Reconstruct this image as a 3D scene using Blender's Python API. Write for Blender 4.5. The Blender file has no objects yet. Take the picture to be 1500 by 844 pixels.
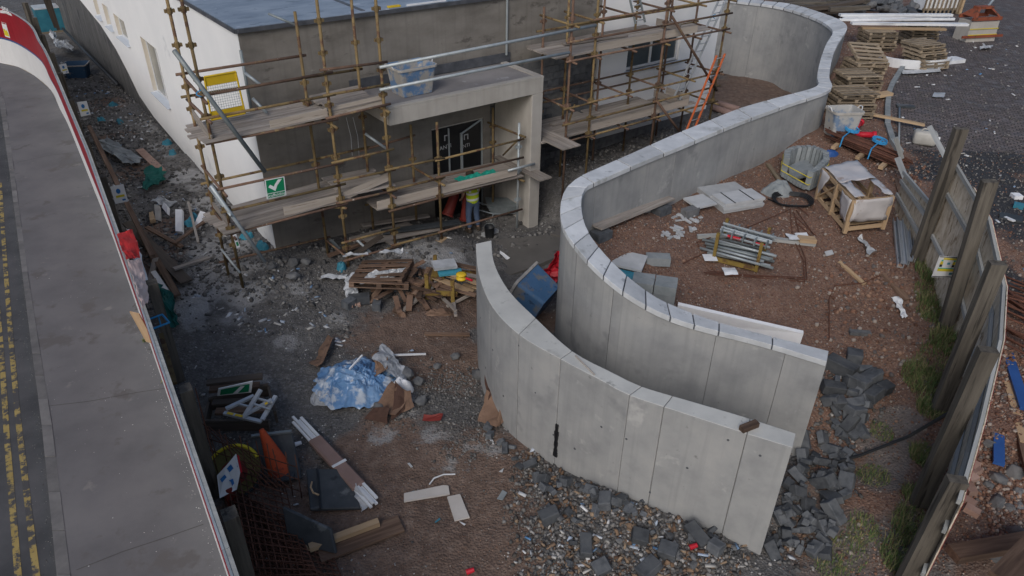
import bpy, math, random
import numpy as np
from mathutils import Matrix, Vector, noise as mnoise

sc = bpy.context.scene
COL = sc.collection
R = math.radians
random.seed(7)
rng = np.random.default_rng(7)

# ------------------------------------------------------------------ camera
CAM_H = 10.0
F_PX, CX, CY = 1073.0, 750.0, 422.0            # focal length and centre, in pixels of the 1500 x 844 photograph
_Z = np.array([30., 1698., -1073.]); _Z /= np.linalg.norm(_Z)
_Y = np.array([0., 0., 1.]) - _Z * _Z[2]; _Y /= np.linalg.norm(_Y)
_X = np.cross(_Y, _Z); _X = -_X if _X[0] < 0 else _X
C2W = np.stack([_X, _Y, _Z])                    # camera (right, up, forward) -> world
right, upv, fwd = C2W[:, 0], C2W[:, 1], C2W[:, 2]
cam_d = bpy.data.cameras.new('camera')
cam = bpy.data.objects.new('camera', cam_d)
COL.objects.link(cam)
cam.matrix_world = Matrix(((right[0], upv[0], -fwd[0], 0), (right[1], upv[1], -fwd[1], 0),
                           (right[2], upv[2], -fwd[2], CAM_H), (0, 0, 0, 1)))
cam_d.sensor_width = 36.0
cam_d.lens = 36.0 * F_PX / 1500.0
cam_d.clip_end = 5000
sc.camera = cam

# ------------------------------------------------------------------ sky, sun, exposure
SUN_EL, SUN_AZ = R(38), R(197)                  # overcast: a broad weak sun behind and a little left of the camera
w = bpy.data.worlds.new('World'); sc.world = w; w.use_nodes = True
nt = w.node_tree
bg = nt.nodes['Background']
sky = nt.nodes.new('ShaderNodeTexSky'); sky.sky_type = 'NISHITA'
sky.sun_disc = False; sky.sun_elevation = SUN_EL; sky.sun_rotation = SUN_AZ
sky.air_density = 1.0; sky.dust_density = 3.0; sky.ozone_density = 1.6
nt.links.new(sky.outputs[0], bg.inputs[0])
bg.inputs[1].default_value = 0.088
sl = bpy.data.lights.new('sun', 'SUN'); so = bpy.data.objects.new('sun', sl); COL.objects.link(so)
sl.energy = 1.0; sl.angle = R(26); sl.color = (1.0, 0.98, 0.95)
sdir = Vector((math.sin(SUN_AZ) * math.cos(SUN_EL), math.cos(SUN_AZ) * math.cos(SUN_EL), math.sin(SUN_EL)))
so.rotation_euler = sdir.to_track_quat('Z', 'Y').to_euler()
sc.view_settings.view_transform = 'Standard'
sc.view_settings.look = 'None'
sc.view_settings.exposure = 0.25
sc.view_settings.gamma = 1.0

# ------------------------------------------------------------------ geometry of the place
def ray(px, py): return C2W @ np.array([px - CX, CY - py, F_PX])
def P(px, py, z):
    d = ray(px, py); t = (z - CAM_H) / d[2]
    p = d * t; return Vector((p[0], p[1], z))
def proj(p):
    c = C2W.T @ (np.array(p) - np.array([0, 0, CAM_H])); return CX + F_PX * c[0] / c[2], CY - F_PX * c[1] / c[2]
def Zat(py, x, y):                              # height on the vertical through (x, y) that is seen on row py
    lo, hi = -3.0, 9.8
    for _ in range(40):
        m = (lo + hi) / 2
        if proj((x, y, m))[1] > py: lo = m
        else: hi = m
    return (lo + hi) / 2
B0 = P(405, 367, 0)                             # front corner of the building; U runs along the facade, V into the building
_d = ray(2437, -226); _a = math.atan2(_d[0], _d[1])
U = Vector((math.sin(_a), math.cos(_a), 0)); V = Vector((-U.y, U.x, 0)); ZUP = Vector((0, 0, 1))
def W(u, v, z): return Vector((B0.x + u * U.x + v * V.x, B0.y + u * U.y + v * V.y, z))
def uvz(p): q = Vector(p) - B0; return q.dot(U), q.dot(V), p[2]
def PV(px, py, v):                              # point of the plane v = const (parallel to the facade)
    d = Vector(ray(px, py)); o = Vector((0, 0, CAM_H))
    t = (v - (o - B0).dot(V)) / d.dot(V); return o + d * t
def PU(px, py, u):
    d = Vector(ray(px, py)); o = Vector((0, 0, CAM_H))
    t = (u - (o - B0).dot(U)) / d.dot(U); return o + d * t
RZ = _a                                          # rotation that takes local x to U
BROT = math.atan2(U.y, U.x)

def vnoise(x, y, s):                             # smooth value noise, vectorised
    x = np.asarray(x, float); y = np.asarray(y, float)
    xi = np.floor(x).astype(np.int64); yi = np.floor(y).astype(np.int64)
    fx = x - xi; fy = y - yi; fx = fx * fx * (3 - 2 * fx); fy = fy * fy * (3 - 2 * fy)
    def h(a, b):
        n = (a * 374761393 + b * 668265263 + s * 974634777) & 0x7fffffff
        n = ((n ^ (n >> 13)) * 1274126177) & 0x7fffffff
        return ((n ^ (n >> 16)) & 0xffff) / 65535.0
    return (h(xi, yi) * (1 - fx) + h(xi + 1, yi) * fx) * (1 - fy) + (h(xi, yi + 1) * (1 - fx) + h(xi + 1, yi + 1) * fx) * fy
def fbm(x, y, s, o=4):
    r = 0; a = 1.0; t = 0
    for i in range(o):
        r = r + a * vnoise(np.asarray(x) * 2 ** i, np.asarray(y) * 2 ** i, s + i * 17); t += a; a *= .5
    return r / t

# retaining wall with coping: (front pixel, back pixel) pairs of its top edges, near end first; its top falls from 3.6 to 2.5 m
T_FAR, T_END = 3.6, 2.5
COP_F = [(1212, 530), (1120, 502), (1040, 482), (998, 470), (965, 457), (935, 441), (905, 421), (870, 391), (840, 357), (824, 330), (821, 300), (829, 276), (847, 260)]
COP_B = [(1215, 514), (1120, 490), (1040, 468), (992, 450), (962, 436), (936, 418), (912, 398), (884, 370), (862, 340), (853, 315), (852, 290), (858, 276), (865, 270)]
ncp = len(COP_F)
coping = []
for i in range(ncp):
    k = i / (ncp - 1); k = k * k * (3 - 2 * k)
    t = T_END + (T_FAR - T_END) * k
    coping.append((P(*COP_F[i], t), P(*COP_B[i], t)))
_L = [(880, 244.5), (930, 222.5), (980, 200), (1030, 180), (1080, 160), (1140, 142.5)]
_R = [(900, 254.5), (950, 233), (1000, 213), (1050, 192), (1100, 172.5), (1160, 151)]
for a, b in zip(_L, _R): coping.append((P(*a, T_FAR), P(*b, T_FAR)))
coping.append((P(1195, 127, T_FAR), P(1215.5, 131.5, T_FAR)))
for a, b in [((1197, 112), (1215, 113)), ((1200, 95), (1217, 95)), ((1205, 78), (1222, 76)), ((1211, 63), (1230, 60)), ((1220, 47), (1241, 41)), ((1211, 36), (1232, 30)),
             ((1190, 25), (1205, 19)), ((1150, 12), (1160, 6)), ((1115, 6), (1120, 1)), ((1080, 2), (1082, -3)), ((1045, -2), (1046, -7))]:
    coping.append((P(*a, T_FAR), P(*b, T_FAR)))
mid_line = [((a + b) / 2) for a, b in coping]
NW_F = [(697, 357), (701, 400), (720, 448), (760, 490), (821, 526), (880, 557), (922, 579), (1000, 605), (1080, 631), (1161, 656)]
NW_B = [(720, 352), (724, 385), (745, 425), (785, 466), (838, 514), (896, 545), (940, 566), (1010, 587), (1085, 609), (1166, 635)]
near_top = [(P(*a, 2.5), P(*b, 2.5)) for a, b in zip(NW_F, NW_B)]

HO_L = [P(*p, 0) for p in [(-60, 84), (0, 93), (27, 99), (51, 112), (75, 133), (88, 160), (99, 181), (117, 225)]]  # left hoarding, at pavement level
HO_L += [Vector((-11.16, 17.65, 0)), Vector((-7.42, 11.78, 0)), Vector((-4.6, 7.3, 0)), Vector((-2.4, 3.8, 0)), Vector((-.6, 1.0, 0))]
HO_L = [Vector((-27.5, 36.3, 0))] + HO_L[1:]
# right hoarding: base pixels and heights of its posts' feet
HO_R = [((1322, 250), 2.05), ((1342, 382), 1.8), ((1385, 482), 1.4), ((1375, 600), 1.0), ((1345, 740), .6), ((1320, 862), .3)]

LOWC = [(405, 367, 0), (340, 440, 0), (270, 400, 0), (200, 300, 0), (150, 200, -.02), (120, 110, -.3), (110, 60, -.35), (60, 5, -.4), (300, 600, 0), (450, 800, 0), (330, 700, 0),
        (600, 450, -.1), (600, 600, -.02), (560, 700, 0), (700, 560, -.15), (760, 700, 0), (900, 840, 0), (1115, 822, 0), (1000, 800, 0), (512, 392, 0), (580, 373, 0), (647, 352, -.1),
        (697, 338, -.62), (757, 345, -.6), (783, 333, -.75), (800, 390, -.6), (775, 460, -.4), (335, 403, .1), (356, 421, .2), (900, 560, -.2), (1000, 650, 0), (1140, 700, .3)]
low_pts = [(P(*c[:2], c[2]).x, P(*c[:2], c[2]).y, c[2]) for c in LOWC]
for u, v, z in [(9.5, -2, -.1), (10.5, -.5, .3), (12, -1, .35), (13, -3, .3), (15, -1, .4), (17, -1, .45), (20, -4, .4), (22, 2, .4), (24, 6, .4), (3, -.3, -.15), (6, -.3, -.6), (7.5, -4, -.6), (9, -5, -.5), (10, -4, 0), (12, -6, .2)]:
    q = W(u, v, z); low_pts.append((q.x, q.y, z))
HIC = [(868, 345, 2.35), (905, 320, 2.3), (990, 300, 2.05), (1090, 255, 2.0), (1205, 182, 2.45), (880, 352, 2.2), (930, 410, 1.85), (1000, 440, 1.5), (1100, 478, 1.2), (1217, 532, 1.0),
       (1100, 330, 1.95), (1200, 300, 2.0), (1100, 400, 1.6), (1280, 480, 1.2), (1270, 560, .85), (1300, 640, .6), (1240, 680, .3), (1220, 830, .1), (1150, 790, 0), (1300, 780, .35),
       (1322, 250, 2.05), (1342, 382, 1.8), (1385, 482, 1.4), (1375, 600, 1.0), (1345, 740, .6), (1320, 862, .3),
       (1450, 300, 2.0), (1490, 100, 2.3), (1330, 130, 2.4), (1300, 20, 2.4), (1240, 80, 2.5), (1490, 600, 1.1), (1480, 800, .55), (1180, 0, 2.4), (1080, -10, 2.4)]
hi_pts = [(P(*c[:2], c[2]).x, P(*c[:2], c[2]).y, c[2]) for c in HIC]
def idw(pts, x, y):
    num = np.zeros_like(x); den = np.zeros_like(x)
    for a, b, z in pts:
        wgt = 1.0 / ((x - a) ** 2 + (y - b) ** 2 + .12) ** 1.7
        num += wgt * z; den += wgt
    return num / den
def sdist(line, x, y):                           # signed distance to a polyline, positive on its right-hand side
    best = np.full(x.shape, 1e9); sg = np.zeros(x.shape); perp = np.zeros(x.shape)
    for p, q in zip(line[:-1], line[1:]):
        dx, dy = q.x - p.x, q.y - p.y; L = dx * dx + dy * dy + 1e-12
        t = np.clip(((x - p.x) * dx + (y - p.y) * dy) / L, 0, 1)
        ex = x - (p.x + t * dx); ey = y - (p.y + t * dy); d = np.hypot(ex, ey)
        c = dx * (y - p.y) - dy * (x - p.x)
        pc = np.abs(c) / math.sqrt(L)
        m = (d < best - 1e-6) | ((d < best + 1e-6) & (pc > perp))
        best = np.where(m, d, best); sg = np.where(m, -np.sign(c), sg); perp = np.where(m, pc, perp)
    return best * sg
_wl = [Vector((4.6, 1.0, 0)), Vector((5.0, 7.0, 0))] + mid_line + [mid_line[-1] + (mid_line[-1] - mid_line[-2]) * 8]
def gh(x, y):                                    # ground height (the site, the raised garden and the yard)
    x = np.atleast_1d(np.asarray(x, float)); y = np.atleast_1d(np.asarray(y, float))
    lo = idw(low_pts, x, y); hi = idw(hi_pts, x, y)
    s = sdist(_wl, x, y)                          # >0: garden side
    wdt = np.where(y < 9.6, .15 + (9.6 - y) * .5, .13)
    k = np.clip((s + wdt) / (2 * wdt), 0, 1); k = k * k * (3 - 2 * k)
    h = lo * (1 - k) + hi * k
    sl_ = sdist(HO_L[::-1], x, y)                       # right of the left hoarding = site
    j = np.clip((sl_ + .25) / .3, 0, 1)
    h = h * j + (-.42) * (1 - j)
    far = np.clip((np.hypot(x, y) - 60) / 60, 0, 1)
    h = h * (1 - far) + far * 0.5
    return h
def gh1(x, y): return float(gh(x, y)[0])
def G(px, py, z0=0.0, off=0.0):                  # ground point seen at a pixel
    z = z0
    for _ in range(25):
        p = P(px, py, z); z = .5 * z + .5 * gh1(p.x, p.y)
    return Vector((p.x, p.y, gh1(p.x, p.y) + off))
GN = 1.7                                         # first guess of the garden's height

# ------------------------------------------------------------------ object helpers
WM = {}
def tag(o, label=None, cat=None, group=None, kind=None):
    if label: o['label'] = label
    if cat: o['category'] = cat
    if group: o['group'] = group
    if kind: o['kind'] = kind
    return o
def link(name, data, parent=None, mw=None, local=None):
    o = bpy.data.objects.new(name, data); COL.objects.link(o)
    if parent is not None:
        o.parent = parent
        m = local if local is not None else WM[parent.name].inverted() @ (mw if mw is not None else WM[parent.name])
        WM[o.name] = WM[parent.name] @ m
        o.matrix_basis = m
    else:
        m = mw if mw is not None else Matrix.Identity(4)
        WM[o.name] = m.copy(); o.matrix_basis = m
    return o
def thing(name, label, cat, loc, rotz=0.0, group=None, rot=None):
    m = Matrix.Translation(Vector(loc)) @ (rot.to_4x4() if rot is not None else Matrix.Rotation(rotz, 4, 'Z'))
    o = link(name, None, None, m); o.empty_display_size = .2
    return tag(o, label, cat, group)
def copy_tree(o, mw, label=None, parent=None):
    c = o.copy(); COL.objects.link(c)
    if parent is None:
        c.matrix_basis = mw; WM[c.name] = mw.copy()
        if label: c['label'] = label
    else:
        c.parent = parent; WM[c.name] = WM[parent.name] @ c.matrix_basis
    for ch in list(o.children): copy_tree(ch, None, None, c)
    return c
def frame(p0, p1, up=ZUP):                       # matrix: local x from p0 to p1, local z near up, origin at the middle
    p0, p1 = Vector(p0), Vector(p1); x = (p1 - p0); L = x.length; x.normalize()
    y = Vector(up).cross(x)
    if y.length < 1e-4: y = Vector((0, 1, 0)).cross(x)
    y.normalize(); z = x.cross(y)
    m = Matrix((x, y, z)).transposed().to_4x4(); m.translation = (p0 + p1) / 2
    return m, L
def rot3(rx=0, ry=0, rz=0): return (Matrix.Rotation(rz, 3, 'Z') @ Matrix.Rotation(ry, 3, 'Y') @ Matrix.Rotation(rx, 3, 'X'))

class MB:
    def __init__(s): s.v = []; s.f = []
    def add(s, vs, fs):
        o = len(s.v); s.v += [tuple(p) for p in vs]; s.f += [tuple(i + o for i in f) for f in fs]; return s
    def box(s, c, d, rot=None):
        c = Vector(c); vs = []
        for z in (-.5, .5):
            for x, y in ((-.5, -.5), (.5, -.5), (.5, .5), (-.5, .5)):
                q = Vector((x * d[0], y * d[1], z * d[2])); vs.append(c + (rot @ q if rot else q))
        return s.add(vs, [(3, 2, 1, 0), (4, 5, 6, 7), (0, 1, 5, 4), (1, 2, 6, 5), (2, 3, 7, 6), (3, 0, 4, 7)])
    def hexa(s, b, t):                            # bottom 4 points, top 4 points (counter-clockwise)
        return s.add(list(b) + list(t), [(3, 2, 1, 0), (4, 5, 6, 7), (0, 1, 5, 4), (1, 2, 6, 5), (2, 3, 7, 6), (3, 0, 4, 7)])
    def prism(s, poly, z0, z1):
        n = len(poly); z0 = z0 if hasattr(z0, '__len__') else [z0] * n; z1 = z1 if hasattr(z1, '__len__') else [z1] * n
        vs = [(p[0], p[1], z0[i]) for i, p in enumerate(poly)] + [(p[0], p[1], z1[i]) for i, p in enumerate(poly)]
        return s.add(vs, [tuple(range(n - 1, -1, -1)), tuple(range(n, 2 * n))] + [(i, (i + 1) % n, n + (i + 1) % n, n + i) for i in range(n)])
    def tube(s, p0, p1, r0, r1=None, n=8, caps=True):
        p0, p1 = Vector(p0), Vector(p1); r1 = r0 if r1 is None else r1
        m, L = frame(p0, p1); y = m.col[1].to_3d(); z = m.col[2].to_3d()
        vs = []
        for p, r in ((p0, r0), (p1, r1)):
            for i in range(n):
                a = 2 * math.pi * i / n; vs.append(p + (y * math.cos(a) + z * math.sin(a)) * r)
        fs = [(i, (i + 1) % n, n + (i + 1) % n, n + i) for i in range(n)]
        if caps: fs += [tuple(range(n - 1, -1, -1)), tuple(range(n, 2 * n))]
        return s.add(vs, fs)
    def path(s, pts, r, n=6):
        for a, b in zip(pts[:-1], pts[1:]):
            if (Vector(a) - Vector(b)).length > 1e-5: s.tube(a, b, r, n=n)
        return s
    def lathe(s, prof, n=16, c=(0, 0, 0), cap=True):        # (r, z) profile
        vs = []
        for r, z in prof:
            for i in range(n):
                a = 2 * math.pi * i / n; vs.append((c[0] + r * math.cos(a), c[1] + r * math.sin(a), c[2] + z))
        fs = []
        for k in range(len(prof) - 1):
            for i in range(n): fs.append((k * n + i, k * n + (i + 1) % n, (k + 1) * n + (i + 1) % n, (k + 1) * n + i))
        if cap: fs.append(tuple(range(n - 1, -1, -1))); fs.append(tuple(range((len(prof) - 1) * n, len(prof) * n)))
        return s.add(vs, fs)
    def rock(s, c, r, seed, flat=.7):
        rd = random.Random(seed); vs = []
        q = rot3(rd.uniform(0, 6), rd.uniform(0, 6), rd.uniform(0, 6))
        g = (1 + 5 ** .5) / 2
        ico = [(-1, g, 0), (1, g, 0), (-1, -g, 0), (1, -g, 0), (0, -1, g), (0, 1, g), (0, -1, -g), (0, 1, -g), (g, 0, -1), (g, 0, 1), (-g, 0, -1), (-g, 0, 1)]
        for p in ico:
            p = q @ (Vector(p).normalized() * rd.uniform(.7, 1.15)); p.z *= flat
            vs.append(Vector(c) + p * r)
        fs = [(0, 11, 5), (0, 5, 1), (0, 1, 7), (0, 7, 10), (0, 10, 11), (1, 5, 9), (5, 11, 4), (11, 10, 2), (10, 7, 6), (7, 1, 8), (3, 9, 4), (3, 4, 2), (3, 2, 6), (3, 6, 8), (3, 8, 9), (4, 9, 5), (2, 4, 11), (6, 2, 10), (8, 6, 7), (9, 8, 1)]
        return s.add(vs, fs)
    def mesh(s, name, m, smooth=False, inv=None):
        me = bpy.data.meshes.new(name)
        vs = [tuple(inv @ Vector(p)) for p in s.v] if inv is not None else s.v
        me.from_pydata(vs, [], s.f); me.update()
        if m is not None: me.materials.append(m)
        if smooth:
            for p in me.polygons: p.use_smooth = True
        return me
    def build(s, name, m, parent=None, world=False, smooth=False, at=None, bevel=0):
        """world=True: vertices are world coordinates. Else they are local to the parent."""
        if parent is None:
            if at is None:
                xs = [p[0] for p in s.v]; ys = [p[1] for p in s.v]; zs = [p[2] for p in s.v]
                at = ((min(xs) + max(xs)) / 2, (min(ys) + max(ys)) / 2, min(zs))
            mw = Matrix.Translation(Vector(at))
            o = link(name, s.mesh(name, m, smooth, mw.inverted()), None, mw)
        else:
            inv = WM[parent.name].inverted() if world else None
            o = link(name, s.mesh(name, m, smooth, inv), parent, local=Matrix.Identity(4))
        if bevel:
            b = o.modifiers.new('bevel', 'BEVEL'); b.width = bevel; b.segments = 1; b.limit_method = 'ANGLE'
        return o
_bc = {}
def box_mesh(L, wd, t, m, jit=0.0, name='board'):
    key = (round(L, 2), round(wd, 3), round(t, 3), m.name, jit)
    if key not in _bc:
        b = MB().box((0, 0, 0), (L, wd, t))
        c = min(.006, t * .2)
        _bc[key] = b.mesh(name, m)
    return _bc[key]
def beam(name, p0, p1, wd, t, m, parent=None, up=ZUP, **kw):
    mw, L = frame(p0, p1, up)
    return tag(link(name, box_mesh(L, wd, t, m, name=name), parent, mw), **kw)
_tc = {}
def tube(name, p0, p1, r, m, parent=None, n=8, **kw):
    mw, L = frame(p0, p1); key = (round(L, 2), r, m.name, n)
    if key not in _tc: _tc[key] = MB().tube((-L / 2, 0, 0), (L / 2, 0, 0), r, n=n).mesh(name, m, True)
    return tag(link(name, _tc[key], parent, mw), **kw)
def text_mesh(s, size, m, ext=.002):
    cu = bpy.data.curves.new('txt', 'FONT'); cu.body = s; cu.size = size; cu.extrude = ext; cu.align_x = 'CENTER'; cu.align_y = 'CENTER'
    o = bpy.data.objects.new('txt', cu); COL.objects.link(o)
    bpy.context.view_layer.update()
    me = bpy.data.meshes.new_from_object(o); bpy.data.objects.remove(o)
    me.materials.clear(); me.materials.append(m); me.name = 'lettering'
    return me

# ------------------------------------------------------------------ materials
MATS = {}
def mat(name, cols, scale=3.0, rough=.85, bump=.2, bscale=40.0, stretch=(1, 1, 1), rand=.0, metal=0.0, spots=None, streak=None, island=False, detail=5.0, spec=.3, bdist=.01):
    """two or three base colours mixed by noise; spots = (colour, scale, threshold); streak = (colour, amount): vertical runs"""
    m = bpy.data.materials.new(name); m.use_nodes = True; MATS[name] = m
    n = m.node_tree.nodes; l = m.node_tree.links; b = n['Principled BSDF']
    tc = n.new('ShaderNodeTexCoord'); mp = n.new('ShaderNodeMapping'); mp.inputs['Scale'].default_value = stretch
    l.new(tc.outputs['Object'], mp.inputs[0])
    oi = n.new('ShaderNodeObjectInfo')
    ad = n.new('ShaderNodeVectorMath'); ad.operation = 'ADD'
    sc_ = n.new('ShaderNodeVectorMath'); sc_.operation = 'SCALE'; sc_.inputs[3].default_value = 37.0
    cb = n.new('ShaderNodeCombineXYZ')
    for i in range(3): l.new(oi.outputs['Random'], cb.inputs[i])
    l.new(cb.outputs[0], sc_.inputs[0]); l.new(mp.outputs[0], ad.inputs[0]); l.new(sc_.outputs[0], ad.inputs[1])
    def nz(s, d=detail, r=.6):
        t = n.new('ShaderNodeTexNoise'); t.inputs['Scale'].default_value = s; t.inputs['Detail'].default_value = d; t.inputs['Roughness'].default_value = r
        l.new(ad.outputs[0], t.inputs['Vector']); return t
    t1 = nz(scale)
    cr = n.new('ShaderNodeValToRGB'); cr.color_ramp.elements[0].position = .32; cr.color_ramp.elements[1].position = .68
    k = len(cols)
    cr.color_ramp.elements[0].color = (*cols[0], 1); cr.color_ramp.elements[1].color = (*cols[-1], 1)
    for i in range(1, k - 1):
        e = cr.color_ramp.elements.new(.32 + .36 * i / (k - 1)); e.color = (*cols[i], 1)
    if island:
        ge = n.new('ShaderNodeNewGeometry'); l.new(ge.outputs['Random Per Island'], cr.inputs[0])
        cr.color_ramp.elements[0].position = 0; cr.color_ramp.elements[-1].position = 1
        for i in range(1, k - 1): cr.color_ramp.elements[i].position = i / (k - 1)
        cr.color_ramp.interpolation = 'CONSTANT' if island == 'c' else 'LINEAR'
    else: l.new(t1.outputs['Fac'], cr.inputs[0])
    out = cr.outputs[0]
    if spots:
        for (c, s_, th) in (spots if isinstance(spots, list) else [spots]):
            t2 = nz(s_, 4, .65); r2 = n.new('ShaderNodeValToRGB'); r2.color_ramp.elements[0].position = th; r2.color_ramp.elements[1].position = min(1, th + .08)
            l.new(t2.outputs['Fac'], r2.inputs[0])
            mx = n.new('ShaderNodeMixRGB'); l.new(r2.outputs[0], mx.inputs[0]); l.new(out, mx.inputs[1]); mx.inputs[2].default_value = (*c, 1); out = mx.outputs[0]
    if streak:
        m2 = n.new('ShaderNodeMapping'); m2.inputs['Scale'].default_value = (7, 7, .35); l.new(tc.outputs['Object'], m2.inputs[0])
        t3 = n.new('ShaderNodeTexNoise'); t3.inputs['Scale'].default_value = 1.2; t3.inputs['Detail'].default_value = 5; l.new(m2.outputs[0], t3.inputs['Vector'])
        r3 = n.new('ShaderNodeValToRGB'); r3.color_ramp.elements[0].position = .5; r3.color_ramp.elements[1].position = .75
        r3.color_ramp.elements[1].color = (streak[1],) * 3 + (1,)
        l.new(t3.outputs['Fac'], r3.inputs[0])
        mx = n.new('ShaderNodeMixRGB'); l.new(r3.outputs[0], mx.inputs[0]); l.new(out, mx.inputs[1]); mx.inputs[2].default_value = (*streak[0], 1); out = mx.outputs[0]
    if rand:
        hs = n.new('ShaderNodeHueSaturation'); mr = n.new('ShaderNodeMapRange'); mr.inputs[3].default_value = 1 - rand; mr.inputs[4].default_value = 1 + rand
        l.new(oi.outputs['Random'], mr.inputs[0]); l.new(mr.outputs[0], hs.inputs['Value']); l.new(out, hs.inputs['Color']); out = hs.outputs[0]
    l.new(out, b.inputs['Base Color'])
    b.inputs['Roughness'].default_value = rough; b.inputs['Metallic'].default_value = metal
    b.inputs['Specular IOR Level'].default_value = spec
    if bump:
        t4 = nz(bscale, 6, .7); bp = n.new('ShaderNodeBump'); bp.inputs['Strength'].default_value = bump; bp.inputs['Distance'].default_value = bdist
        l.new(t4.outputs['Fac'], bp.inputs['Height']); l.new(bp.outputs[0], b.inputs['Normal'])
    return m

M_conc = mat('cast_concrete', [(.235, .24, .245), (.30, .305, .305), (.345, .345, .34)], 1.2, .82, .35, 22, detail=9, streak=((.20, .205, .21), .40), spots=[((.19, .19, .19), 5.5, .67), ((.39, .39, .385), 1.5, .62), ((.11, .11, .11), 16, .75), ((.225, .23, .235), .8, .60)])
M_conc2 = mat('canopy_concrete', [(.36, .34, .31), (.43, .41, .38)], 1.6, .85, .15, 30, streak=((.28, .26, .24), .4), spots=[((.2, .19, .18), 6, .7)])
M_cop = mat('coping_stone', [(.44, .46, .48), (.58, .60, .62)], 2.5, .8, .2, 60, rand=.16, spots=[((.30, .32, .34), 4, .62), ((.36, .37, .37), 1.6, .60)])
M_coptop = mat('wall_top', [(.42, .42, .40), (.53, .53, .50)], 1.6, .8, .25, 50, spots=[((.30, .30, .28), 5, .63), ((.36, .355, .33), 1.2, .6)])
M_render = mat('cement_render', [(.145, .134, .120), (.195, .181, .163), (.235, .22, .20)], .9, .9, .35, 22, stretch=(1, 1, 2.2), detail=9, spots=[((.115, .105, .095), 1.3, .60), ((.27, .255, .23), 2.6, .66), ((.32, .305, .285), 9, .74)], streak=((.13, .12, .107), .5))
M_white = mat('white_render', [(.76, .77, .78), (.83, .835, .84)], .6, .85, .08, 60, spots=[((.66, .675, .69), .8, .64), ((.60, .60, .60), 3, .74)])
M_plinth = mat('black_plinth', [(.055, .055, .06), (.11, .11, .11), (.07, .07, .07)], 1.5, .8, .4, 14, spots=[((.35, .35, .36), 7, .70)], streak=((.22, .22, .22), .7))
M_roof = mat('roof_membrane', [(.16, .20, .26), (.22, .265, .33), (.28, .325, .39)], 1.0, .45, .15, 8, stretch=(1, 2, 1), detail=8, spots=[((.11, .14, .18), 1.6, .58), ((.46, .51, .58), 1.1, .63), ((.38, .43, .5), 4, .68)], spec=.5)
M_canroof = mat('canopy_roof', [(.20, .19, .19), (.27, .26, .26)], 1.2, .7, .1, 20, spots=[((.34, .34, .35), 2, .64)])
M_flash = mat('lead_flashing', [(.05, .055, .065), (.10, .105, .12)], 3, .5, .2, 10, spots=[((.3, .3, .31), 5, .68)])
M_block = mat('concrete_block', [(.075, .078, .085), (.12, .123, .128), (.15, .152, .155)], 5, .92, .5, 60, rand=.3)
M_dblock = mat('dark_block', [(.050, .056, .064), (.085, .092, .102), (.11, .118, .126)], 5, .92, .5, 50, rand=.35, spots=[((.17, .17, .17), 6, .68)])
M_mortar = mat('mortar', [(.13, .13, .125), (.18, .178, .17)], 6, .95, .4, 40)
M_black = mat('black_membrane', [(.008, .009, .011), (.016, .017, .02)], 2, .35, .15, 6, spec=.5)
M_glass = mat('window_glass', [(.05, .065, .075), (.09, .11, .12)], .8, .08, 0, spec=.8)
M_blind = mat('pale_pane', [(.27, .27, .25), (.34, .34, .31)], 1, .25, 0, spec=.6)
M_frame = mat('window_frame', [(.60, .62, .64), (.68, .69, .7)], 2, .5, 0)
M_dframe = mat('dark_frame', [(.04, .045, .05), (.06, .06, .065)], 2, .45, 0)
M_reveal = mat('cream_reveal', [(.60, .55, .46), (.68, .63, .55)], 2, .85, .1)
M_sill = mat('pale_sill', [(.50, .55, .62), (.58, .63, .69)], 2, .6, .1)
M_wood = mat('weathered_board', [(.20, .175, .155), (.28, .25, .225), (.36, .33, .30)], 2.2, .9, .4, 14, stretch=(.35, 5, 5), rand=.22, spots=[((.13, .11, .095), 2.5, .66), ((.44, .42, .40), 2.2, .67)])
M_toe = mat('toe_board', [(.34, .295, .25), (.43, .38, .33)], 2.2, .9, .35, 14, stretch=(.35, 5, 5), rand=.18, spots=[((.22, .18, .145), 3.0, .60), ((.54, .52, .49), 2.4, .64)])
M_newwood = mat('pale_timber', [(.34, .235, .14), (.45, .33, .21)], 2.5, .85, .3, 12, stretch=(.35, 6, 6), rand=.2)
M_brnwood = mat('brown_timber', [(.075, .047, .034), (.125, .08, .057), (.185, .125, .09)], 2.5, .9, .4, 12, stretch=(.35, 6, 6), rand=.4, spots=[((.24, .20, .165), 5, .70)])
M_drkwood = mat('wet_dark_timber', [(.055, .045, .038), (.10, .083, .07)], 2.5, .85, .4, 12, stretch=(.35, 6, 6), rand=.3)
M_post = mat('old_post', [(.07, .062, .052), (.105, .093, .078), (.145, .13, .108)], 2.0, .92, .5, 12, stretch=(.4, 5, 5), rand=.2, spots=[((.042, .037, .032), 1.5, .54), ((.13, .135, .08), 3, .70), ((.20, .19, .165), 6, .70)])
M_pallet = mat('pallet_timber', [(.21, .165, .115), (.30, .245, .18)], 2.5, .9, .3, 12, stretch=(.35, 6, 6), rand=.4, spots=[((.11, .09, .07), 3, .56), ((.38, .36, .33), 4, .66)])
M_osb = mat('strand_board', [(.38, .315, .235), (.54, .465, .365), (.64, .575, .48)], 10, .9, .5, 30, stretch=(1, 1, .35), spots=[((.25, .19, .13), 8, .57), ((.66, .61, .53), 12, .64)])
M_grewood = mat('grey_rail', [(.27, .28, .275), (.38, .39, .385)], 2, .9, .3, 12, stretch=(.4, 5, 5), rand=.15)
M_ochre = mat('ochre_tube', [(.15, .105, .05), (.22, .16, .075)], 3, .75, .3, 30, rand=.3, spots=[((.10, .055, .035), 4, .52), ((.38, .34, .28), 7, .68)])
M_rust = mat('rusty_tube', [(.105, .065, .048), (.165, .105, .076)], 4, .88, .35, 30, rand=.3, spots=[((.22, .16, .085), 5, .58), ((.42, .37, .32), 7, .64)])
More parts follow.
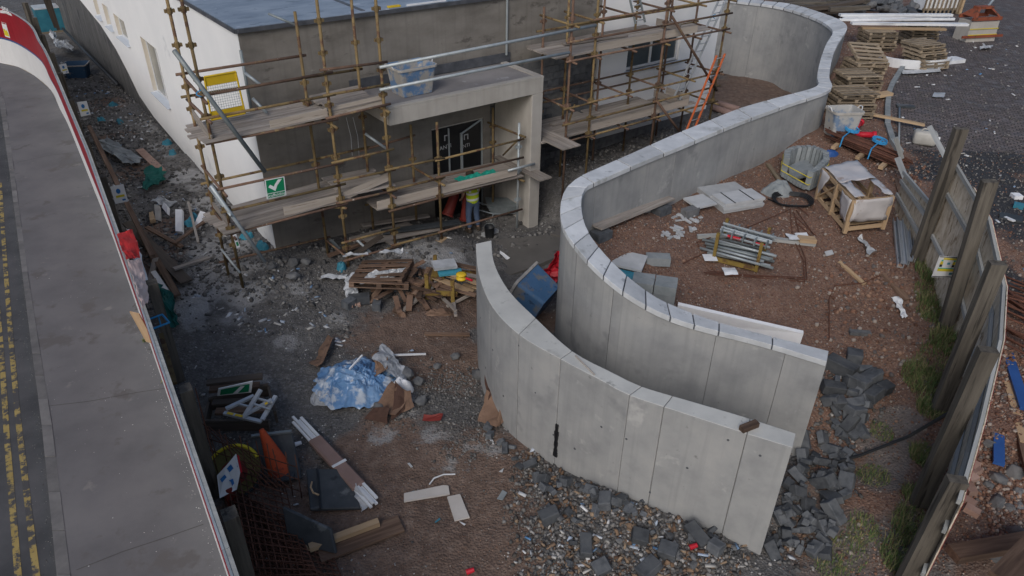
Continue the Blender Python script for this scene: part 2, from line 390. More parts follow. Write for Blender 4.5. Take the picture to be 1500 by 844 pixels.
M_galv = mat('galvanised_tube', [(.30, .34, .36), (.40, .44, .46)], 4, .5, .15, 30, metal=.35, rand=.15, spots=[((.25, .20, .15), 6, .70)])
M_dgalv = mat('dull_galvanised', [(.17, .20, .21), (.26, .29, .30)], 4, .55, .15, 30, metal=.3, rand=.15)
M_rebar = mat('rebar', [(.075, .035, .025), (.14, .062, .042)], 8, .95, .3, 60, rand=.25)
M_alu = mat('aluminium', [(.42, .45, .48), (.52, .55, .58)], 3, .45, .1, metal=.5)
M_yel = mat('yellow_paint', [(.60, .40, .015), (.68, .47, .03)], 2.5, .5, .1, rand=.05, spots=[((.35, .22, .03), 6, .7)])
M_yelsteel = mat('ochre_steel', [(.17, .115, .03), (.25, .175, .045)], 3, .75, .3, spots=[((.11, .06, .03), 5, .54)])
M_blue = mat('blue_plastic', [(.10, .19, .34), (.14, .24, .40)], 2, .6, .15, spots=[((.36, .345, .32), 2.1, .46), ((.24, .27, .31), 6, .6)])
M_blue2 = mat('faded_blue_plastic', [(.15, .22, .33), (.20, .27, .38)], 2, .6, .15, spots=[((.40, .40, .39), 1.8, .42), ((.30, .33, .36), 6, .58)])
M_bluedk = mat('dark_blue_plastic', [(.035, .085, .16), (.05, .11, .20)], 2, .55, .1, spots=[((.22, .22, .22), 3, .66)])
M_bluecln = mat('worn_blue_plastic', [(.06, .145, .28), (.085, .18, .34)], 2, .5, .1, spots=[((.20, .20, .20), 1.8, .54), ((.04, .08, .16), 4, .60)])
M_crust = mat('mortar_crust', [(.36, .345, .32), (.46, .44, .41)], 6, .95, .5, 30, spots=[((.25, .24, .22), 5, .6)])
M_mud = mat('wet_mud', [(.11, .095, .085), (.17, .15, .13)], 5, .8, .4, 20)
M_red = mat('red_plastic', [(.42, .012, .025), (.55, .02, .04)], 2, .5, .1, rand=.1)
M_redflag = mat('red_fabric', [(.40, .02, .02), (.55, .03, .03)], 2, .7, .1)
M_redpale = mat('faded_red_film', [(.58, .42, .38), (.68, .54, .49)], 1.5, .6, .1, spots=[((.80, .78, .75), 2, .58)])
M_dred = mat('dark_red_plastic', [(.15, .022, .018), (.21, .035, .026)], 2, .55, .1)
M_whitepl = mat('white_plastic', [(.62, .64, .67), (.74, .76, .78)], 3, .45, .1, rand=.08)
M_foam = mat('white_foam', [(.72, .73, .76), (.80, .81, .83)], 4, .9, .2, 60, spots=[((.42, .30, .33), 5, .72)])
M_film = mat('clear_film', [(.30, .32, .34), (.47, .49, .52)], 4, .3, .3, 8, rand=.15, spec=.6)
M_greensh = mat('green_mesh_sheet', [(.010, .085, .072), (.014, .115, .10)], 3, .8, .2)
M_greenbr = mat('bright_green_net', [(.02, .36, .27), (.03, .44, .33)], 3, .75, .3, 40)
M_cyan = mat('cyan_plastic', [(.03, .17, .25), (.055, .25, .33)], 3, .5, .1, rand=.3)
M_sheetblk = mat('black_rubber', [(.034, .040, .046), (.060, .068, .075)], 3, .6, .2, spots=[((.12, .13, .135), 2.2, .60), ((.022, .026, .03), 1.6, .62)])
M_card = mat('brown_card', [(.135, .082, .056), (.215, .138, .097)], 2, .85, .2, spots=[((.07, .042, .032), 2.5, .60)])
M_carddk = mat('wet_card', [(.055, .03, .022), (.085, .045, .033)], 3, .8, .15)
M_cardwr = mat('mauve_card', [(.215, .145, .125), (.27, .185, .165)], 2, .8, .1)
M_orange = mat('orange_cone', [(.36, .055, .018), (.44, .075, .026)], 2, .75, .1, spots=[((.18, .035, .022), 4, .56)])
M_orrust = mat('orange_steel', [(.20, .055, .03), (.27, .08, .04)], 3, .7, .2, spots=[((.10, .045, .03), 4, .56)])
M_orladder = mat('orange_rail', [(.46, .11, .04), (.54, .145, .055)], 2, .6, .05)
M_signw = mat('sign_white', [(.62, .64, .66), (.70, .71, .72)], 2, .5, 0)
M_signg = mat('sign_green', [(.004, .17, .075), (.006, .20, .09)], 2, .5, 0)
M_signy = mat('sign_yellow', [(.58, .47, .02), (.64, .53, .04)], 2, .5, 0)
M_signb = mat('sign_blue', [(.02, .13, .36), (.03, .17, .42)], 2, .5, 0)
M_hored = mat('hoarding_red', [(.235, .008, .014), (.29, .011, .02)], .8, .5, .03)
M_howhite = mat('hoarding_white', [(.62, .62, .62), (.68, .68, .68)], .8, .6, .03)
M_hoblue = mat('hoarding_blue', [(.02, .07, .21), (.03, .09, .25)], .8, .5, 0)
M_slab = mat('paving_slab', [(.36, .375, .39), (.46, .475, .49)], 3, .85, .2, 50, rand=.12)
M_kerbst = mat('edging_stone', [(.19, .215, .225), (.27, .29, .30)], 4, .9, .3, 40, rand=.15)
M_jerry = mat('cloudy_plastic', [(.36, .35, .32), (.46, .45, .42)], 3, .5, .1)
M_olive = mat('olive_plate', [(.10, .085, .03), (.15, .13, .04)], 3, .7, .1)
M_tarpb = mat('blue_tarpaulin', [(.075, .175, .35), (.12, .24, .43), (.20, .32, .49)], 2.2, .28, .25, 9, spots=[((.43, .48, .54), 2.3, .56), ((.04, .055, .09), 4.2, .66), ((.42, .20, .14), 4.0, .79)], spec=.6)
M_wrap = mat('wrap_film', [(.42, .40, .40), (.55, .53, .53)], 1.6, .4, .3, 9, spots=[((.27, .19, .14), 2.0, .62)], spec=.5)
M_cable = mat('black_cable', [(.012, .013, .015), (.022, .024, .027)], 3, .5, 0)
M_rope = mat('blue_rope', [(.03, .23, .48), (.05, .30, .58)], 9, .8, .2)
M_bluebar = mat('blue_steel_bar', [(.022, .07, .23), (.03, .095, .30)], 2, .45, .05)
M_brick = mat('pinkish_brick', [(.25, .16, .125), (.34, .24, .20)], 4, .9, .4, 40, rand=.25)
M_pvc = mat('black_pipe', [(.03, .034, .04), (.055, .06, .068)], 3, .4, .05)
M_stone = mat('loose_stone', [(.07, .069, .069), (.115, .112, .109), (.155, .15, .145), (.21, .205, .197), (.09, .087, .084), (.13, .125, .12)], 3, .95, 0, island='c')
M_pale = mat('pale_chip', [(.30, .30, .30), (.42, .41, .40), (.55, .55, .55)], 3, .95, 0, island=True)
M_redst = mat('red_gravel', [(.115, .060, .043), (.20, .108, .075), (.28, .175, .125), (.155, .098, .078), (.30, .26, .23), (.12, .105, .10), (.18, .105, .078)], 3, .95, 0, island='c')
M_rubb = mat('mixed_rubble', [(.07, .07, .073), (.13, .125, .12), (.20, .195, .19), (.10, .10, .10), (.15, .145, .14), (.17, .11, .075), (.12, .115, .11), (.34, .33, .32), (.09, .08, .072), (.19, .18, .17), (.08, .078, .075), (.25, .15, .08)], 3, .95, 0, island='c')
M_dirtblk = None
M_splin = mat('timber_splinters', [(.10, .06, .04), (.20, .13, .085), (.30, .22, .15), (.14, .10, .075)], 3, .95, 0, island=True)
M_litter = mat('paper_litter', [(.55, .56, .58), (.38, .40, .43), (.70, .71, .72), (.10, .23, .42), (.48, .47, .45), (.33, .32, .30), (.65, .66, .68)], 3, .7, 0, island=True)
M_grass = mat('grass_blades', [(.075, .14, .038), (.10, .17, .05), (.17, .19, .08), (.30, .25, .13), (.085, .14, .045)], 3, .9, 0, island=True)
M_jeans = mat('denim', [(.055, .085, .15), (.085, .12, .19)], 9, .9, .1)
M_skin = mat('skin', [(.42, .25, .18), (.48, .29, .21)], 5, .6, 0)
M_hair = mat('dark_hair', [(.03, .02, .015), (.05, .035, .025)], 20, .8, .2)
M_boot = mat('work_boot', [(.05, .04, .03), (.08, .06, .045)], 6, .7, .1)
# ------------------------------------------------------------------ the ground: one sheet, fine near the site, coarse to the horizon
GX0, GX1, GY0, GY1, GS = -28.0, 32.0, 2.5, 48.1, .12
gx = np.arange(GX0, GX1 + 1e-6, GS); gy = np.arange(GY0, GY1 + 1e-6, GS)
XX, YY = np.meshgrid(gx, gy)
HH = gh(XX.ravel(), YY.ravel()).reshape(XX.shape)
def blob(px, py, rad, z=0.0):
    p = P(px, py, z)
    wob = fbm(XX * 1.7, YY * 1.7, 31, 4) - .5
    d = np.hypot(XX - p.x, YY - p.y) / rad + wob * .9
    return np.clip(1.35 - d, 0, 1)
S_W = sdist(_wl, XX.ravel(), YY.ravel()).reshape(XX.shape)
S_H = sdist(HO_L[::-1], XX.ravel(), YY.ravel()).reshape(XX.shape)
site = (S_H > .15)
# relief: heaps, lumps and spills
rough_amt = np.where(S_W > .2, .5, 1.0) * np.clip((S_H - .1) / .5, 0, 1)
HH += rough_amt * ((fbm(XX * .9, YY * .9, 5, 3) - .5) * .16 + (fbm(XX * 4, YY * 4, 9, 3) - .5) * .07)
for px, py, r_, h_ in [(950, 790, 1.5, .28), (830, 810, .9, .10), (1050, 830, 1.0, .2), (900, 740, .7, .15), (320, 430, .55, .16), (285, 455, .5, .14), (360, 440, .4, .08), (550, 570, 1.0, .18), (640, 640, .8, .1), (640, 385, .9, .12),
                       (620, 690, .7, .05), (495, 468, .7, .06), (330, 390, .8, .12), (250, 240, 1.0, .15), (280, 290, 1.0, .15), (190, 210, .9, .15), (430, 395, .9, .12), (560, 350, 1.0, .1), (160, 90, 1, .2)]:
    p = P(px, py, 0); HH += h_ * np.exp(-((XX - p.x) ** 2 + (YY - p.y) ** 2) / (2 * (r_ * .6) ** 2))
def lookup(x, y):
    x = np.atleast_1d(np.asarray(x, float)); y = np.atleast_1d(np.asarray(y, float))
    fx = np.clip((x - GX0) / GS, 0, len(gx) - 1.001); fy = np.clip((y - GY0) / GS, 0, len(gy) - 1.001)
    i = fx.astype(int); j = fy.astype(int); a = fx - i; b = fy - j
    return (HH[j, i] * (1 - a) + HH[j, i + 1] * a) * (1 - b) + (HH[j + 1, i] * (1 - a) + HH[j + 1, i + 1] * a) * b
def gh1(x, y): return float(lookup(x, y)[0])
def on_ground(p, off=0.0): return Vector((p[0], p[1], gh1(p[0], p[1]) + off))

z_red = np.clip((S_W - .05) / .25, 0, 1) * np.where(YY < 9.0, np.clip((YY - 7.5) / 1.5, 0, 1), 1)
z_mud = np.zeros_like(XX); z_pale = np.zeros_like(XX); z_char = np.zeros_like(XX); z_pave = np.zeros_like(XX); z_soil = np.zeros_like(XX)
for px, py, r_ in [(600, 480, 1.5), (680, 440, .9), (650, 520, 1.2), (560, 660, 1.0), (680, 700, 1.5), (600, 740, 1.6), (700, 780, 1.5), (740, 690, .9), (520, 800, 1.6), (740, 840, 1.2), (640, 840, 1.4), (430, 760, 1.3), (1260, 640, .9), (1230, 830, .8), (790, 450, .6), (350, 780, 1.2)]:
    z_mud = np.maximum(z_mud, blob(px, py, r_))
for px, py, r_ in [(200, 250, .9), (240, 330, .8), (170, 200, .8), (230, 380, .8), (150, 150, 1.2)]:
    z_mud = np.maximum(z_mud, blob(px, py, r_) * .9)
for px, py, r_ in [(1120, 128, 3.0), (1075, 135, 2.2), (1165, 140, 2.5)]:
    z_mud = np.maximum(z_mud, blob(px, py, r_, .5))
for px, py, r_ in [(320, 425, .95), (285, 452, .7), (360, 435, .7), (640, 382, 1.1), (610, 372, .8), (670, 392, .8), (690, 385, .6), (300, 300, .7), (270, 260, .7), (235, 215, .6), (210, 180, .5), (330, 340, .6), (365, 385, .6), (495, 468, .45), (640, 640, .5), (660, 680, .45), (690, 655, .4), (760, 620, .5), (180, 150, .4), (225, 190, .5), (250, 230, .6), (290, 275, .6), (310, 320, .7), (345, 360, .7), (310, 370, .8), (350, 400, .7), (400, 395, .6), (300, 400, .7), (290, 480, .5), (340, 470, .6), (440, 430, .5), (420, 500, .5), (560, 380, .6), (620, 410, .5), (380, 560, .4), (560, 640, .4), (590, 600, .5), (720, 660, .4)]:
    z_pale = np.maximum(z_pale, blob(px, py, r_) * (1.0 if r_ >= .68 else .62))
for q in [W(11, -2.5, .4), W(13, -2, .4), W(15, -2.2, .4), W(14, -3.5, .4)]:
    z_pale = np.maximum(z_pale, np.clip(1.3 - np.hypot(XX - q.x, YY - q.y) / 1.2 + (fbm(XX * 2, YY * 2, 77, 4) - .5) * 1.2, 0, 1) * .8)
for px, py, r_ in [(1420, 250, 2.0), (1390, 200, 1.4), (1460, 300, 1.6), (1450, 230, 1.5), (1340, 210, .8), (1480, 390, 1.0)]:
    z_char = np.maximum(z_char, blob(px, py, r_, 2.1))
hr = [P(*p, z) for p, z in HO_R]
edge_y = np.array([[P(1318, 210, 2.2).x, P(1318, 210, 2.2).y], [P(1300, 120, 2.4).x, P(1300, 120, 2.4).y], [P(1340, 40, 2.4).x, P(1340, 40, 2.4).y]])
_pl = [P(1330, 260, 2.1), P(1318, 205, 2.2), P(1300, 150, 2.4), P(1307, 112, 2.4), P(1330, 92, 2.4), P(1330, 60, 2.4), P(1340, 0, 2.4), P(1345, -30, 2.4)]
S_P = sdist(_pl, XX.ravel(), YY.ravel()).reshape(XX.shape)
z_pave = np.clip(S_P / .1, 0, 1) * (YY > P(1420, 215, 2.2).y)
z_char = z_char * (1 - z_pave * .8)
for px, py, r_ in [(1300, 640, .45), (1280, 700, .5), (1250, 780, .6), (1240, 840, .6), (1290, 670, .5)]:
    z_soil = np.maximum(z_soil, blob(px, py, r_, .3))
for px, py, r_ in [(1215, 700, .7), (1190, 770, .6), (1250, 610, .8)]:
    z_mud = np.maximum(z_mud, blob(px, py, r_, .3) * .85)
for px, py, r_ in [(830, 800, .7), (900, 830, .8), (980, 840, .7)]:
    z_mud = np.maximum(z_mud, blob(px, py, r_, 0) * .6)
for px, py, r_ in [(1500, 560, 1.6), (1480, 680, 1.5), (1480, 790, 1.5), (1490, 430, 1.0)]:
    z_mud = np.maximum(z_mud, blob(px, py, r_, .8) * .7)

def axis(a, lo, hi):
    l_ = [lo - v for v in (1, 3, 7, 15, 40, 120, 400, 1500)][::-1]; h_ = [hi + v for v in (1, 3, 7, 15, 40, 120, 400, 1500)]
    return np.concatenate([l_, a, h_])
ax, ay = axis(gx, gx[0], gx[-1]), axis(gy, gy[0], gy[-1])
AX, AY = np.meshgrid(ax, ay)
def pad(a): return np.pad(a, 8, mode='edge')
AZ = pad(HH)
nx, ny = len(ax), len(ay)
me = bpy.data.meshes.new('ground')
co = np.stack([AX.ravel(), AY.ravel(), AZ.ravel()], 1)
idx = np.arange(nx * ny).reshape(ny, nx)
q = np.stack([idx[:-1, :-1].ravel(), idx[:-1, 1:].ravel(), idx[1:, 1:].ravel(), idx[1:, :-1].ravel()], 1)
def np_mesh(me, co, faces):
    k = faces.shape[1]
    me.vertices.add(len(co)); me.vertices.foreach_set('co', np.ascontiguousarray(co, np.float32).ravel())
    me.loops.add(faces.size); me.loops.foreach_set('vertex_index', np.ascontiguousarray(faces, np.int32).ravel())
    me.polygons.add(len(faces)); me.polygons.foreach_set('loop_start', np.arange(0, faces.size, k, dtype=np.int32))
    me.polygons.foreach_set('loop_total', np.full(len(faces), k, np.int32))
    me.update(calc_edges=True)
np_mesh(me, co, q)
me.polygons.foreach_set('use_smooth', np.ones(len(q), bool))
for nm, chans in (('zones', (z_red, z_mud, z_pale, z_soil)), ('zones_yard', (z_char, z_pave, z_pave * 0, z_pave * 0))):
    at = me.attributes.new(nm, 'FLOAT_COLOR', 'POINT')
    at.data.foreach_set('color', np.stack([pad(c).ravel() for c in chans], 1).astype(np.float32).ravel())
# ground material: stony grey-black dirt, brown mud, pale cement spills, red gravel, charcoal yard, block paving
def ground_material():
    m = bpy.data.materials.new('site_ground'); m.use_nodes = True
    n = m.node_tree.nodes; l = m.node_tree.links; b = n['Principled BSDF']
    tc = n.new('ShaderNodeTexCoord')
    def nz(s, d=6, r=.65):
        t = n.new('ShaderNodeTexNoise'); t.inputs['Scale'].default_value = s; t.inputs['Detail'].default_value = d; t.inputs['Roughness'].default_value = r
        l.new(tc.outputs['Object'], t.inputs['Vector']); return t.outputs['Fac']
    def ramp(f, stops):
        r = n.new('ShaderNodeValToRGB'); e = r.color_ramp.elements
        e[0].position, e[0].color = stops[0][0], (*stops[0][1], 1); e[1].position, e[1].color = stops[-1][0], (*stops[-1][1], 1)
        for p, c in stops[1:-1]: k = e.new(p); k.color = (*c, 1)
        l.new(f, r.inputs[0]); return r.outputs[0]
    def mix(f, a, c):
        x = n.new('ShaderNodeMixRGB'); l.new(f, x.inputs[0]); l.new(a, x.inputs[1]); l.new(c, x.inputs[2]); return x.outputs[0]
    def math_(op, a, c, v=None):
        x = n.new('ShaderNodeMath'); x.operation = op; l.new(a, x.inputs[0])
        if v is not None: x.inputs[1].default_value = v
        else: l.new(c, x.inputs[1])
        x.use_clamp = op in ('MULTIPLY_ADD',); return x.outputs[0]
    def vor(s):
        t = n.new('ShaderNodeTexVoronoi'); t.inputs['Scale'].default_value = s; l.new(tc.outputs['Object'], t.inputs['Vector']); return t
    n1, n2, n3, n4 = nz(.9), nz(5), nz(22), nz(2.4)
    v1 = vor(22); v2 = vor(30)
    base = ramp(n1, [(.3, (.080, .076, .074)), (.5, (.122, .115, .110)), (.7, (.175, .166, .157))])
    gr = ramp(n2, [(.35, (.058, .057, .058)), (.65, (.165, .16, .154))])
    half = n.new('ShaderNodeMixRGB'); half.inputs[0].default_value = .5; l.new(base, half.inputs[1]); l.new(gr, half.inputs[2]); base = half.outputs[0]
    sepc = n.new('ShaderNodeSeparateColor'); l.new(v1.outputs['Color'], sepc.inputs[0])
    speck = ramp(sepc.outputs[0], [(.80, (0, 0, 0)), (.84, (.6, .6, .6))])
    base = mix(speck, base, ramp(n3, [(.3, (.14, .14, .14)), (.7, (.27, .265, .26))]))
    mud = ramp(n2, [(.3, (.105, .072, .057)), (.5, (.155, .107, .084)), (.7, (.21, .155, .125))])
    pale = ramp(n2, [(.3, (.24, .238, .235)), (.7, (.43, .425, .42))])
    sep2 = n.new('ShaderNodeSeparateColor'); l.new(v2.outputs['Color'], sep2.inputs[0])
    red = ramp(sep2.outputs[1], [(.0, (.105, .058, .043)), (.35, (.17, .097, .070)), (.7, (.23, .14, .10)), (.9, (.30, .22, .175)), (1, (.12, .11, .11))])
    red2 = ramp(n2, [(.3, (.115, .067, .051)), (.7, (.22, .135, .10))])
    hm = n.new('ShaderNodeMixRGB'); hm.inputs[0].default_value = .55; l.new(red, hm.inputs[1]); l.new(red2, hm.inputs[2]); red = hm.outputs[0]
    soil = ramp(n2, [(.3, (.12, .10, .09)), (.7, (.20, .172, .158))])
    char = ramp(n3, [(.3, (.022, .022, .025)), (.6, (.05, .05, .054)), (.8, (.10, .10, .10))])
    a1 = n.new('ShaderNodeAttribute'); a1.attribute_name = 'zones'; a2 = n.new('ShaderNodeAttribute'); a2.attribute_name = 'zones_yard'
    s1 = n.new('ShaderNodeSeparateColor'); l.new(a1.outputs['Color'], s1.inputs[0]); s2 = n.new('ShaderNodeSeparateColor'); l.new(a2.outputs['Color'], s2.inputs[0])
    def edge(f, wdt=.9):
        x = math_('MULTIPLY', n4, None, wdt); x = math_('SUBTRACT', f, x); x = math_('ADD', x, None, wdt * .5)
        return ramp(x, [(.32, (0, 0, 0)), (.62, (1, 1, 1))])
    c = mix(edge(s1.outputs[1]), base, mud)
    c = mix(edge(s1.outputs[0], .4), c, red)
    x = math_('MULTIPLY', n2, None, 1.3); x = math_('SUBTRACT', s1.outputs[2], x); x = math_('ADD', x, None, .65)
    c = mix(ramp(x, [(.44, (0, 0, 0)), (.70, (.9, .9, .9))]), c, pale)
    c = mix(edge(a1.outputs['Alpha']), c, soil)
    c = mix(edge(s2.outputs[0]), c, char)
    bt = n.new('ShaderNodeTexBrick'); bt.inputs['Scale'].default_value = 1.0; bt.inputs['Brick Width'].default_value = .21; bt.inputs['Row Height'].default_value = .105; bt.inputs['Mortar Size'].default_value = .014
    bt.inputs['Color1'].default_value = (.105, .088, .088, 1); bt.inputs['Color2'].default_value = (.185, .158, .155, 1); bt.inputs['Mortar'].default_value = (.030, .028, .028, 1)
    mpb = n.new('ShaderNodeMapping'); mpb.inputs['Rotation'].default_value = (0, 0, .35); l.new(tc.outputs['Object'], mpb.inputs[0]); l.new(mpb.outputs[0], bt.inputs['Vector'])
    pv = mix(ramp(n2, [(.62, (0, 0, 0)), (.72, (.55, .55, .55))]), bt.outputs['Color'], ramp(n3, [(.3, (.05, .05, .052)), (.7, (.20, .20, .20))]))
    pv = mix(ramp(n1, [(.56, (0, 0, 0)), (.66, (.6, .6, .6))]), pv, ramp(n3, [(.3, (.06, .058, .06)), (.7, (.105, .10, .10))]))
    c = mix(edge(s2.outputs[1], .2), c, pv)
    l.new(c, b.inputs['Base Color']); l.new(ramp(n4, [(.36, (.42, .42, .42)), (.52, (.9, .9, .9))]), b.inputs['Roughness']); b.inputs['Specular IOR Level'].default_value = .35
    b1 = n.new('ShaderNodeBump'); b1.inputs['Strength'].default_value = .9; b1.inputs['Distance'].default_value = .03; l.new(n3, b1.inputs['Height'])
    b2 = n.new('ShaderNodeBump'); b2.inputs['Strength'].default_value = .7; b2.inputs['Distance'].default_value = .03; l.new(v1.outputs['Distance'], b2.inputs['Height']); l.new(b1.outputs[0], b2.inputs['Normal'])
    l.new(b2.outputs[0], b.inputs['Normal'])
    return m
me.materials.append(ground_material())
tag(link('ground', me), kind='structure')

# ------------------------------------------------------------------ road, kerb, pavement
KF = [P(*p, 0) for p in [(-45, 35), (-20, 95), (0, 153), (14, 250), (33, 400), (48, 520), (62, 625), (84, 844), (100, 1000)]]    # kerb, road side
KB = [P(*p, 0) for p in [(-38, 35), (-12, 95), (8, 153), (21, 250), (41, 400), (60, 520), (77, 625), (104, 844), (122, 1000)]]    # kerb, pavement side
def resample(line, step):
    out = [line[0].copy()]
    for a, b in zip(line[:-1], line[1:]):
        k = max(1, int(round((b - a).length / step)))
        for i in range(1, k + 1): out.append(a.lerp(b, i / k))
    return out
M_pav = mat('pavement_asphalt', [(.112, .111, .116), (.142, .140, .145), (.168, .165, .168)], .55, .9, .35, 60, detail=9, spots=[((.118, .112, .111), 1.3, .58), ((.195, .19, .185), 1.7, .64), ((.10, .097, .096), 14, .70), ((.26, .255, .25), 9, .76)])
M_road = mat('road_asphalt', [(.050, .052, .056), (.078, .080, .084), (.10, .10, .105)], .8, .85, .3, 60, spots=[((.03, .031, .034), 1.3, .64), ((.14, .14, .14), 9, .70)])
M_kerb = mat('kerb_stone', [(.12, .12, .122), (.18, .178, .176)], 3, .9, .3, 30, rand=.15)
M_joint = mat('sealed_joint', [(.075, .072, .07), (.095, .092, .09)], 6, .9, .2)
M_line = mat('worn_yellow_line', [(.30, .225, .075), (.37, .285, .11)], 4, .85, .2, 40, spots=[((.072, .072, .074), 6, .475), ((.072, .072, .074), 2, .54)])
pv = MB()
hp = [P(-60, 84, 0)] + [p for p in HO_L[1:]]
pav_in = resample([Vector((p.x + (.16 if i > 6 else 0), p.y + (.09 if i > 6 else 0), .03)) for i, p in enumerate(HO_L[1:-1])], 1.0)
pav_out = resample([Vector((p.x, p.y, .03)) for p in KB], 1.0)
kb2 = [Vector((p.x, p.y, .03)) for p in KB]
poly = [tuple(p) for p in pav_in] + [tuple(p) for p in kb2[::-1]]
pv.prism([(p[0], p[1]) for p in poly], -.5, .03)
tag(pv.build('pavement', M_pav), kind='structure')
rd = MB()
rp = [(p.x, p.y) for p in KF] + [(p.x - 14, p.y - 3) for p in KF[::-1]]
rd.prism(rp, -.6, -.10)
tag(rd.build('road', M_road), kind='structure')
for k, pts in enumerate([[(0, 268), (5, 350), (10, 420), (17, 510), (26, 610), (37, 705), (48, 800), (58, 880)], [(-8, 400), (0, 490), (5, 560), (10, 640), (18, 740), (28, 860)]]):
    ln = [P(*p, -.096) for p in pts]; b = MB()
    for a, c in zip(ln[:-1], ln[1:]):
        t = (c - a).normalized(); s = Vector((t.y, -t.x, 0)) * .05
        b.add([a - s, a + s, c + s, c - s], [(0, 1, 2, 3)])
    tag(b.build('yellow_line', M_line), kind='structure')
for nm, pts in (('pavement_joint', [(112, 835), (180, 808), (235, 790), (298, 768)]), ('pavement_joint', [(60, 596), (130, 588), (200, 575), (262, 566)]), ('pavement_joint', [(25, 238), (70, 228), (118, 222)])):
    lp = [P(*p, .034) for p in pts]; b = MB()
    for i_, (a, c) in enumerate(zip(lp[:-1], lp[1:])):
        t = (c - a).normalized(); s = Vector((t.y, -t.x, 0)) * .008
        b.add([a - s, a + s, c + s, c - s], [(3, 2, 1, 0)])
    tag(b.build(nm, M_joint), kind='structure')
kroot = tag(link('kerb', None, None, Matrix.Translation(KF[4])), kind='structure')
ks_f, ks_b = [], []
for i in range(len(KF) - 1):
    k = max(1, int(round((KF[i + 1] - KF[i]).length / .92)))
    for j in range(k):
        a0, a1 = KF[i].lerp(KF[i + 1], j / k), KF[i].lerp(KF[i + 1], (j + .985) / k); c0, c1 = KB[i].lerp(KB[i + 1], j / k), KB[i].lerp(KB[i + 1], (j + .985) / k)
        dz = random.uniform(-.008, .008)
        MB().hexa([p + Vector((0, 0, -.4)) for p in (a0, c0, c1, a1)], [p + Vector((0, 0, .036 + dz)) for p in (a0, c0, c1, a1)]).build('kerb_stone', M_kerb, kroot, world=True)

# ------------------------------------------------------------------ the two curved retaining walls
def catmull(pts, n):
    out = []
    for i in range(len(pts) - 1):
        p0, p1, p2, p3 = pts[max(0, i - 1)], pts[i], pts[i + 1], pts[min(len(pts) - 1, i + 2)]
        for k in range(n):
            t = k / n
            out.append(.5 * ((2 * p1) + (p2 - p0) * t + (2 * p0 - 5 * p1 + 4 * p2 - p3) * t * t + (3 * p1 - p0 - 3 * p2 + p3) * t ** 3))
    out.append(pts[-1].copy()); return out
class Ribbon:                                    # a wall top given by two edges, addressed by length along its middle
    def __init__(s, pairs, n=6):
        s.a = catmull([p[0] for p in pairs], n); s.b = catmull([p[1] for p in pairs], n)
        s.s = [0.0]
        for i in range(1, len(s.a)): s.s.append(s.s[-1] + ((s.a[i] + s.b[i]) / 2 - (s.a[i - 1] + s.b[i - 1]) / 2).length)
        s.L = s.s[-1]
    def at(s, d, inset=0.0):
        d = min(max(d, 0), s.L); i = 0
        while i < len(s.s) - 2 and s.s[i + 1] < d: i += 1
        t = (d - s.s[i]) / max(1e-9, s.s[i + 1] - s.s[i])
        a, b = s.a[i].lerp(s.a[i + 1], t), s.b[i].lerp(s.b[i + 1], t)
        if inset:
            w_ = (b - a); w_.z = 0; w_.normalize(); a, b = a + w_ * inset, b - w_ * inset
        return a, b
    def piece(s, mb, d0, d1, z_top, z_bot, inset=0.0, step=.25, slope=False):
        k = max(1, int(math.ceil((d1 - d0) / step))); ring = [s.at(d0 + (d1 - d0) * i / k, inset) for i in range(k + 1)]
        vs = []
        for a, b in ring:
            for p in (a, b): vs += [(p.x, p.y, p.z + z_bot if slope else z_bot), (p.x, p.y, p.z + z_top)]
        fs = []
        for i in range(k):
            o = i * 4; q_ = o + 4
            fs += [(o, q_, q_ + 1, o + 1), (o + 2, o + 3, q_ + 3, q_ + 2), (o + 1, q_ + 1, q_ + 3, o + 3), (o, o + 2, q_ + 2, q_)]
        fs += [(0, 1, 3, 2), (4 * k, 4 * k + 2, 4 * k + 3, 4 * k + 1)]
        return mb.add(vs, fs)
cw = Ribbon(coping)
cwt = thing('coped_wall', 'long S-curved pale concrete retaining wall topped with stone copings', 'wall', (coping[6][0].x, coping[6][0].y, 0))
def s_of_px(rib, px, py_hint=None, side='a'):
    best = None
    for i, p in enumerate(rib.a if side == 'a' else rib.b):
        x, y = proj(p); d = abs(x - px) + (abs(y - py_hint) * .5 if py_hint else 0)
        if best is None or d < best[0]: best = (d, rib.s[i])
    return best[1]
jn = [0, s_of_px(cw, 1145, 508), s_of_px(cw, 1046, 484), s_of_px(cw, 898, 415)]
jn += [jn[-1] + 1.1, jn[-1] + 2.3, jn[-1] + 3.6]
while jn[-1] < cw.L - 4.0: jn.append(jn[-1] + 3.0)
jn.append(cw.L)
INS = .045
for i in range(len(jn) - 1):
    cw.piece(MB(), jn[i] + (.004 if i else 0), jn[i + 1] - .004, -.11, -1.6, INS).build('wall_panel', M_conc, cwt, world=True)
cw.piece(MB(), .02, cw.L - .02, -.15, -1.55, INS + .03).build('joint_filler', M_mortar, cwt, world=True)
d = 0.0; s_arc0 = s_of_px(cw, 960, 455); s_arc1 = s_of_px(cw, 847, 260); s_str1 = s_of_px(cw, 1195, 127)
while d < cw.L - .1:
    ln = .92 if d < jn[2] - .2 else (.46 if d < s_arc1 else (1.28 if d < s_str1 - .3 else .55))
    e = min(cw.L, d + ln)
    if cw.L - e < .2: e = cw.L
    gp_ = .011 if d < jn[2] - .2 else (.013 if d < s_arc1 else .021)
    cw.piece(MB(), d + gp_, e - gp_, random.uniform(-.004, .004), -.108, random.uniform(-.004, .004), slope=True).build('coping_stone', M_cop, cwt, world=True, bevel=.006)
    d = e
cw.piece(MB(), .015, cw.L - .015, -.03, -.107, .012, slope=True).build('coping_mortar', M_flash, cwt, world=True)
nw = Ribbon(near_top)
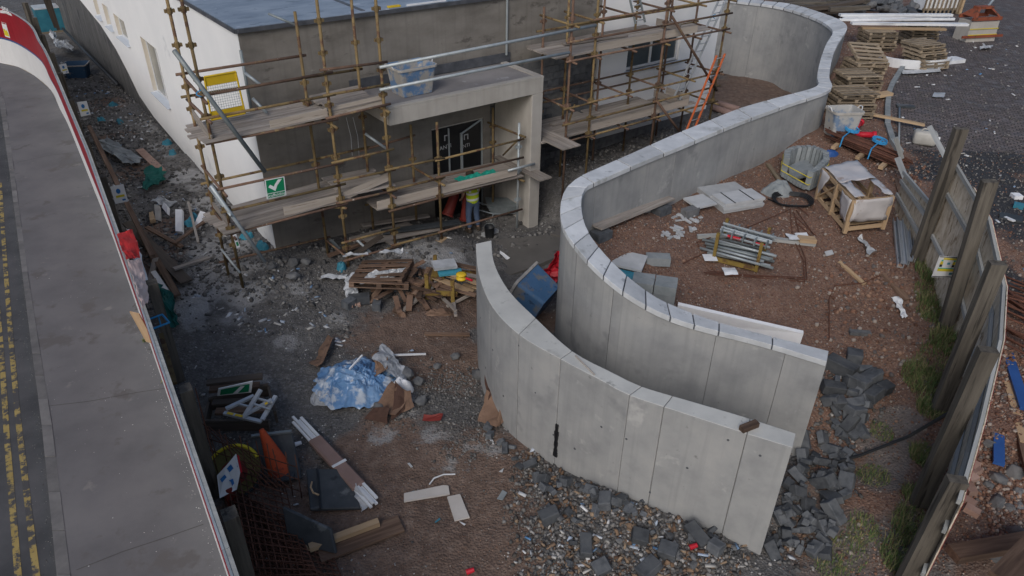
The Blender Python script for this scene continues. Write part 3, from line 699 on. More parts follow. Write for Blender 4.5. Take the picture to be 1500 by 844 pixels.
nwt = thing('low_curved_wall', 'nearer curved cast concrete wall with bare uncoped top', 'wall', (near_top[4][0].x, near_top[4][0].y, 0))
jn2 = [0] + [s_of_px(nw, x) for x in (758, 820, 923, 972, 1096)] + [nw.L]
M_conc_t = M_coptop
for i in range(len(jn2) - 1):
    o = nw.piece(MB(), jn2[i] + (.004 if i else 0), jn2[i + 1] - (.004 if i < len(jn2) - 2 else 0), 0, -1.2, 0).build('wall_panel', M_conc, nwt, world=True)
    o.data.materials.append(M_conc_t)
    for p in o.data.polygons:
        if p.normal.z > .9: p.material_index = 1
    b = o.modifiers.new('bevel', 'BEVEL'); b.width = .012; b.segments = 2; b.limit_method = 'ANGLE'; b.angle_limit = R(60)
nw.piece(MB(), .03, nw.L - .03, -.012, -1.1, .018).build('joint_filler', M_mortar, nwt, world=True)
a, _b = nw.at(jn2[2] + .05)
sp = MB(); tdir = (nw.at(jn2[2] + .2)[0] - nw.at(jn2[2] - .2)[0]).normalized(); nrm = Vector((tdir.y, -tdir.x, 0))
if nrm.dot(Vector((0, -1, 0))) < 0: nrm = -nrm
mw_, _ = frame(nw.at(jn2[2] - .2)[0], nw.at(jn2[2] + .2)[0])
a = nw.at(jn2[2] + .03)[0]
for k in range(9):
    zz = 1.02 - k * .085; sp.box((a.x + nrm.x * .012, a.y + nrm.y * .012, zz), (.05 + random.uniform(0, .04), .04, .09), mw_.to_3x3())
sp.build('joint_sealant', M_black, nwt, world=True)
# dark holes left by formwork ties
tm = MB()
for k in range(15):
    dd = .8 + k * (nw.L - 1.2) / 14; p = nw.at(dd)[0]; t_ = (nw.at(dd + .1)[0] - nw.at(dd - .1)[0]).normalized(); nn = Vector((t_.y, -t_.x, 0))
    if nn.y > 0: nn = -nn
    p = Vector((p.x, p.y, random.choice([.7, 1.5, 2.2]) + random.uniform(-.1, .1)))
    tm.tube(p - nn * .02, p + nn * .003, .016 + random.uniform(0, .01), n=7)
tag(tm.build('tie_hole', M_flash, nwt, world=True), kind='stuff')

# concrete path slabs in front of the entrance
cps = tag(link('concrete_path', None, None, Matrix.Translation(P(770, 370, -.58))), kind='structure')
M_path = mat('path_concrete', [(.10, .094, .088), (.135, .127, .118)], 1.2, .8, .15, 30, spots=[((.075, .07, .065), 1.5, .62)])
for pts in ([(726, 352), (800, 345), (835, 352), (826, 372), (790, 388), (735, 408)], [(838, 350), (806, 343), (830, 330), (860, 338)]):
    q_ = [P(*p, -.52) for p in pts]
    MB().prism([(p.x, p.y) for p in q_[::-1]], -.9, -.50).build('path_slab', M_path, cps, world=True)
# ------------------------------------------------------------------ the building (local x along the facade, y into the building)
bl = thing('flat_roofed_building', 'two-storey flat-roofed building with white rendered side and grey unfinished front', 'building', W(0, 0, 0), BROT)
RT = 5.83
# side wall: white render over a black-coated plinth, windows set in deep reveals
def LU(px, py, u): q = uvz(PU(px, py, u)); return q[1], q[2]
def LV(px, py, v): q = uvz(PV(px, py, v)); return q[0], q[2]
low_edge = [(.25, -.05), (8.4, .0), (12.5, .2), (14.4, .55), (15.5, 1.2), (16.9, 1.85), (19.1, 2.4), (23, 2.8), (34, 3.0)]
def le(v):
    for (a, za), (b_, zb) in zip(low_edge[:-1], low_edge[1:]):
        if v <= b_: return za + (zb - za) * (v - a) / (b_ - a)
    return low_edge[-1][1]
wins = [(9.15, 11.3, 1.48, 3.5), (13.6, 15.4, 2.66, 3.56), (16.25, 17.35, 2.70, 3.62), (18.3, 19.3, 2.75, 3.65)]
wins = [w_ for w_ in wins if True]
brk = sorted(set([a for a, _ in low_edge] + [x for w_ in wins for x in w_[:2]]))
sw, pl = MB(), MB()
for a, b_ in zip(brk[:-1], brk[1:]):
    m_ = (a + b_) / 2; wn = [w_ for w_ in wins if w_[0] < m_ < w_[1]]
    spans = [((le(a), le(b_)), (RT, RT))]
    if wn: spans = [((le(a), le(b_)), (wn[0][2],) * 2), ((wn[0][3],) * 2, (RT, RT))]
    for (z0, z0b), (z1, z1b) in spans:
        sw.hexa([(0, a, z0), (.25, a, z0), (.25, b_, z0b), (0, b_, z0b)], [(0, a, z1), (.25, a, z1), (.25, b_, z1b), (0, b_, z1b)])
    pl.hexa([(.03, a, -1.5), (.25, a, -1.5), (.25, b_, -1.5), (.03, b_, -1.5)], [(.03, a, le(a)), (.25, a, le(a)), (.25, b_, le(b_)), (.03, b_, le(b_))])
sw.box((-.006, .125, RT / 2 - .02), (.012, .25, RT + .04))
sw.build('side_wall', M_white, bl)
pl.build('plinth', M_plinth, bl)
for a, b_, z0, z1 in wins:
    wo = MB().box((.16, (a + b_) / 2, z1 - .03), (.05, b_ - a, .06)).box((.16, (a + b_) / 2, z0 + .06), (.05, b_ - a, .06)).box((.16, a + .03, (z0 + z1) / 2), (.05, .06, z1 - z0 - .12)).box((.16, b_ - .03, (z0 + z1) / 2), (.05, .06, z1 - z0 - .12))
    wo.box((.16, (a + b_) / 2 - .2, (z0 + z1) / 2), (.05, .07, z1 - z0 - .12))
    wo = wo.build('window', M_frame, bl)
    MB().box((.172, (a + b_) / 2, (z0 + z1) / 2), (.012, b_ - a - .1, z1 - z0 - .1)).build('pane', M_blind, wo)
    MB().box((.075, b_ - .004, (z0 + z1) / 2 + .03), (.145, .012, z1 - z0 - .07)).box((.075, (a + b_) / 2, z1 - .004), (.145, b_ - a - .02, .012)).build('reveal', M_reveal, wo)
    MB().hexa([(-.10, a - .05, z0 - .03), (.14, a - .05, z0 + .0), (.14, b_ + .05, z0 + .0), (-.10, b_ + .05, z0 - .03)], [(-.10, a - .05, z0 + .0), (.14, a - .05, z0 + .035), (.14, b_ + .05, z0 + .035), (-.10, b_ + .05, z0 + .0)]).build('sill', M_sill, wo)
# front wall
UE = 17.55                                       # right-hand end of the front
du0, du1, dz = LV(632, 190, 0)[0], LV(708, 168, 0)[0], 2.42
bu0, bu1, bz1 = 7.2, 11.35, 3.72                 # bare blockwork
wu0, wz1 = LV(919, 83, 0); wz1 += .5; wu1, _t = LV(996, 66, 0); _t, wz0 = LV(919, 104, 0)
fw = MB()
fw.box((du0 / 2 + .0015, .125, (RT - 1.2) / 2 - .0), (du0 - .003, .25, RT + 1.2))
fw.box(((du0 + du1) / 2, .125, (RT + dz) / 2), (du1 - du0, .25, RT - dz))
fw.box(((du1 + bu0) / 2, .125, (RT - 1.2) / 2), (bu0 - du1, .25, RT + 1.2))
fw.box(((bu0 + bu1) / 2, .125, (RT + bz1) / 2), (bu1 - bu0, .25, RT - bz1))
fw.build('front_wall', M_render, bl)
ww = MB()
w0 = bu1 + .22
ww.box(((w0 + wu0) / 2, .125, (RT + .7) / 2), (wu0 - w0, .25, RT - .7)).box(((wu1 + UE) / 2, .125, (RT + .7) / 2), (UE - wu1, .25, RT - .7))
ww.box(((wu0 + wu1) / 2, .125, (wz0 + .7) / 2), (wu1 - wu0, .25, wz0 - .7)).box(((wu0 + wu1) / 2, .125, (RT + wz1) / 2), (wu1 - wu0, .25, RT - wz1))
ww.build('white_front_wall', M_white, bl)
MB().box(((w0 + UE) / 2, .14, -.25), (UE - w0, .22, 1.9)).build('block_plinth', M_block, bl)
MB().box((bu1 + .11, .17, 2.3), (.22, .05, 5.2)).build('cavity_strip', M_black, bl)
MB().box((bu1 + .11, .125, 5.4), (.22, .25, .86)).build('lintel', M_render, bl)
# window in the white part
wf = MB()
for z in (wz0 + .04, wz1 - .04): wf.box(((wu0 + wu1) / 2, .12, z), (wu1 - wu0, .06, .08))
for x in (wu0 + .04, wu0 + (wu1 - wu0) * .47, wu1 - .04): wf.box((x, .12, (wz0 + wz1) / 2), (.08, .06, wz1 - wz0 - .16))
wf = wf.build('window', M_frame, bl)
MB().box(((wu0 + wu1) / 2, .14, (wz0 + wz1) / 2), (wu1 - wu0 - .1, .012, wz1 - wz0 - .1)).build('pane', M_glass, wf)
MB().box(((wu0 + wu1) / 2, -.02, wz0 - .03), (wu1 - wu0 + .2, .25, .06)).build('sill', M_sill, wf)
# small window in the blockwork
s0, sz1 = LV(806, 140, 0); s1, sz0 = LV(833, 172, 0); sz0 = max(sz0, .6)
sf = MB()
for z in (sz0 + .04, sz1 - .04): sf.box(((s0 + s1) / 2, .10, z), (s1 - s0, .06, .08))
for x in (s0 + .04, s1 - .04): sf.box((x, .10, (sz0 + sz1) / 2), (.08, .06, sz1 - sz0 - .16))
sf = sf.build('window', M_frame, bl)
MB().box(((s0 + s1) / 2, .12, (sz0 + sz1) / 2), (s1 - s0 - .1, .012, sz1 - sz0 - .1)).build('pane', M_glass, sf)
MB().box(((s0 + s1) / 2, -.01, sz0 - .05), (s1 - s0 + .1, .2, .1)).build('sill', M_sill, sf)
# blockwork, each block a piece
MB().box(((bu0 + bu1) / 2, .15, (bz1 - 1.2) / 2), (bu1 - bu0, .19, bz1 + 1.2 - .01)).build('mortar_bed', M_mortar, bl)
bm_ = MB().box((0, 0, 0), (.44, .10, .215)).mesh('block', M_block)
row = 0; z = -.9
while z < bz1 - .05:
    x = bu0 + (.0 if row % 2 else .225)
    while x < bu1 - .2:
        cx_ = x + .225
        if not (s0 - .1 < cx_ < s1 + .1 and sz0 - .12 < z + .1 < sz1 + .05):
            o = link('block', bm_, bl, local=Matrix.Translation((cx_, .048 + random.uniform(-.004, .004), z + .11)) @ Matrix.Rotation(random.uniform(-.006, .006), 4, 'Y'))
        x += .45
    z += .225; row += 1
# doorway: torn black membrane on a frame
dm = MB().box(((du0 + du1) / 2, .12, (dz - 1) / 2), (du1 - du0, .03, dz + 1))
dm = dm.build('door_membrane', M_black, bl)
for tu, tz, sz_ in ((du0 + .62, LV(660, 216, 0)[1], .30), (du0 + 1.32, LV(690, 214, 0)[1], .26)):
    me_ = text_mesh('ANTI', sz_ * .62, M_slab)
    link('lettering', me_, dm, local=Matrix.Translation((tu - .1, .1, tz)) @ Matrix.Rotation(R(90), 4, 'X') @ Matrix.Rotation(.06, 4, 'Z'))
    MB().box((tu - .05, .098, tz + .36), (.16, .012, .03)).box((tu - .115, .098, tz + .28), (.03, .012, .15)).box((tu + .015, .098, tz + .28), (.03, .012, .15)).build('emblem', M_slab, dm)
df = MB()
x1 = LV(659, 200, 0)[0]; x2 = LV(677, 200, 0)[0]; x3 = LV(709, 200, 0)[0]
df.box((x1, .07, .8), (.035, .05, 3.0)).box((x2, .05, .62), (.06, .06, 2.9)).box((x3 - .03, .07, .85), (.05, .05, 3.0))
df.tube((x2, .05, 2.05), (x3 - .05, .06, 2.35), .03, n=6)
df.build('door_stud', M_galv, bl)
MB().box(((du0 + du1) / 2, .05, dz + .0), (du1 - du0 + .06, .06, .08)).build('door_lintel_trim', M_crust, bl)
# roof
rf = MB().box((UE / 2, 17, RT + .045), (UE + .1, 34.1, .09)).build('roof', M_roof, bl)
tr = MB().box((UE / 2, -.075, RT + .03), (UE + .14, .03, .10)).box((-.075, 17, RT + .03), (.03, 34.1, .10)).build('roof_edge_trim', M_flash, bl)
MB().box((UE - .125, 17, (RT - 1) / 2), (.25, 33.4, RT + .98)).build('end_wall', M_white, bl)
MB().box((UE / 2, 33.9, (RT - 1) / 2), (UE - .6, .2, RT + .98)).build('rear_wall', M_white, bl)
for x in (3.3, 7.4, 11.6):
    MB().box((x, 17, RT + .094), (.12, 33.8, .012)).build('roof_seam', M_flash, bl)
for px, py, l_, w_, m_ in ((577, 10, .35, .1, M_yel), (625, 5, 1.2, .05, M_whitepl)):
    q_ = uvz(P(px, py, RT + .1)); MB().box((q_[0], q_[1], RT + .115), (l_, w_, .04)).build('roof_offcut', m_, bl)
# canopy over the entrance
CV = -1.85
cu0, _z = LV(569, 159, CV); cu1, _z = LV(797, 109, CV); CT = 4.0; CBm = CT - .47
cu0 -= .0
cy = MB().box(((cu0 + cu1) / 2, CV / 2, (CT + CBm) / 2 - .02), (cu1 - cu0, -CV - .004, CT - CBm - .04)).build('canopy_slab', M_conc2, bl, bevel=.015)
MB().box(((cu0 + cu1) / 2, CV + .10, CT - .015), (cu1 - cu0, .2, .05)).box((cu1 - .10, CV / 2 + .1, CT - .015), (.2, -CV - .22, .05)).build('canopy_kerb', M_conc2, cy)
MB().box(((cu0 + cu1) / 2 - .1, CV / 2 + .09, CT - .033), (cu1 - cu0 - .22, -CV - .22, .02)).build('canopy_roof', M_canroof, cy)
MB().box(((cu0 + cu1) / 2, -.022, CT + .13), (cu1 - cu0 + .3, .04, .26)).build('flashing', M_flash, cy)
pw = .40
MB().box((cu1 - pw / 2, CV / 2, (CBm - 1.3) / 2 + .0), (pw - .004, -CV - .01, CBm + 1.3 - .004)).build('canopy_wall', M_conc2, bl, bevel=.015)
px0, pz0 = LV(741, 2, 0); px1, pz1 = LV(741.5, 78, 0)
MB().tube((px0, -.06, RT - .02), (px0, -.06, CT + .2), .035).build('downpipe', M_galv, bl)
wd = uvz(PV(590, 215, -.05))
for k, (px_, ) in enumerate([(507,), (517,)]):
    a_ = uvz(PV(px_, 172, -.03)); b2 = uvz(PV(px_ + 9, 228, -.03)); MB().path([a_, ((a_[0] + b2[0]) / 2 + .05, -.03, (a_[2] + b2[2]) / 2), b2], .006, 4).build('hanging_wire', M_whitepl, bl)
# cream/grey splash strip under the right-hand scaffold (pale insulation boards on the ground)
# ------------------------------------------------------------------ scaffolds
TR = .037
def onz(xy, py): return Vector((xy[0], xy[1], Zat(py, xy[0], xy[1])))
class Scaf:
    def __init__(s, root): s.root = root; s.st = {}; s.n = 0
    def std(s, key, base, top, m, cps=(), foot=False):
        o = tube('standard', base, (base[0], base[1], top), TR, m, s.root)
        s.st[key] = (base[0], base[1])
        if len(cps):
            b = MB()
            for z in cps:
                for dx, dy in ((.06, 0), (-.057, .015)): b.box((base[0] + U.x * dx + V.x * dy, base[1] + U.y * dx + V.y * dy, z), (.085, .07, .07), rot3(0, 0, BROT))
                b.tube((base[0], base[1], z - .06), (base[0], base[1], z + .06), TR + .02, n=8)
            tag(b.build('coupler', m, o, world=True), kind='stuff')
        if foot: MB().box((base[0], base[1], base[2] + .02), (.32, .22, .045), rot3(0, 0, BROT + .4)).build('sole_board', M_newwood, s.root, world=True)
        return o
    def on(s, key, py): return onz(s.st[key], py)
    def led(s, k1, y1, k2, y2, m, off=-.06, ext=.15, name='ledger'):
        a, b = s.on(k1, y1), s.on(k2, y2); d = (b - a).normalized(); o_ = V * off
        return tube(name, a - d * ext + o_, b + d * ext + o_, TR - .004, m, s.root)
sA = Scaf(thing('entrance_scaffold', 'ochre and rusty tube scaffold with boarded lifts round the entrance canopy', 'scaffold', W(1.5, -1.5, 0)))
VO, VI = -1.95, -.75
p = PV(356, 421, -1.75); sA.std('S1', p, 7.4, M_ochre, [1.45, 1.9, 2.4, 3.2, 4.05, 4.6, 5.4, 6.1, 6.8])
p = PV(335, 403, -.75); sA.std('L', p, 7.4, M_ochre, [1.3, 1.9, 2.4, 3.6, 4.5, 5.0, 5.9, 6.6])
p = PV(511, 391, VO); sA.std('S2', p, 7.4, M_ochre, [.6, 1.5, 2.0, 2.6, 3.1, 3.8, 4.4, 4.9, 5.6, 6.3])
p = PV(580, 373, VO); sA.std('S3', p, 7.4, M_ochre, [.6, 1.4, 1.9, 2.5, 3.3, 3.9, 4.4, 5.0, 5.7, 6.4], True)
p = PV(647, 352, VO); sA.std('S4', p, Zat(179, p.x, p.y), M_ochre, [1.3, 1.8, 2.4], True)
p = PV(757, 345, -1.7); sA.std('S5', p, Zat(180, p.x, p.y), M_galv, [.3, 1.25, 2.0], True)
p = PV(481, 376, -.95); sA.std('I2', p, Zat(17, p.x, p.y), M_ochre, [1.5, 2.6, 3.7, 4.2, 4.7])
p = PV(547, 335, VI); sA.std('I3', p, 6.6, M_ochre, [1.2, 2.4, 3.5, 4.2, 4.8, 5.4])
p = PV(610, 322, VI); sA.std('I4', p, Zat(183, p.x, p.y), M_ochre, [1.2, 2.0])
p = PV(722, 308, VI); sA.std('I5', p, Zat(158, p.x, p.y), M_ochre, [1.1, 1.9, 2.4])
p = PV(404, 345, -.35); q = W(uvz(p)[0], -.35, Zat(174, *W(uvz(p)[0], -.35, 0)[:2]))
p6 = PV(370, 172, -.4); sA.std('C', p6, Zat(74, p6.x, p6.y), M_dgalv)
O_, R_, G_ = M_ochre, M_rust, M_galv
for k1, y1, k2, y2, m_ in [('S1', 139, 'S2', 106.5, R_), ('S2', 101, 'S3', 91, R_), ('S1', 172, 'S2', 139, O_), ('S2', 138, 'S3', 124, O_), ('S1', 208, 'S2', 175, R_), ('S2', 171, 'S3', 153, R_),
                           ('S1', 275, 'S2', 239, R_), ('S1', 308, 'S2', 270, O_), ('S2', 264, 'S3', 249, O_), ('S2', 236, 'S3', 219, O_), ('S1', 340, 'S2', 299, R_), ('S2', 295, 'S3', 279, R_),
                           ('S3', 247, 'S4', 232, O_), ('S3', 277, 'S4', 260, O_), ('S4', 233, 'S5', 204, O_), ('S4', 258, 'S5', 231, R_), ('S3', 307, 'S5', 258, R_), ('S2', 353, 'S3', 334, O_), ('S2', 379, 'S3', 360, R_), ('S3', 357, 'S4', 339, O_), ('S4', 338, 'S5', 307, R_)]:
    sA.led(k1, y1, k2, y2, m_)
for k1, y1, k2, y2, m_ in [('L', 109, 'I2', 83, R_), ('L', 142, 'I3', 103, O_), ('L', 269, 'I2', 235, O_), ('I2', 235, 'I3', 218, O_), ('I3', 220, 'I4', 201, R_), ('L', 384, 'I2', 350, M_wood and R_), ('I3', 300, 'I5', 262, O_), ('I3', 168, 'I3', 168, O_)]:
    if k1 != k2: sA.led(k1, y1, k2, y2, m_, .06)
for k1, y1, k2, y2, m_ in [('L', 112, 'S1', 141, R_), ('L', 147, 'S1', 171, R_), ('L', 246, 'S1', 277, R_), ('L', 272, 'S1', 305, G_), ('L', 308, 'S1', 340, R_), ('I2', 300, 'S2', 302, O_), ('I3', 262, 'S3', 283, R_), ('I5', 180, 'S5', 195, O_), ('I5', 246, 'S5', 260, O_), ('I4', 243, 'S4', 265, O_), ('I2', 160, 'S2', 180, O_), ('I3', 140, 'S3', 158, O_)]:
    a, b = sA.on(k1, y1), sA.on(k2, y2); d = (b - a).normalized(); tube('transom', a - d * .2 - ZUP * .05, b + d * .25 - ZUP * .05, TR - .004, m_, sA.root)
# diagonal braces
a = PV(255, 74, -2.05); b = PV(388, 252, -2.05); tube('brace', a, b, .05, M_dgalv, sA.root)
a = PV(309, 272, -1.85); b = PV(388, 384, -2.0); tube('brace', a, b, .045, M_galv, sA.root)
a = PV(324, 365, -1.3); b = PV(352, 400, -1.85); tube('brace', a, b, .03, M_galv, sA.root)
for (x1_, y1_, x2_, y2_, v_) in ((359, 107, 381, 124, -.6), (370, 144, 391, 166, -.8), (535, 196, 566, 218, -1.0), (521, 350, 556, 382, -1.6)):
    tube('brace', PV(x1_, y1_, v_), PV(x2_, y2_, v_ - .25), .038, M_galv, sA.root)
tube('brace', PV(393, 20, -.6), PV(436, 38, -.95), .028, M_dgalv, sA.root)
for y1_, y2_ in ((99, 37), (132, 77)):
    a = PV(556, y1_, VO - .1); b = PV(873 if y1_ == 99 else 834, y2_, VO - .1); tube('guard_tube', a, b, .042, M_galv, sA.root)
tube('brace', sA.on('S5', 200) + U * .12, sA.on('S5', 240) + U * .02 + V * .8, .028, M_ochre, sA.root)
tube('brace', sA.on('I2', 352), sA.on('S2', 378), .03, M_rust, sA.root)
# boards
def deck(root, u0, u1, zf, vs, m=M_wood, wd=.222, gap=.006, split=None, name='scaffold_board'):
    for v in vs:
        e0, e1 = u0 + random.uniform(-.12, .06), u1 + random.uniform(-.06, .12)
        dz_ = random.uniform(0, .012)
        a, b = W(e0, v, zf(e0) + dz_), W(e1, v + random.uniform(-.01, .01), zf(e1) + dz_)
        beam(name, a, b, wd - gap, .038, m, root)
def lin(u0, z0, u1, z1): return lambda u: z0 + (z1 - z0) * (u - u0) / (u1 - u0)
def zl(key, py): q_ = uvz(sA.on(key, py)); return q_[0], q_[2]
(ua, za), (ub, zb) = zl('S1', 340), zl('S2', 299)
dkl = lin(ua, za + .05, ub, zb + .05)
vs4 = [-1.80, -1.57, -1.34, -1.11, -.88, -.65]
deck(sA.root, ua - .25, ub + .35, dkl, vs4)
(uc, zc), (ud, zd) = zl('S2', 295), zl('S3', 279)
deck(sA.root, uc + .15, ud + .12, lin(uc, zc + .09, ud, zd + .09), vs4)
(ue, ze), (uf, zf_) = zl('S3', 307), zl('S5', 258)
dkr = lin(ue, ze + .05, uf, zf_ + .05)
deck(sA.root, ue - .35, (ue + uf) / 2, dkr, vs4); deck(sA.root, (ue + uf) / 2 + .02, uf + .1, dkr, vs4)
(ug, zg), (uh, zh) = zl('S1', 208), zl('S2', 175)
dku = lin(ug, zg + .05, uh, zh + .05)
deck(sA.root, ug - .25, uh + .1, dku, vs4)
(ui, zi), (uj, zj) = zl('S2', 171), zl('S3', 153)
deck(sA.root, ui + .12, uj - .05, lin(ui, zi + .09, uj, zj + .09), vs4)
# end boards across the right-hand end, and toe boards on edge
for du in (.18, .42):
    a = W(uf + du, -.3, dkr(uf) + .06); b = W(uf + du + .1, -2.55, dkr(uf) + .05); beam('scaffold_board', a, b, .215, .038, M_wood, sA.root)
tube('transom', PV(744, 250, -1.95), PV(783, 240, -1.95), .038, M_galv, sA.root)
def toe(px0, py0, px1, py1, v, h=.225, m=M_toe, root=None):
    a, b = PV(px0, py0, v), PV(px1, py1, v); a.z += h / 2; b.z += h / 2
    beam('toe_board', a, b, .036, h, m, root or sA.root)
toe(417, 316, 499, 297, VO + .07); toe(502, 294, 570, 264, VO + .075, .21); toe(553, 307, 757, 256.5, VO + .06, .23)
toe(397, 191, 480, 172, VO + .07, .22); toe(487, 170, 562, 152, VO + .07, .22)
a, b = sA.on('L', 168), sA.on('S1', 206); beam('toe_board', a - (b - a) * .12 + ZUP * .05, b + (b - a) * .05 + ZUP * .05, .036, .2, M_wood, sA.root)
a, b = sA.on('L', 300), sA.on('S1', 330); beam('toe_board', a - (b - a) * .12 + ZUP * .02, b + (b - a) * .05, .036, .14, M_wood, sA.root)
# things on the entrance scaffold
def zat_deck(f, u): return f(u) + .022
net = MB(); c0 = PV(693, 247, -1.55); u0_, v0_, _ = uvz(c0)
g = []
for i in range(13):
    for j in range(5):
        u_ = 4.95 + i * .115; v_ = -1.72 + j * .085 + .03 * math.sin(i * 1.3)
        g.append(W(u_, v_, dkr(u_) + .12 + .07 * abs(math.sin(i * 1.9 + j)) + random.uniform(0, .04)))
net.add(g, [(i * 5 + j, (i + 1) * 5 + j, (i + 1) * 5 + j + 1, i * 5 + j + 1) for i in range(12) for j in range(4)])
o = net.build('green_netting', M_greenbr); tag(o, 'crumpled bright green netting lying on the scaffold boards above the worker', 'netting')
o.modifiers.new('s', 'SOLIDIFY').thickness = .012

# yellow guard panel with white mesh on the top lift
gp = thing('guard_panel', 'yellow mesh guard panel standing on the top scaffold lift by the white wall', 'guard panel', PV(300, 172, -1.05))
q0, q1, q2, q3 = [PV(x, y, -1.05) for x, y in ((310, 176), (359, 166), (345, 105), (299, 113))]
mfr = frame(q0, q1)[0]
mb = MB()
for a, b in ((q0, q1), (q1, q2), (q2, q3), (q3, q0)): mb.tube(a, b, .022, n=6)
mb.build('frame', M_yel, gp, world=True)
mb = MB(); L1 = lambda t, s_: (q0.lerp(q1, t)).lerp(q3.lerp(q2, t), s_)
for s0_, s1_ in ((.78, .99), (.02, .2)):
    o = MB().add([L1(.02, s0_), L1(.98, s0_), L1(.98, s1_), L1(.02, s1_)], [(0, 1, 2, 3)]).build('panel', M_yel, gp, world=True); o.modifiers.new('s', 'SOLIDIFY').thickness = .008
mb = MB()
for i in range(1, 14): mb.tube(L1(i / 14, .2), L1(i / 14, .78), .004, n=4)
for i in range(0, 11): mb.tube(L1(0, .2 + .058 * i), L1(1, .2 + .058 * i), .004, n=4)
mb.build('mesh', M_galv, gp, world=True)

# green sign with white tick
def quad_board(name, corners, m, parent=None, th=.012, world=True, **kw):
    a, b, c, d = [Vector(x) for x in corners]; n_ = (b - a).cross(d - a).normalized() * th
    o = MB().hexa([a - n_, b - n_, c - n_, d - n_], [a, b, c, d]).build(name, m, parent, world=True); return tag(o, **kw)
sg = thing('tick_sign', 'green scaffolding sign with white tick hanging on the lower guard rail', 'sign', PV(403, 277, VO - .12))
c = [PV(391, 292, VO - .1), PV(419.5, 286, VO - .12), PV(416.5, 258.5, VO - .12), PV(387.5, 264, VO - .1)]
quad_board('board', c, M_signw, sg, .006)
def SQ(s_, t): return (c[0].lerp(c[1], s_)).lerp(c[3].lerp(c[2], s_), t)
nn_ = (c[1] - c[0]).cross(c[3] - c[0]).normalized()
def sheet(name, pts, m, parent, off): MB().add([SQ(*p_) + nn_ * off for p_ in pts], [tuple(range(len(pts)))]).build(name, m, parent, world=True)
sheet('green_field', [(.05, .28), (.95, .28), (.95, .96), (.05, .96)], M_signg, sg, .002)
sheet('green_strip', [(.05, .03), (.95, .03), (.95, .25), (.05, .25)], M_signg, sg, .002)
sheet('tick', [(.14, .60), (.47, .34), (.60, .62), (.86, .90), (.66, .91), (.47, .68), (.42, .585), (.24, .72)], M_signw, sg, .004)
ex = (c[1] - c[0]).normalized(); ey = (c[3] - c[0]).normalized(); ey = (ey - ex * ey.dot(ex)).normalized()
mm = Matrix((ex, ey, nn_)).transposed().to_4x4(); mm.translation = SQ(.5, .14) + nn_ * .004
link('lettering', text_mesh('Scaffolding', .105, M_signw, .001), sg, mm)
# small inspection tag at the corner
tg = thing('scaffold_tag', 'small white and green inspection tag hanging at the scaffold corner', 'tag', PV(346, 355, -1.9))
c = [PV(347, 364, -1.9), PV(352, 362, -1.9), PV(346, 343, -1.9), PV(341, 345, -1.9)]
quad_board('holder', c, M_signw, tg, .01)
MB().add([SQ(.2, .15) + nn_ * .003, SQ(.8, .15) + nn_ * .003, SQ(.8, .45) + nn_ * .003, SQ(.2, .45) + nn_ * .003], [(0, 1, 2, 3)]).build('green_label', M_signg, tg, world=True)

# second scaffold along the block and white walls
sB = Scaf(thing('rear_scaffold', 'taller tube scaffold with two boarded lifts and ladders beside the block wall', 'scaffold', W(12, -1.4, .3)))
VO2, VI2 = -2.0, -.75
us = {}
for k, px, py in (('a', 828, 212), ('b', 861, 212), ('c', 954, 205), ('d', 1041, 165)):
    q_ = uvz(PV(px, py, VO2)); us[k] = q_[0]
zd1, zd2 = 2.0, 4.42
for k in 'abcd':
    u_ = us[k]; zb_ = gh1(*W(u_, VO2, 0)[:2]); zi_ = gh1(*W(u_, VI2, 0)[:2])
    sB.std(k, W(u_, VO2, zb_), 7.6, M_rust if k in 'ac' else M_ochre, [zd1, 2.5, 3.05, zd2, 4.95, 5.5, 6.3])
    sB.std(k + 'i', W(u_, VI2, zi_), 6.6 if k != 'a' else 5.6, M_rust if k in 'ad' else M_ochre, [zd1, 2.5, 3.05, zd2, 5.2])
um = (us['b'] + us['c']) / 2; sB.std('bm', W(um, VI2, .35), 6.8, M_rust, [zd1, 3.0, zd2, 5.2])
um2 = (us['c'] + us['d']) / 2; sB.std('cm', W(um2, VI2, .4), 6.8, M_ochre, [zd1, 3.0, zd2, 5.2]); sB.std('cn', W(um2 + .5, VI2 + .3, .4), 6.4, M_rust, [zd1, zd2])
def ln(u0, u1, v, z, m_, name='ledger', ext=.2, z2=None): tube(name, W(u0 - ext, v, z), W(u1 + ext, v, z if z2 is None else z2), TR - .004, m_, sB.root)
for z in (zd1 - .05, zd1 + .47, zd1 + .98, zd2 - .05, zd2 + .45, zd2 + .95):
    for i, (k1, k2) in enumerate((('a', 'b'), ('b', 'c'), ('c', 'd'))):
        ln(us[k1], us[k2], VO2 - .06, z + random.uniform(-.02, .02), random.choice([O_, R_, O_, R_]))
for z in (zd1 - .05, zd1 + .75, zd1 + 1.1, zd2 - .05, zd2 + .5):
    ln(us['a'], us['c'], VI2 + .06, z, random.choice([O_, R_])); ln(us['c'], us['d'], VI2 + .06, z, O_)
ln(us['c'], us['d'], VO2 - .06, .75, O_)
for k in list('abcd') + ['bm', 'cm']:
    u_ = us.get(k, um if k == 'bm' else um2)
    for z in (zd1 - .1, zd1 + .95, zd2 - .1, zd2 + .9):
        tube('transom', W(u_ + .06, VI2 + .25, z), W(u_ + .06, VO2 - .25, z - .02), TR - .004, random.choice([R_, O_, R_]), sB.root)
tube('brace', PV(984, 24, VO2 - .1), PV(1050, 133, VO2 - .1), .044, M_rust, sB.root)
tube('brace', PV(963, 149, VO2 - .1), PV(1002, 202, VO2 - .1), .044, M_rust, sB.root)
tube('brace', PV(842, 153, VO2 + .1), PV(833, 180, VO2 + .1), .028, M_ochre, sB.root)
vsB = [-1.83, -1.60, -1.37, -1.14, -.91, -.68, -.45]
fz = lambda z: (lambda u: z + .02)
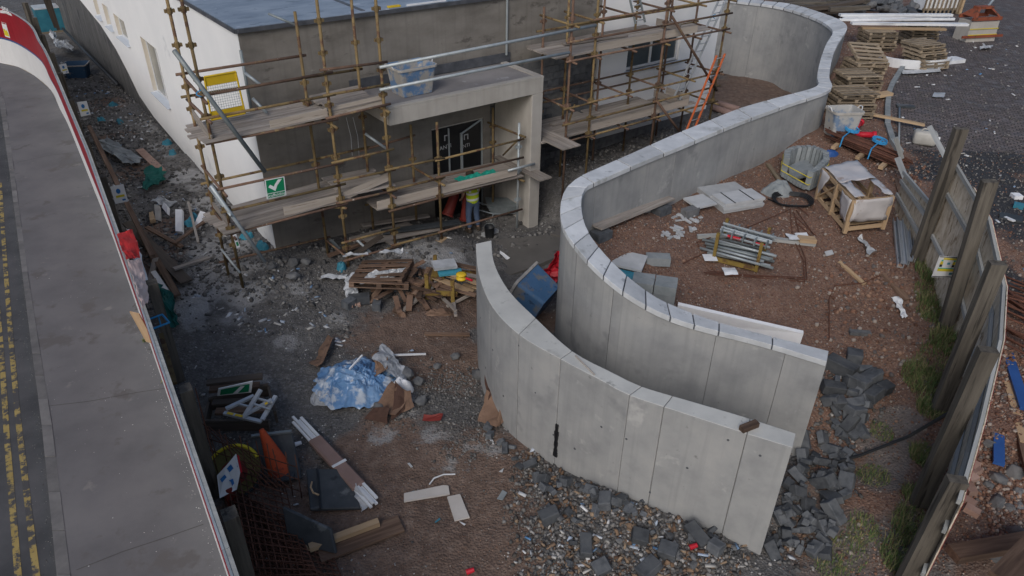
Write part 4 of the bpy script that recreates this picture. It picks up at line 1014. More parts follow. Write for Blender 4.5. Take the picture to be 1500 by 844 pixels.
deck(sB.root, us['a'] - .75, us['b'] + 1.0, fz(zd1), vsB); deck(sB.root, us['b'] + 1.05, us['c'] + .9, fz(zd1), vsB); deck(sB.root, us['c'] + .95, us['d'] - .9, fz(zd1), vsB[:5])
deck(sB.root, us['a'] - .35, us['b'] + .9, fz(zd2), vsB); deck(sB.root, us['b'] + .95, us['c'] + .9, fz(zd2), vsB); deck(sB.root, us['c'] + .95, us['d'] - .6, fz(zd2), vsB[:4])
# lower-left end: boards running across, towards the viewer
for k in range(3):
    beam('scaffold_board', W(us['a'] - .62 + k * .23, -.6, zd1 + .065), W(us['a'] - .62 + k * .23, -2.75, zd1 + .06), .215, .038, M_wood, sB.root)
def toe2(u0, u1, z): beam('toe_board', W(u0, VO2 + .07, z + .15), W(u1, VO2 + .07, z + .15), .036, .225, M_toe, sB.root)
toe2(us['b'] + .02, us['c'] - .1, zd1 - .02); toe2(us['c'] - .05, us['d'] - 1.2, zd1 - .02); toe2(us['b'] + .05, us['c'] - .02, zd2 - .02); toe2(us['c'] + .03, us['c'] + 1.6, zd2 - .02)
for u_, z_ in ((us['c'] + 1.2, zd1 + .06), (us['d'] - 1.1, zd1 + .06), (us['c'] + .9, zd2 + .06)):
    beam('toe_board', W(u_, VI2 - .05, z_ + .16), W(u_ - .0, VO2 + .15, z_ + .16), .036, .225, M_wood, sB.root)
beam('scaffold_board', W(us['b'] - .3, -.95, zd2 + .09), W(us['c'] - .8, -1.15, zd2 + .08), .22, .038, M_wood, sB.root)
beam('scaffold_board', W(us['a'] + .3, -.95, zd1 + .09), W(us['b'] + 1.4, -.9, zd1 + .08), .22, .038, M_wood, sB.root)

# ladders
def ladder(name, label, p0, p1, wdt, m, rungs, side=None):
    p0, p1 = Vector(p0), Vector(p1); t = thing(name, label, 'ladder', p0)
    d = (p1 - p0).normalized(); s_ = (side or U).normalized() * wdt / 2
    for k in (-1, 1): beam('rail', p0 + s_ * k, p1 + s_ * k, .028, .07, m, t, up=d.cross(s_))
    for i in range(rungs):
        q_ = p0.lerp(p1, (i + .6) / rungs); tube('rung', q_ - s_, q_ + s_, .016, M_alu, t, n=6)
    return t
ladder('ladder', 'silver aluminium ladder leaning at the far end of the rear scaffold', PV(990, 148, -1.55), PV(1062, -8, -1.2), .40, M_alu, 14)
ladder('ladder', 'orange-railed ladder standing on the ground outside the rear scaffold', PV(1009, 196, -2.45), PV(1056, 80, -2.1), .42, M_orladder, 9)
ladder('ladder', 'short grey ladder on the upper lift of the rear scaffold', PV(938, 34, -1.2), PV(928, -10, -.9), .42, M_dgalv, 6)
# blue rope ends tied to tubes
for k, (px, py, v) in enumerate([(290, 132, -1.9), (1046, 21, -1.4), (1039, 116, -2.0)]):
    q_ = PV(px, py, v); b = MB()
    for i in range(7):
        a_ = i * .9; b.tube(q_ + Vector((math.cos(a_) * .05, math.sin(a_) * .05, -.02 * i)), q_ + Vector((math.cos(a_ + .9) * .05, math.sin(a_ + .9) * .05, -.02 * i - .02)), .012, n=5)
    tag(b.build('rope', M_rope), ['blue rope knotted on the left corner tube of the entrance scaffold', 'blue rope tied near the top of the silver ladder', 'blue rope tied beside the orange ladder'][k], 'rope')
# ------------------------------------------------------------------ helpers for loose things
CAMP = Vector((0, 0, CAM_H))
def pm(p): return F_PX / float(np.dot(C2W[:, 2], np.array(p) - np.array([0, 0, CAM_H])))     # pixels per metre at a point
def GL(px, py, off=0.0): return G2(px, py, 0.0, off)
def GG(px, py, off=0.0): return G2(px, py, GN, off)
def G2(px, py, z0=0.0, off=0.0):
    z = z0
    for _ in range(22):
        p = P(px, py, z); z = .5 * z + .5 * gh1(p.x, p.y)
    return Vector((p.x, p.y, gh1(p.x, p.y) + off))
def az_px(p, q): d = Vector(q) - Vector(p); return math.atan2(d.y, d.x)      # heading between two ground points
def cloth(name, cs, nx, ny, amp, m, seed=0, th=.006, fr=3.0, smooth=False, parent=None, sag=0.0, kinks=True):
    a, b, c, d = [Vector(x) for x in cs]; n_ = (b - a).cross(d - a).normalized()
    if n_.z < 0: n_ = -n_
    vs = []
    for j in range(ny + 1):
        for i in range(nx + 1):
            s_, t = i / nx, j / ny; p = a.lerp(b, s_).lerp(d.lerp(c, s_), t)
            q = p * fr + Vector((seed * 3.7, seed * 1.3, seed))
            k = abs(mnoise.noise(q)) * 1.6 + .5 * abs(mnoise.noise(q * 2.7)) if kinks else mnoise.noise(q) + .5
            p = p + n_ * amp * k - ZUP * sag * math.sin(math.pi * s_) * math.sin(math.pi * t)
            e = .06 * amp / .05
            p += Vector((mnoise.noise(q * 1.3 + Vector((9, 0, 0))), mnoise.noise(q * 1.3 + Vector((0, 9, 0))), 0)) * amp * .8
            vs.append(p)
    fs = [(j * (nx + 1) + i, j * (nx + 1) + i + 1, (j + 1) * (nx + 1) + i + 1, (j + 1) * (nx + 1) + i) for j in range(ny) for i in range(nx)]
    o = MB().add(vs, fs).build(name, m, parent, world=True, smooth=smooth)
    if th:
        sm = o.modifiers.new('s', 'SOLIDIFY'); sm.thickness = th; sm.offset = 0
    return o
def mound(name, c, rx, ry, h, amp, m, seed=0, n=22, rot=0.0, fr=3.0, smooth=False, parent=None):
    c = Vector(c); vs = []; fs = []; cr, sr = math.cos(rot), math.sin(rot)
    rings = n // 2
    vs.append(c + ZUP * h)
    for k in range(1, rings + 1):
        for i in range(n):
            a = 2 * math.pi * i / n; f = k / rings
            rr = f * (1 + .22 * mnoise.noise(Vector((math.cos(a) * 1.6 + seed, math.sin(a) * 1.6, seed))))
            x, y = rx * rr * math.cos(a), ry * rr * math.sin(a)
            p = Vector((c.x + x * cr - y * sr, c.y + x * sr + y * cr, 0))
            q = Vector((p.x, p.y, seed)) * fr
            p.z = c.z - .06 + (h + .06) * (1 - f ** 2.2) + amp * (abs(mnoise.noise(q)) * 1.5 + .6 * abs(mnoise.noise(q * 2.6)) - .3) * (1.0 if k < rings else .3)
            vs.append(p)
    for i in range(n): fs.append((0, 1 + i, 1 + (i + 1) % n))
    for k in range(rings - 1):
        for i in range(n): fs.append((1 + k * n + i, 1 + (k + 1) * n + i, 1 + (k + 1) * n + (i + 1) % n, 1 + k * n + (i + 1) % n))
    return MB().add(vs, fs).build(name, m, parent, world=True, smooth=smooth)
def lyingbeam(name, p0, p1, w_, t, m, off=0.0, **kw):                # a plank from ground pixel to ground pixel
    p0, p1 = Vector(p0), Vector(p1); p0.z += t / 2 + off; p1.z += t / 2 + off
    return beam(name, p0, p1, w_, t, m, **kw)
def vquad(name, pL, topL, pR, topR, m, parent=None, th=.015, **kw):   # upright board: foot points and image rows of its top corners
    a, b = Vector(pL), Vector(pR); c = Vector((b.x, b.y, Zat(topR, b.x, b.y))); d = Vector((a.x, a.y, Zat(topL, a.x, a.y)))
    n_ = (b - a).cross(d - a).normalized() * th
    return tag(MB().hexa([a - n_, b - n_, c - n_, d - n_], [a, b, c, d]).build(name, m, parent, world=True), **kw), (a, b, c, d)

# ------------------------------------------------------------------ left hoarding along the pavement
HH_ = 2.7
lh = thing('left_hoarding'.replace('left_', 'street_'), 'curved red and white site hoarding along the pavement, braced by timber posts', 'hoarding', HO_L[6])
hl = [Vector((p.x + (.14 if i > 6 else 0), p.y + (.08 if i > 6 else 0), 0)) for i, p in enumerate(HO_L[1:])]
hl = catmull(hl[:8], 4) + [hl[7].lerp(hl[8], t) for t in (.25, .5, .75)] + [hl[8], hl[8].lerp(hl[9], .5), hl[9], hl[9].lerp(hl[10], .5), hl[10]]
for a, b in zip(hl[:-1], hl[1:]):
    d = (b - a).normalized(); n_ = Vector((d.y, -d.x, 0)); n_ = -n_ if n_.x < 0 else n_      # towards the site
    b2 = b - d * .006
    def slab(o0, o1, z0, z1): return MB().hexa([a + n_ * o0 + ZUP * z0, b2 + n_ * o0 + ZUP * z0, b2 + n_ * o1 + ZUP * z0, a + n_ * o1 + ZUP * z0], [a + n_ * o0 + ZUP * z1, b2 + n_ * o0 + ZUP * z1, b2 + n_ * o1 + ZUP * z1, a + n_ * o1 + ZUP * z1])
    pn = slab(0, .018, -.3, HH_).build('panel', M_osb, lh, world=True)
    slab(-.004, 0, .03, 1.22).build('white_face', M_howhite, pn, world=True)
    slab(-.004, 0, 1.222, 1.298).build('blue_face', M_hoblue, pn, world=True)
    slab(-.004, 0, 1.30, HH_ - .003).build('red_face', M_hored, pn, world=True)
    slab(.02, .075, HH_ - .10, HH_ + .004).build('top_rail', M_grewood, lh, world=True)
    slab(-.012, .018, HH_ + .003, HH_ + .012).build('capping', M_galv, lh, world=True)
# writing and a notice on the red face at the far end
def on_face(px, py, off=-.009):
    best = None
    for a, b in zip(hl[:-1], hl[1:]):
        d = (b - a).normalized(); n_ = Vector((d.y, -d.x, 0)); n_ = -n_ if n_.x < 0 else n_
        r_ = Vector(ray(px, py)); den = r_.dot(n_)
        t = (a + n_ * off - CAMP).dot(n_) / den; p = CAMP + r_ * t; s_ = (p - a).dot(d)
        if -0.02 <= s_ <= (b - a).length + .02 and (best is None or p.z < best[0].z + 9): best = (p, d, n_)
    return best
r_ = on_face(8, 14) or on_face(10, 16)
if r_:
    p, d, n_ = r_; m_ = Matrix((d, ZUP, -n_)).transposed().to_4x4(); m_.translation = p
    if d.cross(ZUP).dot(-n_) < 0: m_ = Matrix((-d, ZUP, -n_)).transposed().to_4x4(); m_.translation = p
    m_.translation = p - n_ * .012
    link('lettering', text_mesh('ens', .62, M_howhite, .004), lh, m_)
def face_quad(name, pxs, m, off):
    pts = [on_face(*q_, off) for q_ in pxs]
    if all(pts): MB().add([q_[0] for q_ in pts], [tuple(range(len(pts)))]).build(name, m, lh, world=True)
face_quad('white_strip', [(0, 19), (9, 20), (18, 24), (16, 20), (8, 16), (0, 15)], M_howhite, -.012)
face_quad('notice_panel', [(7.5, 53.5), (15, 56), (8.5, 34), (1.5, 32)], M_signw, -.012)
face_quad('notice_text', [(7.2, 52), (14, 54), (10, 43.5), (4.5, 42)], M_signy, -.016)
face_quad('notice_header', [(2.2, 34.2), (8.4, 36), (8, 34.3), (1.8, 32.6)], M_hored, -.016)
for k, (px, py, w_) in enumerate([(336, 752, .27), (271, 568, .27), (222, 413, .27), (149, 258, .25), (124, 200, .25), (103, 146, .25), (88, 107, .25), (75, 77, .25), (62, 51, .25), (50, 26, .25), (36, 4, .25)]):
    tz = 2.42; p = P(px, py, tz); b = Vector((p.x, p.y, gh1(p.x, p.y) - .1))
    c = Vector((0, 0, 0)); nx = min(range(len(hl)), key=lambda i: (Vector((hl[i].x, hl[i].y, 0)) - Vector((p.x, p.y, 0))).length)
    d = (hl[min(nx + 1, len(hl) - 1)] - hl[max(nx - 1, 0)]).normalized()
    ps = beam('post', b, p, w_ * .7, w_ * .85, M_post, lh, up=d)
bt = thing('strap', 'blue strap tied round a hoarding post above the road edge', 'strap', P(232, 472, 2.0))
mb = MB()
for z in (2.02, 1.80):
    q_ = P(231, 471, z); c4 = [q_ + rot3(0, 0, .75) @ Vector((x_ * .15, y_ * .18, 0)) for x_, y_ in ((-1, -1), (1, -1), (1, 1), (-1, 1), (-1, -1))]; mb.path(c4, .018, 5)
mb.tube(q_ + Vector((.1, -.1, 0)), q_ + Vector((.1, -.1, .22)), .015, n=5)
o = mb.build('band', M_rope, bt, world=True)
# long timber rail fixed behind the hoarding, notice boards on the posts
for (x0, y0, x1, y1, z, m_, lb) in [(131, 186, 224, 376, 1.3, M_brnwood, 'long brown timber rail fixed to the backs of the street hoarding posts')]:
    beam('timber_rail', P(x0, y0, z), P(x1, y1, z - .3), .12, .1, m_, label=lb, cat='rail')
beam('timber_rail', P(236, 490, 1.4), P(256, 562, 1.0), .09, .09, M_ochre, label='thin ochre bar lying against the wet hoarding post beside the green sheet', cat='bar')
for (L0, tl, R0, tr, lb) in [((169, 299, 1.25), 274, (188, 295, 1.25), 270, 'white notice with blue circle on a post of the street hoarding, nearer the camera'), ((119, 171, 1.25), 150, (133, 168, 1.25), 148, 'white notice with blue circle on the street hoarding, halfway along the side strip'), ((91, 109, 1.25), 95, (101, 107, 1.25), 93, 'small pale notice on the street hoarding, by the dark blue tub')]:
    t = thing('notice_board', lb, 'notice', P(*L0)); a, b = P(*L0), P(*R0)
    o, c = vquad('board', a, tl, b, tr, M_signw, t)
    c = list(c); nn_ = (c[1] - c[0]).cross(c[3] - c[0]).normalized(); nn_ = -nn_ if nn_.dot(CAMP - a) < 0 else nn_
    off_ = .004 if (c[1] - c[0]).cross(c[3] - c[0]).dot(CAMP - a) > 0 else .019
    sheet('circle', [(.48 + .17 * math.cos(i * .5236), .68 + .15 * math.sin(i * .5236)) for i in range(12)], M_signb, t, off_)
    sheet('yellow_label', [(.2, .32), (.85, .32), (.85, .45), (.2, .45)], M_signy, t, off_)
    sheet('footer', [(.6, .1), (.85, .1), (.85, .2), (.6, .2)], M_signb, t, off_)
# red and faded fabric draped over the hoarding
o = cloth('red_banner', [P(171, 344, 2.86), P(194, 337, 2.76), P(207, 379, 2.72), P(185, 382, 2.86)], 8, 8, .05, M_redflag, 3); tag(o, 'bright red fabric draped over the top of the street hoarding', 'banner')
o = cloth('faded_banner', [P(185, 385, 2.86), P(206, 380, 2.74), P(218, 440, 2.6), P(206, 454, 2.82)], 8, 10, .07, M_redpale, 5); tag(o, 'faded pinkish torn film hanging over the street hoarding', 'banner')
o = cloth('white_film', [P(184, 336, 2.2), P(192, 340, 2.0), P(216, 416, 1.8), P(208, 425, 2.0)], 4, 14, .08, M_whitepl, 7); tag(o, 'white torn plastic strip hanging beside the red fabric on the hoarding', 'plastic strip')
o = cloth('red_banner', [P(191, 345, 1.9), P(196, 345, 1.8), P(206, 370, 1.7), P(201, 372, 1.8)], 3, 5, .04, M_redflag, 9); tag(o, 'narrow red fabric strip behind the white plastic on the hoarding', 'banner')
beam('panel_offcut', P(197, 458, 2.2), P(221, 502, 1.4), .22, .02, M_newwood, label='pale board wedged against the outer side of the street hoarding', cat='board')

# ------------------------------------------------------------------ right hoarding
rh = thing('board_hoarding', 'curved strand board hoarding on leaning thick timber posts at the right of the garden', 'hoarding', P(1385, 482, 1.4))
QB = [((1311, 298), 2.0, 252), ((1350, 380), 1.8, 237), ((1392, 470), 1.45, 322), ((1412, 560), 1.12, 420), ((1400, 650), .88, 500), ((1370, 770), .58, 622), ((1335, 885), .28, 735)]
qb = [P(*p, z) for p, z, _ in QB]; qt = [Zat(t, p.x, p.y) for p, (_, _, t) in zip(qb, QB)]
qz1 = Zat(310, qb[1].x, qb[1].y)
for i in range(len(qb) - 1):
    a, b = qb[i], qb[i + 1]; d = (b - a); d.z = 0; L = d.length; d.normalize(); n_ = Vector((-d.y, d.x, 0)); n_ = -n_ if n_.x < 0 else n_     # outward (right)
    k = max(1, round(L / 1.25))
    for j in range(k):
        s0_, s1_ = j / k, (j + 1) / k - .004; p0, p1 = a.lerp(b, s0_), a.lerp(b, s1_)
        ta, tb = (qt[i], qt[i + 1]) if i else (qt[0], qz1)
        t0, t1 = ta + (tb - ta) * s0_ + random.uniform(-.04, .04), ta + (tb - ta) * s1_ + random.uniform(-.04, .04)
        def pc(o0, o1, z0=None): return MB().hexa([Vector((p.x, p.y, p.z - .3)) + n_ * o for p, o in ((p0, o0), (p1, o0), (p1, o1), (p0, o1))], [Vector((p.x, p.y, t_)) + n_ * o for p, o, t_ in ((p0, o0, t0), (p1, o0, t1), (p1, o1, t1), (p0, o1, t0))])
        pn = pc(0, .018).build('panel', M_osb, rh, world=True)
        pc(.019, .024).build('painted_face', M_hored, pn, world=True)
    for f in (.30, .72, .985):
        ta, tb = (qt[i], qt[i + 1]) if i else (qt[0], qz1)
        p0 = Vector((a.x, a.y, a.z + (ta - a.z) * f)) - n_ * .035; p1 = Vector((b.x, b.y, b.z + (tb - b.z) * f)) - n_ * .035
        beam('rail', p0, p1, .05, .09, M_grewood, rh)
for (bp, z), tp in zip(HO_R[1:] + [((1345, 455), 1.55)], [(1408, 188), (1450, 265), (1462, 385), (1448, 512), (1403, 702), (0, 0)]):
    if tp == (0, 0): continue
    b = P(*bp, z); zt = Zat(tp[1], b.x, b.y); t = P(*tp, zt)
    up = CAMP - b; up.z = 0
    beam('post', b - ZUP * .25, t, .25, .16, M_post, rh, up=up.normalized() + Vector((.5, 0, 0)))
pp = P(1440, 600, 1.0)
# notice with two figures
t = thing('site_notice', 'white notice with yellow bands and two figures on the board hoarding', 'notice', P(1385, 405, 1.7))
a, b = P(1365, 406, 2.45), P(1396, 407, 2.35)
c = [a, b, Vector((b.x, b.y, Zat(377, b.x, b.y))), Vector((a.x, a.y, Zat(375, a.x, a.y)))]
quad_board('board', c, M_signw, t, .01)
nn_ = (c[1] - c[0]).cross(c[3] - c[0]).normalized()
for nm, pts, m_ in [('header', [(.22, .84), (.95, .84), (.95, .93), (.22, .93)], M_signy), ('band', [(.12, .30), (.92, .30), (.92, .42), (.12, .42)], M_signy), ('green_band', [(.12, .42), (.92, .42), (.92, .46), (.12, .46)], M_greenbr), ('foot_band', [(.0, .02), (1, .02), (1, .06), (0, .06)], M_cable), ('top_band', [(0, .95), (1, .95), (1, .985), (0, .985)], M_cable), ('blue_mark', [(.72, .14), (.88, .14), (.88, .24), (.72, .24)], M_cyan), ('centre_mark', [(.46, .62), (.6, .62), (.6, .72), (.46, .72)], M_cyan)]:
    sheet(nm, pts, m_, t, .004)
for x in (.2, .78):
    sheet('figure_vest', [(x - .07, .62), (x + .07, .62), (x + .06, .76), (x - .06, .76)], M_signy, t, .004)
    sheet('figure_head', [(x + .05 * math.cos(i * .785), .80 + .04 * math.sin(i * .785)) for i in range(8)], M_greenbr, t, .004)
    sheet('figure_legs', [(x - .06, .5), (x + .06, .5), (x + .06, .615), (x - .06, .615)], M_cable, t, .004)
a2 = b + (b - a) * .32
c = [b + (b - a) * .01, a2, Vector((a2.x, a2.y, Zat(379, a2.x, a2.y))), Vector((b.x, b.y, Zat(377.5, b.x, b.y))) + (b - a) * .01]
quad_board('side_plate', c, M_galv, t, .01)
# studs between the yard and the hoarding's far end
for k, (x0, y0, z0, x1, y1, z1, w_, lb) in enumerate([(1362, 186, 3.0, 1390, 240, 2.6, .13, 'grey timber stud propped on the far end of the board hoarding'), (1312, 202, 2.9, 1321, 232, 2.3, .12, 'short grey stud standing at the edge of the paved yard'), (1315, 232, 2.6, 1327, 262, 2.4, .15, 'broken pale post at the far corner of the board hoarding')]):
    beam('timber_stud', P(x0, y0, z0), P(x1, y1, z1), w_, .07, M_grewood, up=CAMP - P(x0, y0, z0), label=lb, cat='stud')
# kerb edging of the yard
ke = tag(link('yard_edging', None, None, Matrix.Translation(P(1303, 150, 2.4))), kind='structure')
ed = [GG(1318, 226), GG(1306, 208), GG(1299, 185), GG(1299, 160), GG(1301, 140), GG(1306, 126), GG(1317, 108), GG(1324, 97)]
for a, b in zip(ed[:-1], ed[1:]):
    k = max(1, round((b - a).length / .9))
    for j in range(k):
        p, q_ = a.lerp(b, j / k), a.lerp(b, (j + .97) / k); p.z += .02; q_.z += .02; beam('edging_stone', p, q_, .16, .2, M_kerbst, ke)
# ------------------------------------------------------------------ tubs
def rrect(a, b, r, z, n=5):
    out = []
    for cx_, cy_, a0 in ((a - r, b - r, 0), (-a + r, b - r, 90), (-a + r, -b + r, 180), (a - r, -b + r, 270)):
        for i in range(n):
            t = R(a0 + 90 * i / (n - 1)); out.append((cx_ + r * math.cos(t), cy_ + r * math.sin(t), z))
    return out
def loft(mb, rings, cap0=True, cap1=True):
    n = len(rings[0]); o = []
    for r_ in rings: o += r_
    fs = [(k * n + i, k * n + (i + 1) % n, (k + 1) * n + (i + 1) % n, (k + 1) * n + i) for k in range(len(rings) - 1) for i in range(n)]
    if cap0: fs.append(tuple(range(n - 1, -1, -1)))
    if cap1: fs.append(tuple(range((len(rings) - 1) * n, len(rings) * n)))
    return mb.add(o, fs)
def tub(label, loc, L, Wd, H, rz, m, rot=None, fill=.25, mrim=None, mfill=None):
    t = thing('mortar_tub', label, 'tub', loc, rz, rot=rot); a, b = L / 2, Wd / 2; k = .80
    loft(MB(), [rrect(a * k, b * k, .08, 0), rrect(a * .97, b * .97, .1, H * .90), rrect(a * .97, b * .97, .1, H), rrect(a * .93, b * .93, .09, H), rrect(a * .76, b * .76, .07, H * fill)], True, False).build('body', m, t, smooth=False)
    loft(MB(), [rrect(a * .975, b * .975, .1, H * .90), rrect(a * 1.04, b * 1.04, .11, H * .91), rrect(a * 1.04, b * 1.04, .11, H * .99), rrect(a * .975, b * .975, .1, H * .99)], False, False).build('rim', mrim or M_crust, t)
    loft(MB(), [rrect(a * .77, b * .77, .07, H * fill), rrect(a * .77, b * .77, .07, H * fill + .01)]).build('mortar_residue', mfill or M_mud, t)
    for s_ in (-1, 1):
        MB().path([(a * s_ * 1.02, -.12, H * .95), (a * s_ * 1.12, -.06, H * 1.08), (a * s_ * 1.12, .06, H * 1.08), (a * s_ * 1.02, .12, H * .95)], .012, 5).build('rope_handle', M_whitepl, t)
    return t
def tubpx(px0, px1, pyb, pyt, z=None, ground=None, **k): pass
q = W(3.42, -1.42, CT + .0)
p1 = P(603, 146, CT); tub('blue mortar-splashed tub standing on the entrance canopy roof', Vector((P(604, 134, CT).x, P(604, 134, CT).y, CT - .01)), 1.12, .82, .74, BROT + .02, M_blue, fill=.55)
p = GG(1228, 198); tub('pale blue mud-filled tub beside the pallets at the back of the garden', p, .88, .70, .80, .15, M_blue2, fill=.5)
p = GL(116, 112); tub('dark blue tub with dirty rim in the strip behind the street hoarding', p, 1.05, .85, .62, .2, M_bluedk, fill=.6)
p = P(776, 455, -.35); ax_ = (CAMP - p).normalized()
tub('tipped blue tub lying between the two curved walls', P(800, 446, .12), 1.15, .95, .85, 0, M_bluecln, rot=Vector((-.80, .42, .42)).to_track_quat('Z', 'Y').to_matrix(), fill=.2)

# ------------------------------------------------------------------ the worker
wf_ = PV(693, 338, -1.25); wk = thing('person', 'worker in yellow high-visibility vest and jeans standing under the scaffold, seen from behind', 'person', Vector((wf_.x, wf_.y, wf_.z)), BROT - .1)
wk.matrix_basis = WM[wk.name] = WM[wk.name] @ Matrix.Scale(1.07, 4)
def skin_body(name, verts, edges, radii, m, parent, sub=2):
    me_ = bpy.data.meshes.new(name); me_.from_pydata(verts, edges, []); me_.materials.append(m)
    o = link(name, me_, parent, local=Matrix.Identity(4))
    o.modifiers.new('skin', 'SKIN').use_smooth_shade = True
    for i, r_ in enumerate(radii):
        d_ = me_.skin_vertices[0].data[i]; d_.radius = r_ if isinstance(r_, tuple) else (r_, r_); d_.use_root = (i == 0)
    s_ = o.modifiers.new('sub', 'SUBSURF'); s_.levels = sub; s_.render_levels = sub
    return o
# local: x along the facade, y towards the building (he faces the door), z up; stooped head under the boards
bv = [(0, 0, .95), (0, .0, 1.12), (0, .02, 1.30), (0, .05, 1.45), (0, .09, 1.53), (0, .13, 1.62), (0, .16, 1.72),
      (-.10, 0, .90), (-.12, .03, .50), (-.13, -.03, .09), (-.14, .10, .04), (.10, 0, .90), (.13, .05, .50), (.17, .0, .09), (.21, .12, .04),
      (-.19, .04, 1.44), (-.27, .06, 1.17), (-.22, .22, .98), (.19, .04, 1.44), (.26, .10, 1.17), (.20, .27, 1.02)]
be = [(0, 1), (1, 2), (2, 3), (3, 4), (4, 5), (5, 6), (0, 7), (7, 8), (8, 9), (9, 10), (0, 11), (11, 12), (12, 13), (13, 14), (3, 15), (15, 16), (16, 17), (3, 18), (18, 19), (19, 20)]
br = [(.15, .11), (.145, .105), (.16, .11), (.15, .10), .06, (.085, .10), (.07, .08), .088, .06, .042, .035, .088, .06, .042, .035, .06, .045, .034, .06, .045, .034]
hand = lambda s_: None
nb = len(bv)
for base, s_ in ((17, -1), (20, 1)):                                  # palm, four fingers and a thumb on each arm
    x, y, z = bv[base]; bv.append((x, y + .05, z - .05)); be.append((base, len(bv) - 1)); br.append(.032); pi_ = len(bv) - 1
    for k in range(4):
        dx = (-.027 + k * .018) * s_; bv.append((x + dx, y + .10, z - .09)); be.append((pi_, len(bv) - 1)); br.append(.009)
        bv.append((x + dx * 1.1, y + .11 - .006 * k, z - .125)); be.append((len(bv) - 2, len(bv) - 1)); br.append(.008)
    bv.append((x - .04 * s_, y + .07, z - .06)); be.append((pi_, len(bv) - 1)); br.append(.010)
skin_body('body', bv, be, br, M_skin, wk)
skin_body('jeans', [(0, 0, .98), (-.11, 0, .88), (-.125, .03, .50), (-.13, -.03, .12), (.11, 0, .88), (.135, .05, .50), (.17, 0, .12), (0, 0, 1.05)], [(0, 1), (1, 2), (2, 3), (0, 4), (4, 5), (5, 6), (0, 7)], [(.17, .13), .115, .088, .075, .115, .088, .075, (.165, .125)], M_jeans, wk)
M_vest = mat('hi_vis_vest', [(.42, .56, .02), (.50, .64, .03)], 4, .7, .1)
nn = M_vest.node_tree.nodes; ll = M_vest.node_tree.links
tc_ = nn.new('ShaderNodeTexCoord'); sx = nn.new('ShaderNodeSeparateXYZ'); ll.new(tc_.outputs['Object'], sx.inputs[0])
def band(src, lo, hi):
    a_ = nn.new('ShaderNodeMath'); a_.operation = 'GREATER_THAN'; ll.new(src, a_.inputs[0]); a_.inputs[1].default_value = lo
    b_ = nn.new('ShaderNodeMath'); b_.operation = 'LESS_THAN'; ll.new(src, b_.inputs[0]); b_.inputs[1].default_value = hi
    c_ = nn.new('ShaderNodeMath'); c_.operation = 'MULTIPLY'; ll.new(a_.outputs[0], c_.inputs[0]); ll.new(b_.outputs[0], c_.inputs[1]); return c_.outputs[0]
def orr(a, b):
    c_ = nn.new('ShaderNodeMath'); c_.operation = 'MAXIMUM'; ll.new(a, c_.inputs[0]); ll.new(b, c_.inputs[1]); return c_.outputs[0]
ab = nn.new('ShaderNodeMath'); ab.operation = 'ABSOLUTE'; ll.new(sx.outputs[0], ab.inputs[0])
vt = band(ab.outputs[0], .10, .155); hi_ = nn.new('ShaderNodeMath'); hi_.operation = 'GREATER_THAN'; ll.new(sx.outputs[2], hi_.inputs[0]); hi_.inputs[1].default_value = 1.26
mu = nn.new('ShaderNodeMath'); mu.operation = 'MULTIPLY'; ll.new(vt, mu.inputs[0]); ll.new(hi_.outputs[0], mu.inputs[1])
bd = orr(orr(band(sx.outputs[2], 1.00, 1.06), band(sx.outputs[2], 1.17, 1.23)), mu.outputs[0])
bs = nn['Principled BSDF']; src = bs.inputs['Base Color'].links[0].from_socket
mx = nn.new('ShaderNodeMixRGB'); ll.new(bd, mx.inputs[0]); ll.new(src, mx.inputs[1]); mx.inputs[2].default_value = (.66, .68, .70, 1); ll.new(mx.outputs[0], bs.inputs['Base Color'])
skin_body('vest', [(0, .0, .83), (0, 0, 1.08), (0, .02, 1.30), (0, .05, 1.44), (-.18, .04, 1.43), (-.26, .06, 1.22), (.18, .04, 1.43), (.255, .09, 1.22)], [(0, 1), (1, 2), (2, 3), (3, 4), (4, 5), (3, 6), (6, 7)], [(.205, .165), (.205, .15), (.205, .15), (.17, .12), .09, .07, .09, .07], M_vest, wk)
MB().lathe([(.03, -.11), (.10, -.06), (.118, .0), (.105, .07), (.06, .115), (.01, .125)], 12, (0, .15, 1.70)).build('hair', M_hair, wk, smooth=True)
for s_, x, y in ((-1, -.135, .03), (1, .19, .06)):
    loft(MB(), [rrect(.055, .14, .05, 0), rrect(.055, .14, .05, .05), rrect(.05, .08, .045, .12)]).build('boot', M_boot, wk).matrix_basis = Matrix.Translation((x, y, .0)) @ Matrix.Rotation(-.15 * s_, 4, 'Z')
# two red rubble-chute sections beside him
for k, (px, py, v, h_, r0, r1, tilt, rz, lb) in enumerate([(655, 316, -.9, .72, .17, .13, .6, .3, 'red chute section leaning by the doorway, left of the worker'), (680, 322, -1.0, .85, .13, .07, .08, 0, 'narrow red chute section standing upright against the worker')]):
    q = PV(px, py, v); t = thing('chute_section', lb, 'chute', q, rot=rot3(0, tilt, BROT + rz))
    MB().lathe([(r0, 0), (r0 * .97, .06), (r1, h_)], 14, cap=False).build('tube', M_dred, t, smooth=True)
    MB().lathe([(r0 + .02, 0), (r0 + .025, .05), (r0 * .96, .07)], 14, cap=False).build('collar', M_dred, t)
# rolled red barrier netting by the coped wall
o = cloth('barrier_netting', [P(783, 416, -.4), P(812, 428, -.4), P(822, 370, .9), P(812, 376, .9)], 12, 16, .13, M_red, 11, .01, 4.5); tag(o, 'bunched red plastic barrier netting leaning on the coped wall behind the tipped tub', 'netting')
o = cloth('barrier_netting', [P(803, 400, -.1), P(816, 420, -.2), P(826, 385, .6), P(822, 374, .8)], 6, 12, .14, M_red, 15, .01, 5); tag(o, 'second fold of red barrier netting tight against the coped wall', 'netting')

